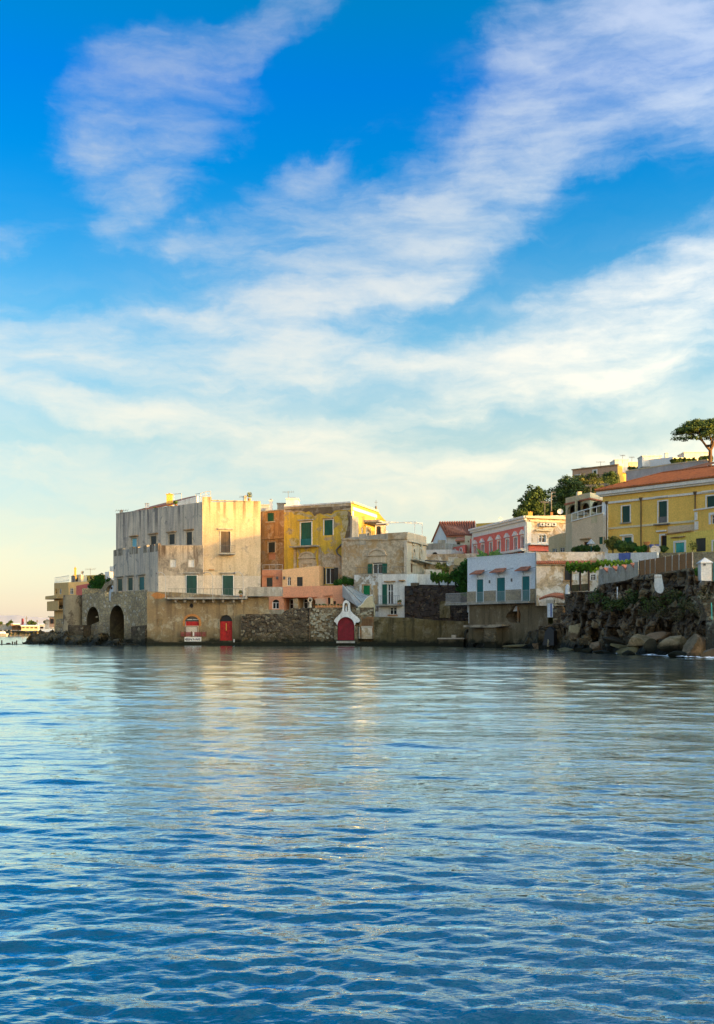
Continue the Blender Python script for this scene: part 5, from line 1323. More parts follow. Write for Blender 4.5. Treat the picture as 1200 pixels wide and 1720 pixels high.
# dark block wall behind
Wk = Wall.px(680, 137, 789, 130.8); t = thing('block_wall', 'tall wall of black stone blocks between the white house and blue white house', 'wall', Wk.pt(Wk.L / 2, 0, 0))
relief('masonry', t, Wk, [(0, Wk.uz(681, 984)[1]), Wk.uz(702, 984), Wk.uz(704, 982), Wk.uz(765, 983), (Wk.L, Wk.uz(789, 986)[1])], 0, M_BLOCK, 75, .18, seed=12, nz=40)
stones('stones', t, Wk, .4, Wk.L - .3, 3.2, 7.2, M_BLOCK2, 150, 14, .3, .55)
q = MB(); u0, z0, u1, z1 = Wk.rect(690, 991, 695.5, 999.5); Wk.box(q, u0, u1, z0, z1, .2, .24, M_DARK); q.build('window', t)
wbox('stone_pier', t, Wk, 691, 979, 700, 984, -.6, .1, M_RUBBLE)
wbox('mossy_patch', t, Wk, 741, 1010, 758, 1038, .10, .26, M_OLIVE)
# ================================================================== roofs and walls in the dip between the stucco house and the pink palazzo
simple_house('grey_shed', 'flat grey rendered shed roofline between the stucco house and white gabled house', [(700, 913.5, 176), (748, 912, 172)], [M_CONC], z0=4)
simple_house('low_white_house', 'low white wall house below the grey shed with one arched opening', [(716, 923.5, 168), (758, 923, 166)], [M_WHITE], [((0, 726, 927.5, 735, 931, 'dark'), dict(arch=True, rise=.3))], z0=4)
simple_house('cream_house', 'long cream terrace house below the small pink house', [(716, 931, 160), (800, 929.5, 156)], [M_CREAMP], [], z0=3)
simple_house('ochre_annex', 'plain yellow ochre annex behind the vine pergola', [(763, 938, 150), (795, 936, 148)], [M_BEIGE], [], z0=3)
def rough_wall(name, label, x0, Y0, y0, x1, Y1, y1, zb, m, amp=.15, cat='wall', seed=1, kind=None):
    W = Wall.px(x0, Y0, x1, Y1); t = thing(name, label, cat, W.pt(W.L / 2, zb, 0))
    relief('masonry', t, W, [(0, W.uz(x0, y0)[1]), (W.L, W.uz(x1, y1)[1])], zb, m, None, amp, seed=seed); return t
rough_wall('garden_wall', 'crumbling upper garden wall right of the stucco house', 716, 153, 935, 770, 151, 936, 3, M_CREAMP, seed=2)
rough_wall('garden_wall', 'crumbling middle garden wall below the long dark beam', 716, 149, 948, 764, 147, 949, 3, M_STUCCO, seed=3)
rough_wall('garden_wall', 'low pale garden wall in front of the satellite dish', 713, 145, 956, 742, 144, 957, 3, M_CREAMP, seed=4)
rough_wall('garden_wall', 'white garden wall behind the vine pergola', 702, 141.5, 964.5, 790, 137, 966, 3, M_WHITE, .03, seed=5)
t = thing('pergola_beam', 'long thin dark beam across the crumbling garden walls', 'beam', P(735, 942, 147)); q = MB(); q.bar(P(714, 941.5, 148), P(752, 943.5, 146), .09, M_IRON, 5); q.build('beam', t)
dish(754.5, 946, 144.5, 5, 'large grey satellite dish among the crumbling garden walls', (.35, -1, .2), M_CONC)
tree('shrub', 'small dull shrub left of the large grey satellite dish', P(744, 962, 145), [(*P(744, 954, 145), .8), (*P(737, 951, 145), .55), (*P(750, 957, 145), .5)], M_LEAFO, M_BARKD, .06, 500, .14, 31, .8, cat='shrub')
# white gabled house with red roof
g0, g1 = P(728, 908, 200), P(749.5, 900.5, 194)
t = thing('gabled_house', 'white gabled house with a ribbed rusty red roof', 'house', (g0.x + 2, 200, 6))
Wg2 = Wall.px(727.5, 199, 750, 194); ap = Wg2.uz(740, 879.2); l_ = Wg2.uz(727.5, 909); r_ = Wg2.uz(750, 902)
q = MB(); Wg2.prism(q, [(0, 6), (Wg2.L, 6), r_, ap, l_], -.5, 0, M_BLUEW); q.build('gable_wall', t)
Wf = Wall.px(750, 194, 800, 190); q = MB(); Wf.box(q, 0, Wf.L + 3, 6, r_[1] - .1, -6, -.02, M_WHITE); q.build('wall', t)
q = MB(); A_ = Wg2.pt(ap[0], ap[1], .3); A2 = P(799, 878, 196); B_ = P(750.5, 902.6, 193); B2 = P(800, 901, 189); L0 = Wg2.pt(l_[0] - .3, l_[1] - .2, .3)
up = Vector((0, 0, .22)); q.hexa([B_, B2, A2, A_], [p + up for p in (B_, B2, A2, A_)], M_ROOFR); q.hexa([A_, A2, P(797, 890, 205), L0], [p - up * .5 for p in (A_, A2, P(797, 890, 205), L0)], M_ROOFR); rf = q.build('roof', t)
for k in range(15):
    a, b = B_.lerp(B2, (k + .5) / 15), A_.lerp(A2, (k + .5) / 15); q = MB(); q.bar(a + up * 1.2, b + up * 1.2, .17, M_ROOFR2, 5); q.build('tile_row', rf)
q = MB(); Wg2.box(q, Wg2.u(733), Wg2.u(733.7), Wg2.uz(741, 898)[1], Wg2.uz(741, 890)[1], .01, .05, M_CONC); 
t2 = thing('stone_hut', 'small grey stone hut in front of the white gable', 'hut', P(743, 915, 186)); q = MB(); a, b = P(737, 918, 186), P(749, 907, 186); q.box(a.x, b.x, 186, 188, a.z - 1.5, b.z, M_CONC); q.build('wall', t2)
t3 = thing('tiled_porch', 'little tiled porch with dark opening below the rusty red roof', 'porch', P(774, 918, 188)); q = MB(); a, b = P(766, 919, 188), P(782, 908, 188); q.box(a.x, b.x, 188, 190, a.z - 1, b.z, M_WHITE); q.build('wall', t3)
q = MB(); a, b = P(765, 909.5, 187.4), P(784, 909.5, 187.4); c, d = P(768, 904.5, 189.5), P(782, 904.5, 189.5); q.hexa([a, b, d, c], [p + Vector((0, 0, .2)) for p in (a, b, d, c)], M_ROOFR); q.build('roof', t3)
Wz = Wall.px(766, 187.9, 782, 187.9); opening(t3, Wz, Wz.u(768), Wz.uz(770, 918)[1], Wz.u(773), Wz.uz(770, 911)[1], 'dark', depth=-.06, off=.0)
pk = simple_house('small_pink_house', 'small pink house with curved top and two arched windows beside the pink palazzo', [(748, 920.5, 176), (760, 920, 174), (782, 915, 170), (786, 915.5, 176)], [M_CREAM, M_ROSE, M_ROSE], [((1, 763, 923, 766.5, 929.5, 'glass'), dict(arch=True, sur=M_TRIM, sw=.15)), ((1, 773, 921, 777, 930, 'glass'), dict(arch=True, sur=M_TRIM, sw=.15))], z0=5, back=4)
h_ = House('tall_chimney_house', 'narrow sunlit cream block with a patch of rose paint left of the pink palazzo', 'house', [(781.5, 899.5, 174), (795, 900.5, 172.5)], 5, [M_CREAM], M_CONC, back=2.5)
wbox('rose_patch', h_.root, h_.W[0], 790.5, 905, 794.8, 930, .003, .05, M_ROSE)
h_.win(0, 786, 908, 788, 911, 'dark'); h_.finish()

# ================================================================== pink palazzo
pp = House('pink_palazzo', 'rose pink palazzo with a row of seven pedimented white windows', 'palazzo', [(794, 890, 169.2), (884.5, 866.8, 150), (953, 865.3, 152.5), (940, 866, 175)], 6, [M_ROSE, M_CREAMP, M_ROSE, M_ROSE], M_CONC)
W = pp.W[0]; L = W.L; zt = pp.c[1].z
q = MB(); W.box(q, -.4, L + .35, zt - .28, zt + .02, -.4, .55, M_TRIM); W.box(q, -.2, L + .2, zt - .62, zt - .283, .003, .34, M_TRIM); W.box(q, 0, L, zt - 1.35, zt - .623, .003, .06, M_TRIM); q.build('cornice', pp.root)
q = MB(); W.box(q, L - .5, L + .02, 6, zt - 1.353, .003, .14, M_TRIM); W.box(q, -.02, .45, 6, zt - 1.353, .003, .14, M_TRIM); q.build('corner_pilaster', pp.root)
for k, (cx, y0, y1) in enumerate(((799.5, 906, 930), (811.5, 903.5, 928), (825.5, 900, 925.5), (839, 897, 924), (853, 893.5, 923.5), (867, 890, 920), (879, 886.5, 921))):
    u, za = W.uz(cx, y1); zb = W.uz(cx, y0)[1]; w = .48
    zb = zt - 2.75; za = zt - 6.4
    W_ = W; pp.h[0].append(([(u - w, za), (u + w, za), (u + w, zb), (u - w, zb)], .3))
    o = opening(pp.root, W, u - w, za, u + w, zb, 'glass', sur=M_TRIM, sw=.2, sill=M_TRIM)
    q = MB(); W.prism(q, [(u - w - .32, zb + .3), (u + w + .32, zb + .3), (u + w + .2, zb + .5), (u, zb + .95), (u - w - .2, zb + .5)], .003, .3, M_TRIM); q.build('pediment', o)
W1 = pp.W[1]
q = MB(); W1.box(q, -.3, W1.L, zt - .28, zt + .02, -.4, .45, M_CREAM); W1.box(q, .5, W1.L, zt - .75, zt - .5, .003, .2, M_CREAM); q.build('cornice', pp.root)
q = MB(); W1.box(q, .02, .75, 6, zt - .8, .003, .14, M_TRIM); q.build('corner_pilaster', pp.root)
pp.win(1, 905.5, 898.5, 917, 911, 'glass', sur=M_TRIM, sw=.12, sill=M_TRIM)
q = MB(); W1.box(q, W1.u(899), W1.u(925), W1.uz(910, 892)[1], W1.uz(910, 889.5)[1], .003, .4, M_CREAM); q.build('canopy', pp.root)
for px in (909.5, 919.5, 929):
    t = thing('air_conditioner', ('left', 'middle', 'right')[(909.5, 919.5, 929).index(px)] + ' of the three air conditioner boxes on the sunlit side of the pink palazzo', 'air conditioner', W1.pt(W1.u(px), zt - 2.6, .3), 'air conditioners on the pink palazzo')
    u0, z0, u1, z1 = W1.rect(px - 3.6, 878.5, px + 3.6, 884); q = MB(); W1.box(q, u0, u1, z0, z1, .06, .42, M_TRIM); q.build('casing', t)
    q = MB(); c = ((u0 + u1) / 2 - .05, (z0 + z1) / 2); W1.prism(q, [(c[0] + .16 * math.cos(2 * math.pi * k / 10), c[1] + .16 * math.sin(2 * math.pi * k / 10)) for k in range(10)], .423, .44, M_DARK); q.build('fan', t)
    q = MB(); W1.box(q, u0, u1, z0 - .06, z0 - .003, .003, .42, M_IRON); q.build('bracket', t)
q = MB(); u = W1.u(884.8); W1.box(q, W1.u(886), W1.u(922), W1.uz(904, 916)[1], W1.uz(904, 913)[1], .003, .9, M_TRIM); q.build('terrace_edge', pp.root)
q = MB(); W.box(q, W.u(840), L, W.uz(870, 925.5)[1] - .2, W.uz(870, 925)[1] + .1, .003, .8, M_TRIM); q.build('balcony', pp.root)
q = MB(); W1.box(q, W1.u(887), W1.u(921), W1.uz(904, 926)[1], W1.uz(904, 916.5)[1], .003, .35, M_ROSE); q.build('rose_plinth', pp.root)
pp.finish()
chimney(891, 859, 866.5, 153, 7, M_GOLD, 'sunlit cream chimney block on the pink palazzo corner', group='chimneys on the roofs')
chimney(927, 860, 866, 155, 4, M_TERRA, 'short orange terracotta flue on the pink palazzo roof')
dish(841.5, 872, 161, 3.8, 'grey satellite dish standing on the pink palazzo cornice', (.1, -1, .3))
dish(941.5, 859, 153, 4.8, 'white satellite dish at the right end of the pink palazzo roof', (-.2, -1, .3))
antenna(915.5, 842, 864, 156, 'sunlit aerial in front of the dark trees above the pink palazzo', 8, .4, r=.05)
antenna(792, 893, 900, 172, 'low aerial between the rusty roof and the pink palazzo', 3)
simple_house('ochre_roof_house', 'small sunlit ochre roof poking up behind the pink palazzo cornice', [(800, 879.5, 186), (842, 877, 182)], [M_GOLD], z0=8)
# ochre lean-to right of the pink palazzo
lt = simple_house('ochre_lean_to', 'ochre lean-to with three dark openings below the arcaded cream house', [(922, 903, 141), (938, 897, 140), (962, 893, 139)], [M_BEIGE], [((0, 928, 921.5, 936, 928, 'glass'),), ((1, 941, 919.5, 949, 927.5, 'glass'),), ((1, 951, 918.5, 957, 927.5, 'glass'),)], z0=7, back=5)

# ================================================================== cream arcaded house
ar = House('arcaded_house', 'cream house with three open arches and a terrace left of the big yellow house', 'house', [(950.5, 836.5, 137), (991.5, 827, 131), (1014, 831, 134)], 8, [M_BEIGE, M_CREAM], M_CONC, back=6)
for (x0, y0, x1, y1, i) in ((953.5, 847.5, 971, 862, 0), (973.5, 844.5, 990.5, 864, 0), (995.5, 842.3, 1011.5, 861, 1)):
    W = ar.W[i]; u0, z0, u1, z1 = W.rect(x0, y0, x1, y1); n = len(ar.h[i]); ar.h[i].append((arch_poly(u0, z0, u1, z1, (z1 - z0) * .5), .4))
    q = MB(); W.box(q, u0 - .3, u1 + .3, z0 - .3, z1 + .3, -2.2, -2.1, M_BEIGE); W.box(q, u0 - .3, u1 + .3, z0 - .35, z0 - .02, -2.1, -.42, M_CONC); q.build('loggia_back', ar.root)
    q = MB(); W.box(q, u0 + .25, u0 + .85, z0, z0 + 1.5, -2.09, -2.0, M_DARK); W.box(q, u1 - .9, u1 - .35, z0, z0 + 1.6, -2.09, -2.0, M_WOOD); q.build('loggia_door', ar.root)
W = ar.W[0]; z_ = W.uz(970, 838)[1]
q = MB(); W.box(q, -.1, W.L + .1, z_ - .45, z_ - .25, .003, .15, M_TILE); W1 = ar.W[1]; W1.box(q, -.05, W1.L, z_ - .45, z_ - .25, .003, .15, M_TILE); q.build('string_course', ar.root)
ar.finish()
hut('rooftop_tank', 'small rounded cream tank on the arcaded house roof', 971, 978, 825.5, 832, 134, 1, M_CREAM, 'tank', cap=False)
tr_ = House('terrace_house', 'beige terrace below the three arches with a white railing', 'house', [(951, 880, 133), (961, 876.5, 128), (1013.5, 862.5, 123.5)], 8, [M_BEIGE, M_BEIGE2], M_CONC, back=2)
tr_ = tr_
W = tr_.W[1]
tr_.win(1, 1006.5, 902, 1013, 914, 'shut', M_SHUTG) 
tr_.win(1, 981, 910, 990, 919, 'dark', lintel=M_BROWN)
q = MB(); W.box(q, -.05, W.L, tr_.c[1].z - .0, tr_.c[1].z + .12, -.2, .12, M_TRIM, z0b=tr_.c[2].z, z1b=tr_.c[2].z + .12); q.build('coping', tr_.root)
q = MB(); za, zb2 = tr_.c[1].z, tr_.c[2].z
W.bar = None
q.bar(W.pt(0.1, za + 1.0, 0), W.pt(W.L, zb2 + 1.0, 0), .07, M_TRIM, 4)
for k in range(6): u = W.L * k / 5; q.bar(W.pt(u, za + (zb2 - za) * k / 5, 0), W.pt(u, za + (zb2 - za) * k / 5 + 1.0, 0), .05, M_TRIM, 4)
q.build('railing', tr_.root)
q = MB(); W.box(q, W.u(994), W.u(1004), W.uz(1000, 878)[1], W.uz(1000, 866)[1], -.3, .02, M_BEIGE); q.build('pier', tr_.root)
tr_.finish()

# ================================================================== big yellow house
Yh = Wall.px(1013, 125, 1200, 114.3); dvec = Yh.d
p0 = Yh.pt(0, 0); p1 = Yh.pt(27.5, 0)
zE = P(1013, 826.5, 125).z
yh = House('big_yellow_house', 'large bright yellow house with orange tiled hip roof and white corner strips', 'house', [Vector((p0.x, p0.y, zE)), Vector((p1.x, p1.y, zE))], 8, [M_YEL], M_CONC, back=13)
W = yh.W[0]
yh.win(0, 1045.5, 850, 1059, 877.5, 'shut', M_SHUT, sur=M_TRIM, sw=.12, sill=M_CONC)
yh.win(0, 1107, 842, 1121.5, 880, 'shut', M_SHUT, sur=M_TRIM, sw=.14)
yh.win(0, 1188, 833, 1204, 854, 'shut', M_SHUT, sur=M_TRIM, sw=.14)
yh.win(0, 1049, 902.5, 1062, 917, 'shut', M_SHUTG, sur=M_TRIM, sw=.22)
yh.win(0, 1111, 899.5, 1121.5, 918, 'dark', sur=M_TRIM, sw=.2)
for (x0, x1, y) in ((1039.5, 1060.5, 842.5), (1102, 1124.5, 834.5), (1181.5, 1206, 825), (1044, 1064, 899), (1105, 1121, 892)): wbox('hood', yh.root, W, x0, y - 1.2, x1, y + 1.2, .003, .3, M_TRIM)
wbox('balcony', yh.root, W, 1102, 880.3, 1127, 882, .003, .5, M_IRON)
wbox('balcony_panel', yh.root, W, 1108, 868, 1121, 879.8, .02, .06, M_IRON)
q = MB(); zt = zE
W.box(q, -.5, W.L, zt - .35, zt + .02, -.4, .6, M_TRIM); W.box(q, -.3, W.L, zt - .55, zt - .353, .003, .35, M_TRIM); W.box(q, 0, W.L, zt - 1.45, zt - 1.22, .003, .14, M_TRIM); q.build('cornice', yh.root)
q = MB(); zb_ = W.uz(1100, 881)[1]; W.box(q, 0.55, W.u(1170), zb_ - .12, zb_ + .1, .003, .09, M_CREAM); q.build('string_course', yh.root)
q = MB(); W.box(q, -.02, .75, 8, zt - 1.46, .003, .13, M_BLUEW); q.build('corner_pilaster', yh.root)
for px, pb in ((1021, 920), (1078.5, 921), (1169.5, 856)):
    q = MB(); u = W.u(px); z0_ = W.uz(px, pb)[1]; q.bar(W.pt(u, z0_, .14), W.pt(u, zt - 1.5, .14), .07, M_BRSH, 6); q.bar(W.pt(u, zt - 1.5, .16), W.pt(u, zt - 1.15, .16), .12, M_BRSH, 6, .24); q.build('downpipe', yh.root)
# hipped roof in orange tile with overhang
q = MB(); ov = .75; a = W.pt(-.6, zt + .05, ov); b = W.pt(W.L, zt + .05, ov); c_ = W.pt(3.8, zt + 2.3, -6.5); d_ = W.pt(W.L, zt + 2.3, -6.5); e_ = W.pt(-.6, zt + .05, -13.6)
up = Vector((0, 0, .14))
q.hexa([a, b, d_, c_], [p + up for p in (a, b, d_, c_)], M_ROOFO); q.hexa([e_, a, c_, c_ + Vector((.01, .01, 0))], [p + up for p in (e_, a, c_, c_ + Vector((.01, .01, 0)))], M_ROOFO)
q.hexa([d_, c_, e_, W.pt(W.L, zt + .05, -13.6)], [p + up for p in (d_, c_, e_, W.pt(W.L, zt + .05, -13.6))], M_ROOFO)
rf = q.build('tiled_roof', yh.root)
q = MB(); nr = 66
for k in range(nr):
    t_ = (k + .5) / nr; a1 = a.lerp(b, t_); u_t = -.6 + (W.L + .6) * t_; top = W.pt(max(u_t, 3.8), zt + 2.3, -6.5) if u_t > 3.8 else W.pt(u_t, zt + .05 + 2.25 * (u_t + .6) / 4.4, ov - (6.5 + ov) * (u_t + .6) / 4.4)
    q.bar(a1 + up, top + up, .085, M_ROOFO2, 5)
tag(q.build('tile_rows', yh.root), kind='stuff')
q = MB(); q.bar(c_ + up, d_ + up, .16, M_ROOFO2, 6); q.bar(a + up, c_ + up, .14, M_ROOFO2, 6); q.build('ridge_tile', yh.root)
# raised rear ridge seen at the right
q = MB(); a5, b5, c5, d5 = P(1126, 793, 131), P(1188, 777, 131), P(1210, 779, 134), P(1158, 789, 124); q.face([a5, d5, P(1230, 772, 128), b5], M_ROOFO); q.face([a5, b5, b5 - Vector((0, 0, 3)), a5 - Vector((0, 0, 3))], M_ROOFO)
q.build('rear_roof', yh.root)
# pale paint band panel under the string course
wbox('pale_panel', yh.root, W, 1122.5, 882.5, 1168, 893.5, .003, .05, M_BEIGE2)
yh.finish()
yx = House('yellow_annex', 'low lemon yellow annex with turquoise shutter in front of the big yellow house', 'house', [Vector((*Wall.px(1120.5, 115.5, 1165, 112.5).pt(0, 0).xy, P(1120.5, 898.5, 115.5).z)), P(1163, 893, 112.6), P(1215, 868 + 20, 109.5)], 8, [M_YEL2, M_YEL2], M_CONC, back=2)
yx.win(0, 1135, 911.5, 1150.5, 928, 'shut', M_TEAL, sur=M_TRIM, sw=.22)
yx.win(1, 1169, 904, 1186, 926.5, 'shut', M_DARKSH); yx.win(1, 1198.5, 909, 1206, 926, 'shut', M_TEAL, sur=M_TRIM, sw=.15)
wbox('lintel', yx.root, yx.W[0], 1129, 901.5, 1152, 903, .003, .25, M_BROWN)
q = MB(); yx.W[0].box(q, -.1, yx.W[0].L, yx.c[0].z + .003, yx.c[0].z + .13, -.3, .15, M_BROWN, z0b=yx.c[1].z + .003, z1b=yx.c[1].z + .13); q.build('coping', yx.root)
yx.finish()
yr = House('yellow_wing', 'yellow wing with a white framed window at the right edge', 'house', [P(1168, 858, 113.2), P(1216, 851, 110)], 8, [M_YEL], M_CONC, back=2)
yr.win(0, 1195, 864.5, 1206, 880, 'glass', sur=M_TRIM, sw=.25)
q = MB(); Wy = yr.W[0]; Wy.box(q, -.1, Wy.L, yr.c[0].z + .003, yr.c[0].z + .15, -.3, .15, M_TRIM, z0b=yr.c[1].z + .003, z1b=yr.c[1].z + .15)
for k in range(5): Wy.box(q, .0, .35 + .12 * (k % 2), yr.c[0].z - 1.0 - k * 1.0, yr.c[0].z - .15 - k * 1.0, .003, .08, M_TRIM)
q.build('quoins', yr.root); yr.finish()
dish(1148, 827, 120, .01, 'x') if False else None
t = dish(1086 + 15.5, 923 + .5, 112, 8.5, 'big pale satellite dish behind the brown fence', (-.15, -1, .5), M_LIMEW)

# ================================================================== houses on the hill top
hb = House('hilltop_house', 'long tan flat roofed house on the hill above the trees', 'house', [(962, 790, 212), (1038, 781.5, 203), (1062, 786, 212)], 15, [M_TAN, M_GOLD], M_CONC, back=8)
hb.win(0, 997.5, 790.5, 1002.5, 796.5, 'shut', M_SHUT, sur=M_TRIM, sw=.25); hb.win(0, 1026, 795, 1032, 799, 'dark', sur=M_TRIM, sw=.2); hb.win(0, 966, 798.5, 975, 801.5, 'dark', sur=M_TRIM, sw=.2)
wbox('coping', hb.root, hb.W[0], 962.2, 790 - 3, 1038, 783.5, -.2, .2, M_BROWN) if False else None
q = MB(); Wq_ = hb.W[0]; Wq_.box(q, -.1, Wq_.L + .1, hb.c[0].z + .003, hb.c[0].z + .22, -.3, .2, M_BROWN, z0b=hb.c[1].z + .003, z1b=hb.c[1].z + .22); q.build('coping', hb.root)
hb.finish()
hut('rooftop_hut', 'pale rooftop hut at the right end of the tan hilltop house', 1033.5, 1056, 772.5, 785, 206, 4, M_WHITE)
hut('roof_terrace', 'low sunlit roof terrace wall between the tan and white hilltop houses', 1058, 1081, 777, 790, 208, 4, M_CREAM, 'terrace', z_extra=3)
antenna(1009.5, 775, 785.5, 209, 'tall aerial on the tan hilltop house roof', 7)
antenna(980.5, 784.5, 790, 210, 'short aerial at the left of the tan hilltop house roof', 4)
antenna(1046.5, 764, 774, 206, 'thin aerial on the pale rooftop hut of the hilltop', 4)
antenna(1062, 767, 778, 208, 'slim aerial on the low hilltop roof terrace', 4)
wv = House('white_hilltop_house', 'white flat roofed hilltop house with one dark red window', 'house', [(1080, 773, 192), (1131, 768.5, 184), (1190, 771, 194)], 16, [M_BLUEW, M_CREAM], M_CONC, back=7)
wv.c[1] = P(1131, 767.5, 184)
wv.win(0, 1086, 780.5, 1092.5, 787, 'shut', M_REDB); wv.win(0, 1118, 781, 1122, 785, 'dark'); wv.finish()
hut('roof_stair_hut', 'low white stair hut at the left end of the white hilltop house', 1079.5, 1112, 766, 774, 190, 3, M_WHITE, 'hut')
hut('roof_block', 'long sunlit cream rooftop block left of the stone pine', 1150, 1194, 760, 771, 196, 4, M_WHITE, 'rooftop hut')
chimney(1120, 760.5, 768, 188, 5, M_WHITE, 'white barrel chimney on the white hilltop house')
Wr_ = Wall.px(1052, 178, 1190, 160); t = thing('retaining_wall', 'long pale grey retaining wall below the white hilltop house', 'wall', Wr_.pt(Wr_.L / 2, 14, 0))
q = MB(); Wr_.prism(q, [(0, 12), (Wr_.L, 12), Wr_.uz(1190, 773), Wr_.uz(1130, 780), Wr_.uz(1052, 792)], -.5, 0, M_BLUEW2); q.build('wall', t)
q = MB(); 
for (xa, ya), (xb, yb) in (((1052, 792), (1130, 780)), ((1130, 780), (1190, 773))): 
    a, b = Wr_.uz(xa, ya), Wr_.uz(xb, yb); Wr_.box(q, a[0], b[0], a[1] + .003, a[1] + .16, -.6, .1, M_CREAM, z0b=b[1] + .003, z1b=b[1] + .16)
q.build('coping', t)

# ================================================================== blue white house on its ledge
bw = House('blue_white_house', 'flat roofed blue white house with three teal shuttered doors over the water', 'house', [(785.5, 938.5, 124.2), (901.3, 928.6, 115), (948, 927.5, 114)], 4, [M_BLUEW, M_CREAMP, M_BLUEW], M_CONC, back=8)
W = bw.W[0]; zs = W.uz(840, 1012)[1]
zfl = P(901, 1010.5, 115).z
zfl = (W.uz(785.5, 1012.5)[1] + zfl) / 2
hd = []
for (x0, y0, x1, y1) in ((801.3, 973.3, 812.8, 1011), (835, 970.5, 849.3, 1009), (877.8, 968, 890.6, 1007.5)):
    u0, z0, u1, z1 = W.rect(x0, y0, x1, y1); bw.h[0].append(([(u0, zfl), (u1, zfl), (u1, z1), (u0, z1)], .2)); o = opening(bw.root, W, u0, zfl, u1, z1, 'shut', M_BLUSH, sur=M_BLUEW, sw=.08, depth=.2, name='door'); hd.append((u0, u1, z1))
zb1 = W.uz(820, 992.5)[1]; edges = [0] + [e for a in hd for e in (a[0] - .09, a[1] + .09)] + [W.L]
q = MB()
for a, b in zip(edges[::2], edges[1::2]): W.box(q, a, b, zfl, zb1, .003, .07, M_TUFFL)
q.build('dado', bw.root)
for (u0, u1, z1) in hd:
    q = MB(); W.hx = None; q.hexa([W.pt(u0 - .45, z1 + .55, .75), W.pt(u1 + .35, z1 + .55, .75), W.pt(u1 + .15, z1 + .95, .003), W.pt(u0 - .2, z1 + .95, .003)], [W.pt(u0 - .45, z1 + .65, .75), W.pt(u1 + .35, z1 + .65, .75), W.pt(u1 + .15, z1 + 1.07, .003), W.pt(u0 - .2, z1 + 1.07, .003)], M_ROOFR); q.build('tiled_hood', bw.root)
    q = MB(); q.bar(W.pt(u1 + .4, z1 + .75, .5), W.pt(u1 + 1.7, z1 + .95, .35), .025, M_IRON, 4); q.bar(W.pt((u0 + u1) / 2, z1 + .1, .3), W.pt((u0 + u1) / 2, z1 + .5, .5), .03, M_IRON, 4); q.build('awning_arm', bw.root)
    q = MB(); W.box(q, u1 + 1.0, u1 + 1.12, z1 - .5, z1 - .15, .003, .14, M_IRON); q.build('wall_lamp', bw.root)
q = MB(); W.box(q, W.u(786) - 2.6, W.L + .1, zfl - .22, zfl - .003, -.3, 1.3, M_CONC); bl = q.build('balcony', bw.root)
rail(bl, W, W.u(786) - 2.5, W.u(787), zfl, zfl + 1.15, 1.2, M_GALV, .12, .02)
rail(bl, W, W.u(787), W.L, zfl, zfl + 1.15, 1.2, M_GALV, .16, .014)
q = MB(); W.box(q, -.05, W.L + .05, bw.c[0].z + .0, bw.c[0].z + .1, -.3, .05, M_BLUEW, z0b=bw.c[1].z, z1b=bw.c[1].z + .1); q.build('coping', bw.root)
W1 = bw.W[1]
bw.win(1, 946.5, 950, 947.9, 976, 'dark') if False else None
for px in (915.5, 924.5):
    q = MB(); u = W1.u(px); q.bar(W1.pt(u, W1.uz(px, 1030)[1], .25), W1.pt(u, W1.uz(px, 981)[1], .25), .045, M_GALV, 5); q.build('drainpipe', bw.root)
bw.finish()
# long parapet wing with tiled edge, running right
pw = House('parapet_wing', 'long cream wing with a tiled edge and peeling parapet right of the blue white house', 'house', [(901.5, 927.3, 113.6), (1016, 927.2, 113)], 4.5, [M_CREAMP], M_CONC, back=3)
W = pw.W[0]
pw.win(0, 948.5, 950.5, 960, 975, 'dark', sur=M_STUCCO, sw=.1, sill=M_BROWN); pw.win(0, 962, 964, 973, 974.5, 'shut', M_WHITE); pw.win(0, 993, 965, 1001, 975, 'glass', sur=M_TRIM, sw=.1)
z_ = W.uz(950, 945.5)[1]; q = MB(); n = 34
W.box(q, 0, W.L, z_ - .22, z_ - .12, .003, .3, M_CREAM)
q.build('cornice', pw.root)
for k in range(n):
    q = MB(); u = W.L * (k + .5) / n; q.bar(W.pt(u, z_ + .16, .004), W.pt(u - .06, z_ - .08, .46), .115, M_ROOFR, 6); q.build('tile', pw.root)
pw.finish()
wg = Wall.px(1016, 112.6, 1104, 108); t = thing('white_garden_wall', 'smooth white garden wall in front of the big yellow house', 'wall', wg.pt(wg.L / 2, 8, 0))
q = MB(); wg.prism(q, [(0, 5), (wg.L, 5), wg.uz(1104, 927.5), wg.uz(1016, 929.5)], -.4, 0, M_WHITE); q.build('wall', t)
t = thing('blue_cloth', 'blue patterned cloth hung over the white garden wall', 'cloth', wg.pt(wg.u(1050), wg.uz(1050, 942)[1], .05))
u0, z0, u1, z1 = wg.rect(1040, 928.8, 1060, 941.5); q = MB(); n = 10
for k in range(n):
    a, b = u0 + (u1 - u0) * k / n, u0 + (u1 - u0) * (k + 1) / n; oa, ob = .06 + .03 * math.sin(k * 1.3), .06 + .03 * math.sin((k + 1) * 1.3)
    q.hexa([wg.pt(a, z0, oa), wg.pt(b, z0, ob), wg.pt(b, z1, .03), wg.pt(a, z1, .03)], [wg.pt(a, z0, oa - .02), wg.pt(b, z0, ob - .02), wg.pt(b, z1, .01), wg.pt(a, z1, .01)], M_BLUEC)
q.build('cloth', t)
t = thing('garden_wall', 'rough stone garden wall behind the fence and below the annex', 'wall', P(1180, 940, 104)); Wv = Wall.px(1100, 109, 1215, 101); relief('masonry', t, Wv, [(0, Wv.uz(1100, 929)[1]), (Wv.L, Wv.uz(1215, 926.5)[1])], 6, M_TUFFL, None, .12, seed=9)
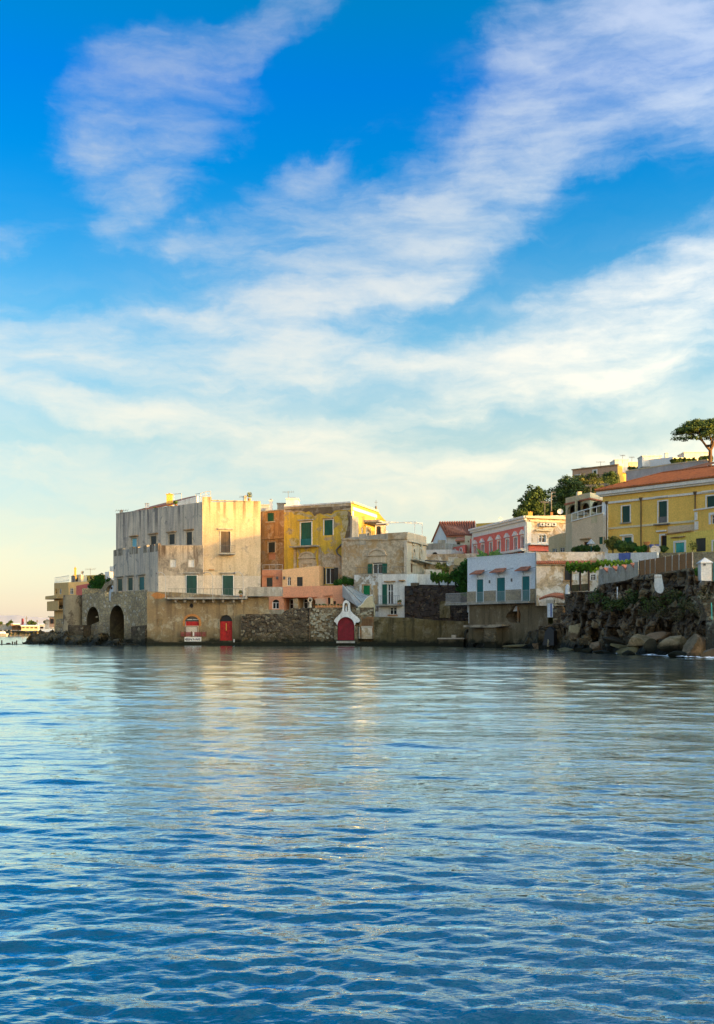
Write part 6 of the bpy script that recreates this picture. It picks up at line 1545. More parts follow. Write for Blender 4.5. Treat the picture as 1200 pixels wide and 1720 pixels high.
# agaves on the blue white house roof
t = thing('agave', 'big spiky green agave leaves above the blue white house roof', 'plant', P(822, 936, 124)); rr = random.Random(2)
for (x0, y0, x1, y1, w) in ((814, 935, 801, 921, .30), (815, 936, 808, 926, .34), (818, 936, 813, 928, .3), (826, 935, 823, 926, .3), (830, 934, 839, 921.5, .34), (832, 934, 841, 927, .3), (822, 936, 831, 927.5, .32), (811, 937, 800, 932, .25), (836, 934, 845, 930, .25), (828, 934, 827, 925, .3)):
    a, b = P(x0, y0, 126), P(x1, y1, 125.2 + rr.uniform(-.5, .5)); d = (b - a).normalized(); s_ = d.cross(Vector((0, 1, 0))).normalized() * w; m_ = a.lerp(b, .35); q = MB()
    q.hexa([a - s_ * .6, m_ - s_, m_ + s_, a + s_ * .6], [p + Vector((0, .12, 0)) for p in (a - s_ * .6, m_ - s_, m_ + s_, a + s_ * .6)], M_AGAVE)
    q.hexa([m_ - s_, b - s_ * .04, b + s_ * .04, m_ + s_], [p + Vector((0, .1, 0)) for p in (m_ - s_, b - s_ * .04, b + s_ * .04, m_ + s_)], M_AGAVE); q.build('leaf', t)
# undercroft wall below the balcony
Wu = Wall.px(787.5, 122.8, 921, 113.4); t = thing('undercroft_wall', 'damp brown wall with a broken hollow under the blue white house balcony', 'wall', Wu.pt(Wu.L / 2, 1, 0))
q = MB(); hol = [(857, 1046), (874, 1046), (875, 1032), (872, 1022), (868, 1017), (862, 1018), (858, 1026), (852, 1031), (850, 1037)]
outl = [(0, .5), (Wu.L, .5), (Wu.L, zfl - .24), (0, zfl - .24)]
facade(q, Wu, outl, [([Wu.uz(*p) for p in hol], 1.4)], M_CONCD); q.build('wall', t)
q = MB(); Wu.box(q, Wu.u(846), Wu.u(880), .6, 4.6, -1.6, -1.45, M_ROCKD); q.build('recess', t)
q = MB(); Wu.box(q, Wu.u(867), Wu.u(869.5), Wu.uz(868, 1047)[1], Wu.uz(868, 1019)[1], -.5, -.2, M_BRICKD); q.build('post', t)
q = MB(); a, b = Wu.pt(*Wu.uz(788.5, 1047), .05), Wu.pt(*Wu.uz(788.5, 1015), .05); q.bar(a, b, .06, M_GALV, 4); q.build('drainpipe', t)
# concrete shelf and rocks below
Wc = Wall.px(784, 121.5, 848, 117.2); t = thing('concrete_shelf', 'broken concrete shelf with a pale top below the undercroft wall', 'shelf', Wc.pt(2, 1, 0))
q = MB(); z = Wc.uz(815, 1053.5)[1]; Wc.prism(q, [(0, z), (Wc.L * .8, z - .05), (Wc.L, z + .1), (Wc.L, z + .28), (0, z + .25)], -3.0, .5, M_CONCT); q.build('slab', t)
q = MB(); Wc.box(q, Wc.u(816), Wc.u(836), -.6, z - .04, -1, .2, M_CONCD); q.build('pier', t)
q = MB(); Wc.box(q, Wc.u(817), Wc.u(835), .6, 1.6, .203, .4, M_RUBBLE); q.build('stone_block', t)
skirt('shore_rocks', [(776, 128.5, 1060), (792, 124.5, 1056), (815, 122, 1060), (835, 119.5, 1054), (850, 118, 1050), (880, 114.5, 1050), (905, 111.5, 1048), (925, 109.5, 1050), (935, 108.0, 1052), (952, 104, 1056), (975, 99, 1064), (1000, 94.5, 1076), (1040, 88.5, 1080), (1090, 82, 1082), (1140, 77, 1084), (1200, 72, 1086), (1250, 68, 1090)], M_ROCKD, 7.0, 1.0, back=4.5, n=18)
t = thing('sea_cave_arch', 'dark sea cave mouth framed by brown rock below the cream wing', 'cave', P(928, 1060, 108.6)); 
Wcv = Wall.px(905, 109.8, 948, 106.6); q = MB(); u0, z0, u1, z1 = Wcv.rect(916, 1051, 936, 1084)
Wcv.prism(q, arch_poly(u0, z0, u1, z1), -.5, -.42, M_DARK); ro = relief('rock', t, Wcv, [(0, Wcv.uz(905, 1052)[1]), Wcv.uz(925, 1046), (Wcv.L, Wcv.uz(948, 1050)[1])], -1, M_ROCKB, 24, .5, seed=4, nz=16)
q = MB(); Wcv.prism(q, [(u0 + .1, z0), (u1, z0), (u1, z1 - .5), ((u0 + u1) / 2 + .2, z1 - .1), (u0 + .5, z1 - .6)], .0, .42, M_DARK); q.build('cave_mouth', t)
# little sea-gate under the cream wing with white post
t = thing('boat_shed', 'small tiled lean-to with a blue white post below the cream wing', 'shed', P(932, 1040, 111)); Wt_ = Wall.px(910, 111.8, 956, 110)
q = MB(); Wt_.box(q, Wt_.u(938), Wt_.u(952), 1.5, Wt_.uz(945, 1024)[1], -1, -.1, M_CONCD); q.build('wall', t)
for k in range(12):
    q = MB(); u = Wt_.u(912) + (Wt_.u(949) - Wt_.u(912)) * k / 11; zt_ = Wt_.uz(930, 1004.5)[1] + .25 * math.sin(math.pi * k / 11); q.bar(Wt_.pt(u, zt_ + .25, -.7), Wt_.pt(u - .15, zt_ - .1, .35), .12, M_ROOFR, 6); q.build('tile', t)
wbox('post', t, Wt_, 920.5, 1010, 930, 1037, -.1, .1, M_BLUEW); wbox('post_cap', t, Wt_, 919, 1008, 932, 1013, -.15, .18, M_LIMEW)
wbox('stripe', t, Wt_, 926, 1014, 928, 1036, .102, .14, M_BLUEC)
wbox('beam', t, Wt_, 932, 1013, 950, 1017, -.2, .1, M_RUBBLE)
q = MB(); Wt_.box(q, Wt_.u(935), Wt_.u(951), 0, Wt_.uz(943, 1021)[1], .1, .8, M_DKSTONE); q.build('stone_pier', t)

# ================================================================== cliff wall and what stands on it
def cliff(name, label, pts, m, seed, amp, nz, lean, cat='cliff'):
    """pts: (column, depth at foot, row of top)"""
    t = thing(name, label, cat, P(pts[len(pts) // 2][0], 1085, pts[len(pts) // 2][1])); mb = MB(); cols = []
    for a, b in zip(pts, pts[1:]):
        n = max(1, int(abs(b[0] - a[0]) / 2.0)); cols += [[a[j] + (b[j] - a[j]) * i / n for j in range(3)] for i in range(n)]
    cols.append(list(pts[-1])); v = []
    for (px, Y, py) in cols:
        zt = P(px, py, Y + lean).z
        for k in range(nz + 1):
            s_ = k / nz; y = Y + lean * s_; z = -1 + (zt + 1) * s_; p = Vector(((px - 600) / FOC * y, y, z))
            d = mnoise.fractal(p * .45 + Vector((seed, 0, 0)), .75, 2.1, 6); c = mnoise.cell(Vector((p.x * .8, p.y * .8, p.z * 1.3 + seed))); r_ = mnoise.ridged_multi_fractal(p * .5 + Vector((0, seed, 0)), .9, 2.0, 4, 1, 2)
            e = min(1, (nz - k) / 3)
            p += Vector((-.5, -.85, 0)) * (amp * (d * .8 + (c - .5) * .5 + (r_ - 1) * .25)) * (.3 + .7 * e) + Vector((0, 0, .25 * d * (1 - s_)))
            v.append(tuple(p))
        v.append(((px - 600) / FOC * (Y + lean + 4), Y + lean + 4, zt))
    st = nz + 2; f = []
    for i in range(len(cols) - 1):
        for k in range(nz + 1): a = i * st + k; f.append((a, a + st, a + st + 1, a + 1))
    mb.v = v; mb.f = f; mb.mi(m); mb.m = [0] * len(f); mb.build('rock_face', t); return t
cliff('cliff', 'dark volcanic rock cliff under the brown fence and merlon wall', [(948, 107, 997), (955, 104, 994), (1000, 95.5, 996), (1007, 93.8, 982), (1050, 88.5, 975), (1074, 86.2, 966), (1100, 83.2, 965), (1166, 77.8, 957), (1169, 77.2, 975), (1200, 75, 976), (1240, 72, 976)], M_CLIFF, 3.3, 1.5, 60, 2.2)
tree('ivy_patch', 'patch of ivy and weeds hanging over the cliff below the merlon wall', P(1030, 1000, 94), [(*P(1000 + k * 22, 1003 + 6 * math.sin(k * 2.1) + (k % 3) * 8, 93.5 - k * 1.9), .7) for k in range(8)], M_LEAFD, M_BARKD, .03, 1800, .10, 44, .9, cat='ivy')
tree('weeds', 'dark weeds growing low on the cliff above the big boulders', P(1110, 1040, 84), [(*P(1085 + k * 14, 1030 + 10 * math.sin(k * 1.7) - 25 * (k % 2), 82.6 - k * 1.1), .55) for k in range(8)], M_LEAFO2, M_BARKD, .03, 1100, .08, 45, .9, cat='weeds')
# terrace wall at the cliff's left with the white rounded post
rough_wall('cliff_terrace_wall', 'low dark terrace wall holding the vine pergola above the cliff', 950, 108.4, 994.5, 1004, 101, 993, 3, M_DKSTONE, .15, seed=11)
# merlon wall
Wm2 = Wall.px(1005.5, 97, 1073, 90.5); t = thing('merlon_wall', 'grey garden wall with four tile topped merlons', 'wall', Wm2.pt(3, 5, 0))
zA = Wm2.uz(1006, 963)[1]; q = MB(); W = Wm2
W.box(q, 0, W.L, 4.5, W.uz(1006, 965)[1], -.4, 0, M_CONC, z1b=W.uz(1073, 957.5)[1]); q.build('masonry', t)
for (x0, x1, y) in ((1006.5, 1021, 956.5), (1021.5, 1036, 954), (1037, 1052, 951.5), (1052.5, 1066, 948.5)):
    q = MB(); u0, u1 = W.u(x0), W.u(x1); zt_ = W.uz(x0, y)[1]; zb_ = W.uz((x0 + x1) / 2, 962 - (x0 - 1006) * .1)[1] - .1
    W.prism(q, [(u0, zb_), (u1 - .05, zb_), (u1 - .12, zt_ - .32), (u0 + (u1 - u0) * .62, zt_), (u0 + .12, zt_)], -.42, .02, M_CONC); mo = q.build('merlon', t)
    q = MB(); a = (u0 + (u1 - u0) * .60, zt_ + .015); b = (u1 - .06, zt_ - .34); q.hexa([W.pt(*a, .08), W.pt(*b, .08), W.pt(b[0], b[1] + .1, .08), W.pt(a[0], a[1] + .1, .08)], [W.pt(*a, -.48), W.pt(*b, -.48), W.pt(b[0], b[1] + .1, -.48), W.pt(a[0], a[1] + .1, -.48)], M_ROOFR); q.build('tile_cap', mo)
W.box(q := MB(), W.u(1066), W.L, 5, W.uz(1070, 944)[1], -.4, .01, M_CONC); q.build('end_pier', t)
# vine pergola (right) with posts
def canopy(name, label, x0, x1, y0, y1, Y0, Y1, n, seed, m, ybow=3, posts=(), pb=990, cat='vine'):
    t = thing(name, label, cat, P((x0 + x1) / 2, pb, (Y0 + Y1) / 2)); rr = random.Random(seed); q = MB()
    for k in range(n):
        s_ = rr.random(); px = x0 + (x1 - x0) * s_; py = y0 + (y1 - y0) * rr.random() + ybow * math.sin(px * .35 + seed) + 2 * math.sin(px * .9); Y = Y0 + (Y1 - Y0) * s_ + rr.uniform(-1.6, 1.6)
        p = P(px, py, Y); nn = Vector((rr.uniform(-.7, .7), rr.uniform(-.9, .2), rr.uniform(.1, 1))).normalized(); tt = nn.orthogonal().normalized(); bb = nn.cross(tt); s2 = rr.uniform(.08, .19)
        q.face([p - tt * s2, p - bb * s2 * .7, p + tt * s2, p + bb * s2 * .7], m)
    q.build('foliage', t)
    for px in posts:
        q = MB(); s_ = (px - x0) / (x1 - x0); Y = Y0 + (Y1 - Y0) * s_ - 1.2; q.bar(P(px, pb, Y), P(px, (y0 + y1) / 2, Y), .10, M_WOODD, 5); q.build('post', t)
    return t
canopy('vine_pergola', 'bright green vine pergola on dark posts left of the merlon wall', 952, 1006, 946, 959, 106, 101.5, 2600, 5, M_LEAFV, 1.6, (959.5, 975, 989.5), 993)
canopy('vine', 'bright green vine running along the top of the white garden wall', 1004, 1062, 942.5, 949, 101.5, 103, 1500, 6, M_LEAFV, 1.2, (), 960)
wbox_t = thing('pergola_bench_wall', 'dark low panel between the pergola posts', 'panel', P(975, 990, 105)); Wbb = Wall.px(960, 106.2, 990, 103); q = MB(); Wbb.box(q, 0, Wbb.L, Wbb.uz(975, 993)[1], Wbb.uz(975, 981.5)[1], -.1, 0, M_OLIVE); q.build('panel', wbox_t)
t = thing('white_post', 'white rounded bollard at the left end of the vine pergola terrace', 'bollard', P(954, 997, 104.5)); q = MB(); a = P(954, 998, 104.5); q.bar(a, a + Vector((0, 0, .75)), .24, M_BLUEW, 10, .22); q.bar(a + Vector((0, 0, .75)), a + Vector((0, 0, .95)), .22, M_BLUEW, 10, .08); q.build('post', t)
canopy('vine_pergola', 'spreading vine pergola left of the blue white house', 724, 786, 963, 977, 136, 131.5, 3800, 8, M_LEAFV2, 1.5, (738, 753, 765.5, 771), 997)
tree('fig_tree', 'dark green leafy tree against the left wall of the blue white house', P(781, 1000, 129.5), [(*P(779, 962, 130), 1.1), (*P(783, 953, 130), .9), (*P(781, 975, 129.5), 1.2), (*P(783, 990, 129.5), 1.0), (*P(774, 968, 130), 1.0)], M_LEAFH, M_BARKD, .12, 3600, .13, 51, .95)
# brown fence of panels between posts
Wf2 = Wall.px(1074.5, 90, 1165.5, 82.5); t = thing('reed_fence', 'brown reed fence panels on posts along the cliff top', 'fence', Wf2.pt(4, 6, 0)); W = Wf2
xs = [1075.5, 1085, 1093.5, 1102, 1119, 1130.5, 1142, 1154, 1164.5]
def ft(px): return 942 + (928 - 942) * (px - 1075) / 90
def fb(px): return 967 + (953.5 - 967) * (px - 1075) / 90
for a, b in zip(xs, xs[1:]):
    u0, u1 = W.u(a) + .04, W.u(b) - .04; q = MB(); z0, z1, z2, z3 = W.uz(a, fb(a))[1], W.uz(a, ft(a))[1], W.uz(b, fb(b))[1], W.uz(b, ft(b))[1]
    W.box(q, u0, u1, z0, z1, -.06, 0, M_FENCE, z0b=z2, z1b=z3); q.build('panel', t)
for a in xs: q = MB(); u = W.u(a); W.box(q, u - .035, u + .035, W.uz(a, fb(a))[1] - .2, W.uz(a, ft(a))[1] + .05, .004, .07, M_CONC if a != 1075.5 else M_WOODD); q.build('post', t)
q = MB(); W.box(q, -.1, W.L + .1, 5, W.uz(1075, fb(1075))[1] - .01, -.7, .12, M_RUBBLE, z1b=W.uz(1165, fb(1165))[1] - .01); q.build('footing_wall', t)
# white chute and shrine pillar
Wc2 = Wall.px(1096, 83.0, 1120, 82.6); t = thing('white_chute', 'tapered white plastered chute hanging down the cliff under the fence', 'chute', Wc2.pt(.5, 4, 0)); W = Wc2
q = MB(); pts = [W.uz(1100, 965), W.uz(1099.8, 985), W.uz(1101, 991), W.uz(1105, 995.5), W.uz(1110, 997), W.uz(1114, 994.5), W.uz(1116, 990), W.uz(1113.5, 978), W.uz(1111, 965)]
W.prism(q, pts, -.3, .05, M_WHITE); q.build('chute', t); q = MB(); W.box(q, W.u(1099.5), W.u(1111.5), W.uz(1105, 970)[1], W.uz(1105, 968.8)[1], .052, .1, M_GREY); q.build('rim', t)
t = thing('gate_pillar', 'white gate pillar with a pyramid cap at the right end of the cliff', 'pillar', P(1187, 975, 79)); q = MB(); a, b = P(1178.5, 975, 79), P(1196, 946, 79); w = b.x - a.x; mx = (a.x + b.x) / 2
q.box(a.x, b.x, 79, 79 + w, a.z - .3, b.z, M_WHITE); q.build('shaft', t)
q = MB(); q.box(a.x - .08, b.x + .08, 78.92, 79.08 + w, b.z + .002, b.z + .09, M_WHITE); za = P(1187, 935.5, 79).z
cc = [(a.x - .06, 78.94), (b.x + .06, 78.94), (b.x + .06, 79.06 + w), (a.x - .06, 79.06 + w)]
for i in range(4): q.face([(*cc[i], b.z + .09), (*cc[(i + 1) % 4], b.z + .09), (mx, 79 + w / 2, za)], M_WHITE)
q.build('cap', t); q = MB(); q.box(a.x + .15, a.x + .32, 78.93, 78.998, P(0, 950, 79).z, P(0, 947, 79).z, M_IRON); q.build('wall_lamp', t)
q = MB(); q.box(a.x - .05, b.x + .4, 78.8, 79 + w + .1, a.z - .6, a.z - .302, M_CONC); q.build('plinth', t)
frame_rail('gate_railing', 'blue green railing right of the white gate pillar', [P(1199, 975, 79), P(1206, 975, 78.5), P(1216, 975, 78)], 1.3, m=M_BLUSH)
# palm of weeds by the pillar and garden greenery before the yellow house
def bush(name, label, px, py, Y, w, h, ml, seed, n=700, cat='bush', size=.13):
    s_ = Y / FOC; rr = random.Random(seed); b = P(px, py, Y); r = h * s_ * .5; k = max(1, round(w / h * 1.3)); L = []
    for i in range(k): L.append((b.x + (i - (k - 1) / 2) / max(1, k) * w * s_ * .85, Y + rr.uniform(-.4, .4), b.z + r * rr.uniform(.7, 1.15), r * rr.uniform(.75, 1.0)))
    return tree(name, label, b, L, ml, M_BARKD, max(.03, r * .08), n, size, seed, .95, cat=cat)
bush('bush', 'leafy bush left of the white gate pillar', 1172, 968, 82, 12, 16, M_LEAFH, 61, 500, size=.09)
bush('hedge', 'low clipped hedge under the beige terrace house', 985, 929, 121, 50, 14, M_LEAFD2, 62, 2200, 'hedge', .11)
bush('bush', 'dark green bush in front of the lower left window of the big yellow house', 1053, 927, 116, 34, 22, M_LEAFD2, 63, 2200, size=.12)
bush('bush', 'tall olive bush at the left corner of the big yellow house', 1030, 927, 118, 16, 30, M_LEAFO, 64, 900, size=.12)
bush('bush', 'small dark bush between the downpipe and the satellite dish', 1078, 928, 114, 18, 13, M_LEAFH, 65, 800, size=.11)
bush('bush', 'dark bush right of the big pale satellite dish', 1114, 929, 113.5, 12, 15, M_LEAFD2, 66, 600, size=.1)
bush('shrub', 'small trellised shrub beside the dark opening of the yellow annex', 1163, 926, 111, 6, 16, M_LEAFO, 67, 160, 'shrub', .08)
t = thing('parasol', 'closed grey green parasol behind the hedge', 'parasol', P(993, 929, 119)); q = MB(); a = P(993.5, 929, 119); q.bar(a, a + Vector((0, 0, 1.4)), .04, M_BLUSH, 5); q.build('pole', t); q = MB(); q.bar(a + Vector((0, 0, 1.0)), a + Vector((0, 0, 1.55)), .5, M_GALV, 9, .05); q.build('canopy', t)
t = thing('garden_urn', 'terracotta urn on a pier before the yellow house downpipe', 'urn', P(1088, 922, 114.5)); q = MB(); a = P(1087, 923, 114.5); q.bar(a - Vector((0, 0, .5)), a + Vector((0, 0, .45)), .26, M_BRICKD, 8); q.build('pier', t); q = MB(); q.bar(a + Vector((0, 0, .45)), a + Vector((0, 0, .8)), .22, M_TERRA, 8, .4); q.build('urn', t)
for k, px in enumerate((1095, 1104)):
    t = thing('blue_pot', ('left', 'right')[k] + ' one of the two blue glazed pots beside the terracotta urn', 'pot', P(px, 920, 113.8), 'blue pots'); q = MB(); a = P(px, 920, 113.8); q.bar(a, a + Vector((0, 0, .35)), .18, M_BLUEC, 8, .26); q.build('pot', t)
t = thing('white_pipe', 'thin white drain pipe on the cliff below the merlon wall', 'pipe', P(1037.5, 1006, 91)); q = MB(); q.bar(P(1037.5, 1006, 90.8), P(1037.5, 986, 91.2), .045, M_TRIM, 5); q.build('pipe', t)
t = thing('green_pole', 'thin green metal pole at the far right of the cliff', 'pole', P(1196, 1040, 73)); q = MB(); q.bar(P(1196.5, 1041, 73), P(1195.5, 1012, 73), .035, M_TEAL, 5); q.build('pole', t)
t = thing('stone_steps', 'rough stone steps cut in the cliff at the right edge', 'steps', P(1185, 1000, 77))
for k in range(6): q = MB(); a, b = P(1176 + k * 3, 1000 + k * 7, 76.6 - k * .35), P(1215, 996 + k * 7, 76.2 - k * .35); q.hexa([(a.x, a.y, a.z - .3), (b.x, b.y, b.z - .4), b, a], [(a.x, a.y + 2, a.z - .3), (b.x, b.y + 2, b.z - .4), b + Vector((0, 2, 0)), a + Vector((0, 2, 0))], M_RUBBLE); q.build('step', t)
rough_wall('sea_wall_block', 'squared dark block wall at the lower right edge', 1186, 73.5, 1042, 1240, 69, 1040, -1, M_DKSTONE, .12, seed=13)
# boulders
boulder(1127, 1083, 78.5, 54, 38, M_BOULD, 'biggest tan boulder with a slanting flat top', 101, 20, -14, .8)
boulder(1076, 1079, 82.5, 60, 19, M_BOULD, 'long tan slab boulder sloping up to the biggest boulder', 102, 10, -15, .8)
boulder(1058, 1092, 82.5, 50, 18, M_BOULDM, 'mossy flat boulder below the long tan slab', 103, 5, -4, .9)
boulder(1094, 1093, 81, 24, 26, M_BOULDD, 'black wedge boulder between the mossy and the biggest boulder', 104, 30, 10, .8)
boulder(1028, 1076, 90, 46, 16, M_BOULDD, 'black flat boulder under the small tan slab', 105, 0, 0, .8)
boulder(1048, 1066, 91, 36, 12, M_BOULD, 'small tan slab high on the rocks under the cliff', 106, 12, 6, .8)
boulder(1054, 1097, 80.5, 20, 12, M_BOULDD, 'rounded black boulder in front of the mossy boulder', 107, 0, 0, 1)
boulder(1162, 1091, 75, 50, 36, M_BOULDB, 'brown boulder right of the biggest boulder', 108, 40, 8, .8)
boulder(1193, 1100, 71.5, 28, 20, M_BOULDB, 'brown block boulder at the right edge of the waterline', 109, 0, 0, .8)
boulder(975, 1090, 95, 26, 12, M_BOULDD, 'low black boulder at the waterline left of the stone blocks', 110, 0, 8, .9)
boulder(1012, 1097, 86, 36, 13, M_BOULDD, 'long wet black boulder lying in the surf', 111, 15, 5, .8)
boulder(948, 1092, 99, 34, 11, M_BOULDM, 'low mossy boulder at the left end of the rocks', 112, 5, 0, .8)
boulder(968, 1063, 99, 18, 34, M_BOULD2, 'pale lichen covered rock standing against the cliff foot', 113, 5, 0, .7)
boulder(1000, 1084, 92.5, 30, 14, M_BOULDB, 'brown boulder left of the black flat boulder', 114, 25, 0, .8)
boulder(1142, 1101, 73, 26, 10, M_BOULDD, 'wet black boulder below the brown boulder', 115, 0, 0, .9)
boulder(1040, 1086, 86, 22, 10, M_BOULDM, 'small greenish boulder above the mossy flat boulder', 116, 0, 5, .9)
boulder(990, 1094, 89.5, 18, 9, M_BOULDD, 'small black boulder among the surf', 117, 0, 5, .9)
boulder(1178, 1074, 75.5, 24, 14, M_BOULDB, 'small brown boulder above the block boulder', 118, 0, 5, .9)
boulder(905, 1085, 111, 30, 10, M_BOULDB, 'low brown boulder at the waterline below the dark sea cave', 119, 5, 3, .8)
boulder(868, 1086, 114, 34, 8, M_BOULDM, 'flat mossy boulder in the surf below the undercroft wall', 120, 0, 2, .8)
boulder(925, 1078, 108, 20, 16, M_BOULD2, 'pale brown rock leaning beside the sea cave mouth', 121, 20, 12, .8)
boulder(1106, 1072, 83, 40, 14, M_BOULDB, 'brown slab lying behind the biggest boulder', 122, 10, -8, .8)
for k, (px, py, Y, w_, h_, lab) in enumerate(((984, 1078, 96.5, 22, 12, 'lower squared stone block of the mossy pair'), (987, 1071, 97.2, 12, 7, 'upper squared stone block of the mossy pair'))):
    t = thing('stone_block', lab, 'stone block', P(px, py + h_ / 2, Y), 'squared stone blocks'); q = MB(); a, b = P(px - w_ / 2, py + h_ / 2, Y), P(px + w_ / 2, py - h_ / 2, Y); q.box(a.x, b.x, Y, Y + 1, a.z, b.z, M_RUBBLE); q.build('block', t)

# ================================================================== trees on the hill and stone pine
tree('evergreen_tree', 'dark round evergreen tree standing apart above the pink palazzo', P(898, 872, 172), [(*P(899, 832, 172), 1.7), (*P(906, 829, 172), 1.3), (*P(891, 841, 172), 1.6), (*P(903, 845, 172), 2.0), (*P(894, 853, 172), 2.0), (*P(909, 856, 172), 1.9), (*P(881, 858, 172), 1.1)], M_LEAFD, M_BARKD, .2, 4600, .2, 71, .85, 'trees on the hillside')
tree('evergreen_tree', 'low dark evergreen tree at the left end of the tree line', P(876, 872, 170), [(*P(874, 862, 170), 1.0), (*P(880, 865, 170), .9), (*P(868, 866, 170), .6)], M_LEAFD, M_BARKD, .12, 1000, .17, 72, .9, 'trees on the hillside')
tree('evergreen_tree', 'widest dark green tree below the tan hilltop house', P(955, 870, 180), [(*P(950, 822, 180), 1.9), (*P(942, 832, 180), 2.0), (*P(962, 818, 180), 2.2), (*P(956, 838, 180), 2.6), (*P(940, 850, 180), 2.2), (*P(936, 862, 178), 1.8)], M_LEAFD, M_BARKD, .25, 6000, .2, 73, .85, 'trees on the hillside')
tree('olive_tree', 'sunlit yellow green tree right below the tan hilltop house', P(985, 850, 184), [(*P(975, 816, 184), 2.0), (*P(987, 813, 184), 2.1), (*P(999, 813, 184), 1.9), (*P(980, 828, 182), 2.2), (*P(995, 826, 182), 2.2), (*P(965, 811, 184), 1.2)], M_LEAFO, M_BARKD, .2, 4600, .2, 74, .8, 'trees on the hillside')
tree('evergreen_tree', 'rounded dark tree left of the orange roof corner', P(1024, 830, 186), [(*P(1020, 806, 186), 1.6), (*P(1028, 803, 186), 1.4), (*P(1014, 814, 185), 1.5), (*P(1031, 812, 186), 1.1)], M_LEAFD, M_BARKD, .16, 2600, .18, 75, .85, 'trees on the hillside')
tree('evergreen_tree', 'low dark green mass behind the pink palazzo roof', P(920, 870, 176), [(*P(915, 860, 176), 1.3), (*P(924, 856, 176), 1.6), (*P(933, 862, 176), 1.4)], M_LEAFH2, M_BARKD, .15, 2200, .18, 76, .8, 'trees on the hillside')
bush('bush', 'small dark bush on the low hilltop roof terrace', 1063, 790, 200, 14, 9, M_LEAFD, 77, 500, size=.2); bush('bush', 'pale green bush left of the white hilltop house wall', 1076, 790, 198, 8, 9, M_LEAFO, 78, 350, size=.18)
bush('hedge', 'dark bushy hedge in front of the white hilltop house right half', 1150, 779.5, 176, 46, 11, M_LEAFH2, 79, 2600, 'hedge', .2); bush('bush', 'dark bush at the left end of the hilltop hedge', 1132, 781, 178, 12, 11, M_LEAFD, 80, 700, size=.18)
bush('hedge', 'green hedge behind the stone pine trunk', 1186, 777, 172, 24, 12, M_LEAFH2, 81, 1200, 'hedge', .2)
antenna(993, 814, 832, 133, 'wide pale aerial above the arcaded house, left one of the pair', 9, 0, 7, .05); antenna(1016, 812, 828, 128, 'wide pale aerial beside the orange roof corner, right one of the pair', 9, .2, 7, .05)
t = thing('gantry', 'thin dark metal gantry between the two dark trees', 'gantry', P(926, 850, 168)); q = MB(); q.path([P(926.5, 858, 168), P(926.5, 827, 168), P(934, 827, 168)], .09, M_IRON, 5); q.bar(P(927, 833, 168), P(934, 833, 168), .06, M_IRON, 4); q.build('frame', t)
def stone_pine():
    Y = 152.0; b = P(1193, 786, Y); t = thing('stone_pine', 'tall umbrella shaped stone pine rising over the orange roof', 'tree', b); rr = random.Random(99)
    f0 = P(1194, 757, Y); f1 = P(1195, 752, Y); q = MB(); q.bar(b - Vector((0, 0, 3)), P(1193.5, 772, Y), .33, M_BARK, 9, .27); q.bar(P(1193.5, 772, Y), f0, .27, M_BARK, 9, .25); q.build('trunk', t)
    limbs = [[f0, P(1186, 748, Y - .4), P(1180, 740, Y - .8), P(1170, 735, Y - 1.2), P(1152, 734, Y - 2)], [f0, P(1200, 745, Y + .5), P(1206, 735, Y + 1), P(1216, 726, Y + 1)], [P(1180, 740, Y - .8), P(1176, 730, Y), P(1170, 720, Y + 1)],
             [P(1188, 749, Y), P(1197, 748, Y - 1), P(1199, 738, Y - 1.4), P(1200, 722, Y - 2)], [f0, P(1196, 742, Y + 2), P(1190, 722, Y + 3)], [P(1170, 735, Y - 1.2), P(1158, 728, Y), P(1145, 722, Y)], [P(1206, 735, Y + 1), P(1225, 733, Y), P(1240, 730, Y)]]
    for L in limbs:
        q = MB(); n = len(L)
        for i in range(n - 1): q.bar(L[i], L[i + 1], .19 * (1 - i / n) , M_BARK, 7, .19 * (1 - (i + 1) / n) + .03)
        q.build('limb', t)
    q = MB()
    tufts = []
    for k in range(230):
        a = rr.uniform(0, 6.28); r = math.sqrt(rr.random()); cx = 1196 + math.cos(a) * r * 63; cy = Y + math.sin(a) * r * 4.6
        dome = 735 - 30 * math.sqrt(max(0, 1 - r * r)); py = dome + rr.uniform(-3, 6) + (3 if rr.random() < .3 else 0) 
        tufts.append((cx, py, cy, rr.uniform(.55, 1.15)))
    for (cx, py, cy, r) in tufts:
        c = P(cx, py, cy); leaves(q, c, r, 120, M_LEAFP, .12, rr, .42, .4, .5)
    q.build('crown', t)
stone_pine()

# ================================================================== far shore on the left
def far_shore():
    Y = 437
    q = MB(); v = []; f = []; xs = [(-40 + k * 3.2) for k in range(48)]; n = 6
    for px in xs:
        for k in range(n + 1):
            t_ = k / n; y = Y + 60 * t_; z = -.5 + (2.8 + .8 * mnoise.noise(Vector((px * .11, k * .9, 0)))) * min(1, t_ * 4) + 1.2 * mnoise.noise(Vector((px * .3, k, 5))) * (k > 0)
            v.append(((px - 600) / FOC * y, y, z))
    for i in range(len(xs) - 1):
        for k in range(n): a = i * (n + 1) + k; f.append((a, a + n + 1, a + n + 2, a + 1))
    q.v = v; q.f = f; q.mi(M_EARTHB); q.m = [0] * len(f); tag(q.build('shore'), kind='structure')
far_shore()
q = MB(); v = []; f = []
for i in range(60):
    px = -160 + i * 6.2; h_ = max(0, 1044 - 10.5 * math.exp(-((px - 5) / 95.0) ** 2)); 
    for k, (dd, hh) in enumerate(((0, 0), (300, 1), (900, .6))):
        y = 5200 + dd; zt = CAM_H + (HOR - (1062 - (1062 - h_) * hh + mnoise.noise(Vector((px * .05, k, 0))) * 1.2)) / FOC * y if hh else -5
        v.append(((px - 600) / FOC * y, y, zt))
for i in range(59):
    for k in range(2): a = i * 3 + k; f.append((a, a + 3, a + 4, a + 1))
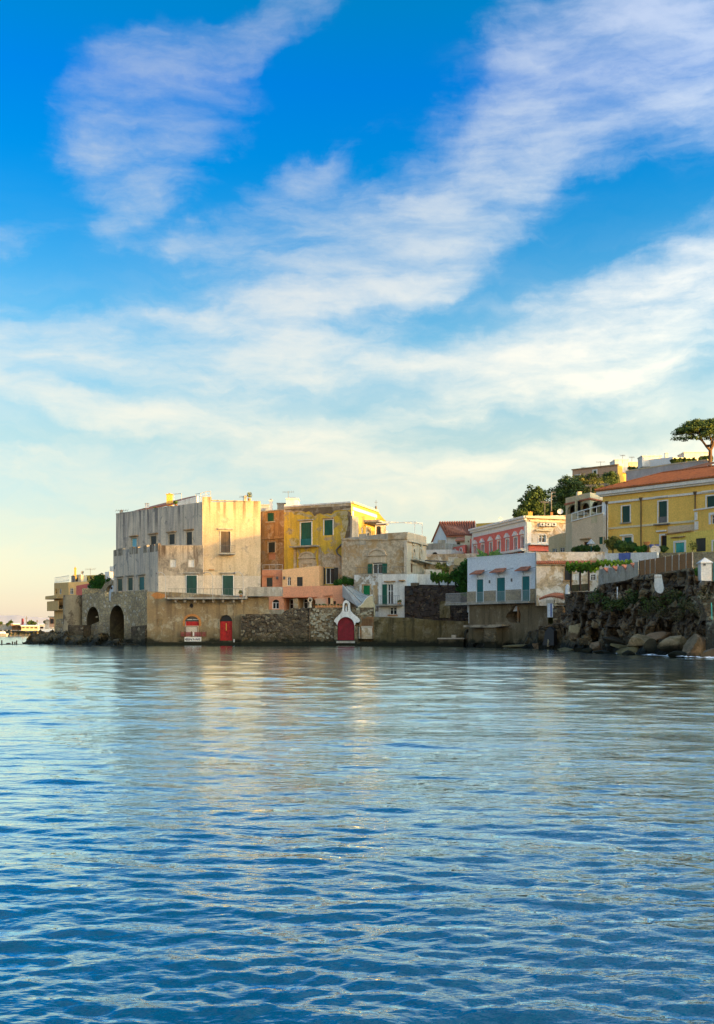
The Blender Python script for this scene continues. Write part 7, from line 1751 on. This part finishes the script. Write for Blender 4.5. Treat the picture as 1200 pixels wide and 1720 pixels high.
q.v = v; q.f = f; q.mi(M_HAZYHILL); q.m = [0] * len(f); tag(q.build('hills', smooth=True), kind='structure')
def fhut(name, label, x0, x1, y0, y1, Y, m, mr, dep=6, cat='building', win=0, pitch=.0):
    a, b = P(x0, y1, Y), P(x1, y0, Y); t = thing(name, label, cat, ((a.x + b.x) / 2, Y + dep / 2, a.z)); q = MB(); q.box(a.x, b.x, Y, Y + dep, a.z - .6, b.z, m); q.build('wall', t)
    q = MB(); q.hexa([(a.x - .3, Y - .4, b.z), (b.x + .3, Y - .4, b.z), (b.x + .3, Y - .4, b.z + .3), (a.x - .3, Y - .4, b.z + .3)], [(a.x - .3, Y + dep, b.z + pitch), (b.x + .3, Y + dep, b.z + pitch), (b.x + .3, Y + dep, b.z + .3 + pitch), (a.x - .3, Y + dep, b.z + .3 + pitch)], mr); q.build('roof', t)
    w_ = Wall((a.x, Y), (b.x, Y))
    for k in range(win): u = w_.L * (k + .5) / win; opening(t, w_, u - .5, a.z + .4, u + .5, b.z - .4, 'dark', depth=-.1)
    return t
fhut('harbour_building', 'long grey harbour building at the left edge of the photo', -20, 22, 1048.5, 1056, 452, M_CONC, M_BLUEW, 8)
fhut('harbour_kiosk', 'brown beach kiosk with pale roof left of the chimney stack', 20, 36, 1050.5, 1056, 448, M_WOOD, M_TAN, 6, win=2)
fhut('beach_pavilion', 'beach pavilion with a blue white canvas roof', 36, 64, 1052, 1057, 444, M_CREAM, M_BLUEW, 7, win=4, pitch=.9)
fhut('beach_pavilion', 'second white roofed pavilion just left of the ruined wall', 66, 92, 1050.5, 1058, 330, M_BLUEW, M_WHITE, 7, win=3, pitch=.9)
fhut('harbour_house', 'small brown house block stepping up to the ruined wall', 83, 92, 1037, 1050, 300, M_TAN, M_CONC, 5, win=1)
fhut('harbour_house', 'low stone coloured block beside the small brown house', 76, 86, 1043, 1052, 310, M_CREAMP, M_CONC, 5)
t = thing('brick_chimney', 'tall square red brick chimney on the far shore', 'chimney', P(37.5, 1053, 446)); q = MB(); a, b = P(36, 1053, 446), P(39, 1039, 446); q.box(a.x, b.x, 446, 446.8, a.z - 1, b.z, M_REDW); q.build('stack', t)
t = thing('mast', 'thin dark mast right of the brick chimney on the far shore', 'mast', P(44.5, 1056, 445)); q = MB(); q.bar(P(44.5, 1056, 445), P(44.5, 1035.5, 445), .18, M_IRON, 5); q.bar(P(42.5, 1039.5, 445), P(46.5, 1039, 445), .1, M_IRON, 4); q.build('pole', t)
t = thing('lamp_post', 'round headed lamp post on the far shore', 'lamp post', P(62.5, 1056, 444)); q = MB(); q.bar(P(62.5, 1056, 444), P(62.5, 1044, 444), .12, M_IRON, 5); q.build('pole', t); q = MB(); q.bar(P(62.5, 1044.5, 444), P(62.5, 1041.5, 444), .35, M_IRON, 8, .2); q.build('lamp_head', t)
for (px, py, w_, h_, lab, sd_) in ((18, 1050, 7, 9, 'pointed tree on the far shore left of the kiosk', 201), (13, 1052, 5, 6, 'small tree at the left of the pointed far tree', 202), (51, 1052, 11, 11, 'open crowned tree behind the blue white canvas roof', 203), (57, 1052, 8, 9, 'open crowned tree right of its larger neighbour', 204), (78, 1050, 8, 10, 'small tree in front of the stepped stone blocks', 205), (1, 1050, 6, 6, 'dark tree at the very left edge of the far shore', 206)):
    Yt = 320 if px > 70 else 446; s_ = Yt / FOC; b = P(px, py, Yt); tree('shore_tree', lab, b, [(b.x, Yt, b.z + h_ * s_ * .6, w_ * s_ * .38), (b.x + w_ * s_ * .25, Yt, b.z + h_ * s_ * .5, w_ * s_ * .28), (b.x - w_ * s_ * .25, Yt, b.z + h_ * s_ * .45, w_ * s_ * .28)], M_LEAFD, M_BARKD, .12, 260, .35, sd_, 1.0, 'trees on the far shore')
rr = random.Random(12)
for k, (px, w_, lab) in enumerate(((5, 14, 'grey moored boat with a covered deck near the left edge'),)):
    t = thing('moored_boat', lab, 'boat', P(px, 1067, 410)); s_ = 410 / FOC; c = P(px, 1066.5, 410); L = w_ * s_ / 2; q = MB()
    q.hexa([(c.x - L, 409, c.z - .6), (c.x + L * .9, 409, c.z - .6), (c.x + L * 1.1, 408.6, c.z + .5), (c.x - L, 408.6, c.z + .4)], [(c.x - L, 411, c.z - .6), (c.x + L * .9, 411, c.z - .6), (c.x + L * 1.1, 411.4, c.z + .5), (c.x - L, 411.4, c.z + .4)], M_CONCB); q.build('hull', t)
    q = MB(); q.hexa([(c.x - L * .8, 409.3, c.z + .5), (c.x + L * .6, 409.3, c.z + .5), (c.x + L * .3, 409.6, c.z + 1.3), (c.x - L * .7, 409.6, c.z + 1.3)], [(c.x - L * .8, 411, c.z + .5), (c.x + L * .6, 411, c.z + .5), (c.x + L * .3, 410.7, c.z + 1.3), (c.x - L * .7, 410.7, c.z + 1.3)], M_BLUEW); q.build('cabin', t)
# low jetty with bollards and dark gear at the left
t = thing('low_jetty', 'low dark jetty line running out from the rocks at the left edge', 'jetty', P(20, 1083, 148)); Wj2 = Wall.px(-30, 148, 50, 147); q = MB(); Wj2.box(q, 0, Wj2.L, -.6, Wj2.uz(20, 1081.8)[1], -1, 0, M_DKSTONE); q.build('deck', t)
for k, (px, h_) in enumerate(((3, 6.5), (21, 4.5), (25, 4), (28, 6))):
    t = thing('mooring_post', ('leftmost', 'second', 'third', 'rightmost')[k] + ' of the four dark posts on the low jetty', 'post', P(px, 1082, 147.6), 'posts on the low jetty'); q = MB(); a, b = P(px, 1082.5, 147.6), P(px, 1082 - h_, 147.6); q.bar(a, b, .10, M_WOODD, 6); q.build('post', t)
t = thing('net_heap', 'dark heap of nets between the jetty posts', 'nets', P(14, 1082, 147.7)); me = rock_mesh(.65, .3, .22, 5, 3, .5); me.materials.append(M_WOODD); o = bpy.data.objects.new('nets', me); COL.objects.link(o); o.parent = t; o.location = (0, 0, .1)
# surf where the swell meets the rocks
q = MB(); rr = random.Random(77)
for k in range(42):
    px = rr.choice([rr.uniform(846, 858)] + [rr.uniform(940, 1000), rr.uniform(1000, 1110), rr.uniform(1110, 1210), rr.uniform(1150, 1210)]); x_ = [(776, 128.0), (850, 117.4), (935, 107.2), (1000, 92.5), (1040, 84.5), (1090, 78.5), (1140, 72.5), (1210, 68.0)]
    Y = np.interp(px, [a for a, b in x_], [b for a, b in x_]) + rr.uniform(-1.3, .5); c = P(px, 1080, Y); c.z = rr.uniform(.02, .10); L = rr.uniform(.1, .45); w_ = rr.uniform(.02, .06); n = 7
    top = [(c.x + math.cos(2 * math.pi * i / n) * L * rr.uniform(.7, 1), c.y + math.sin(2 * math.pi * i / n) * w_ * 2, c.z) for i in range(n)]
    for i in range(n): q.face([top[i], top[(i + 1) % n], (c.x, c.y, c.z + w_)], M_FOAM)
tag(q.build('foam'), kind='stuff')
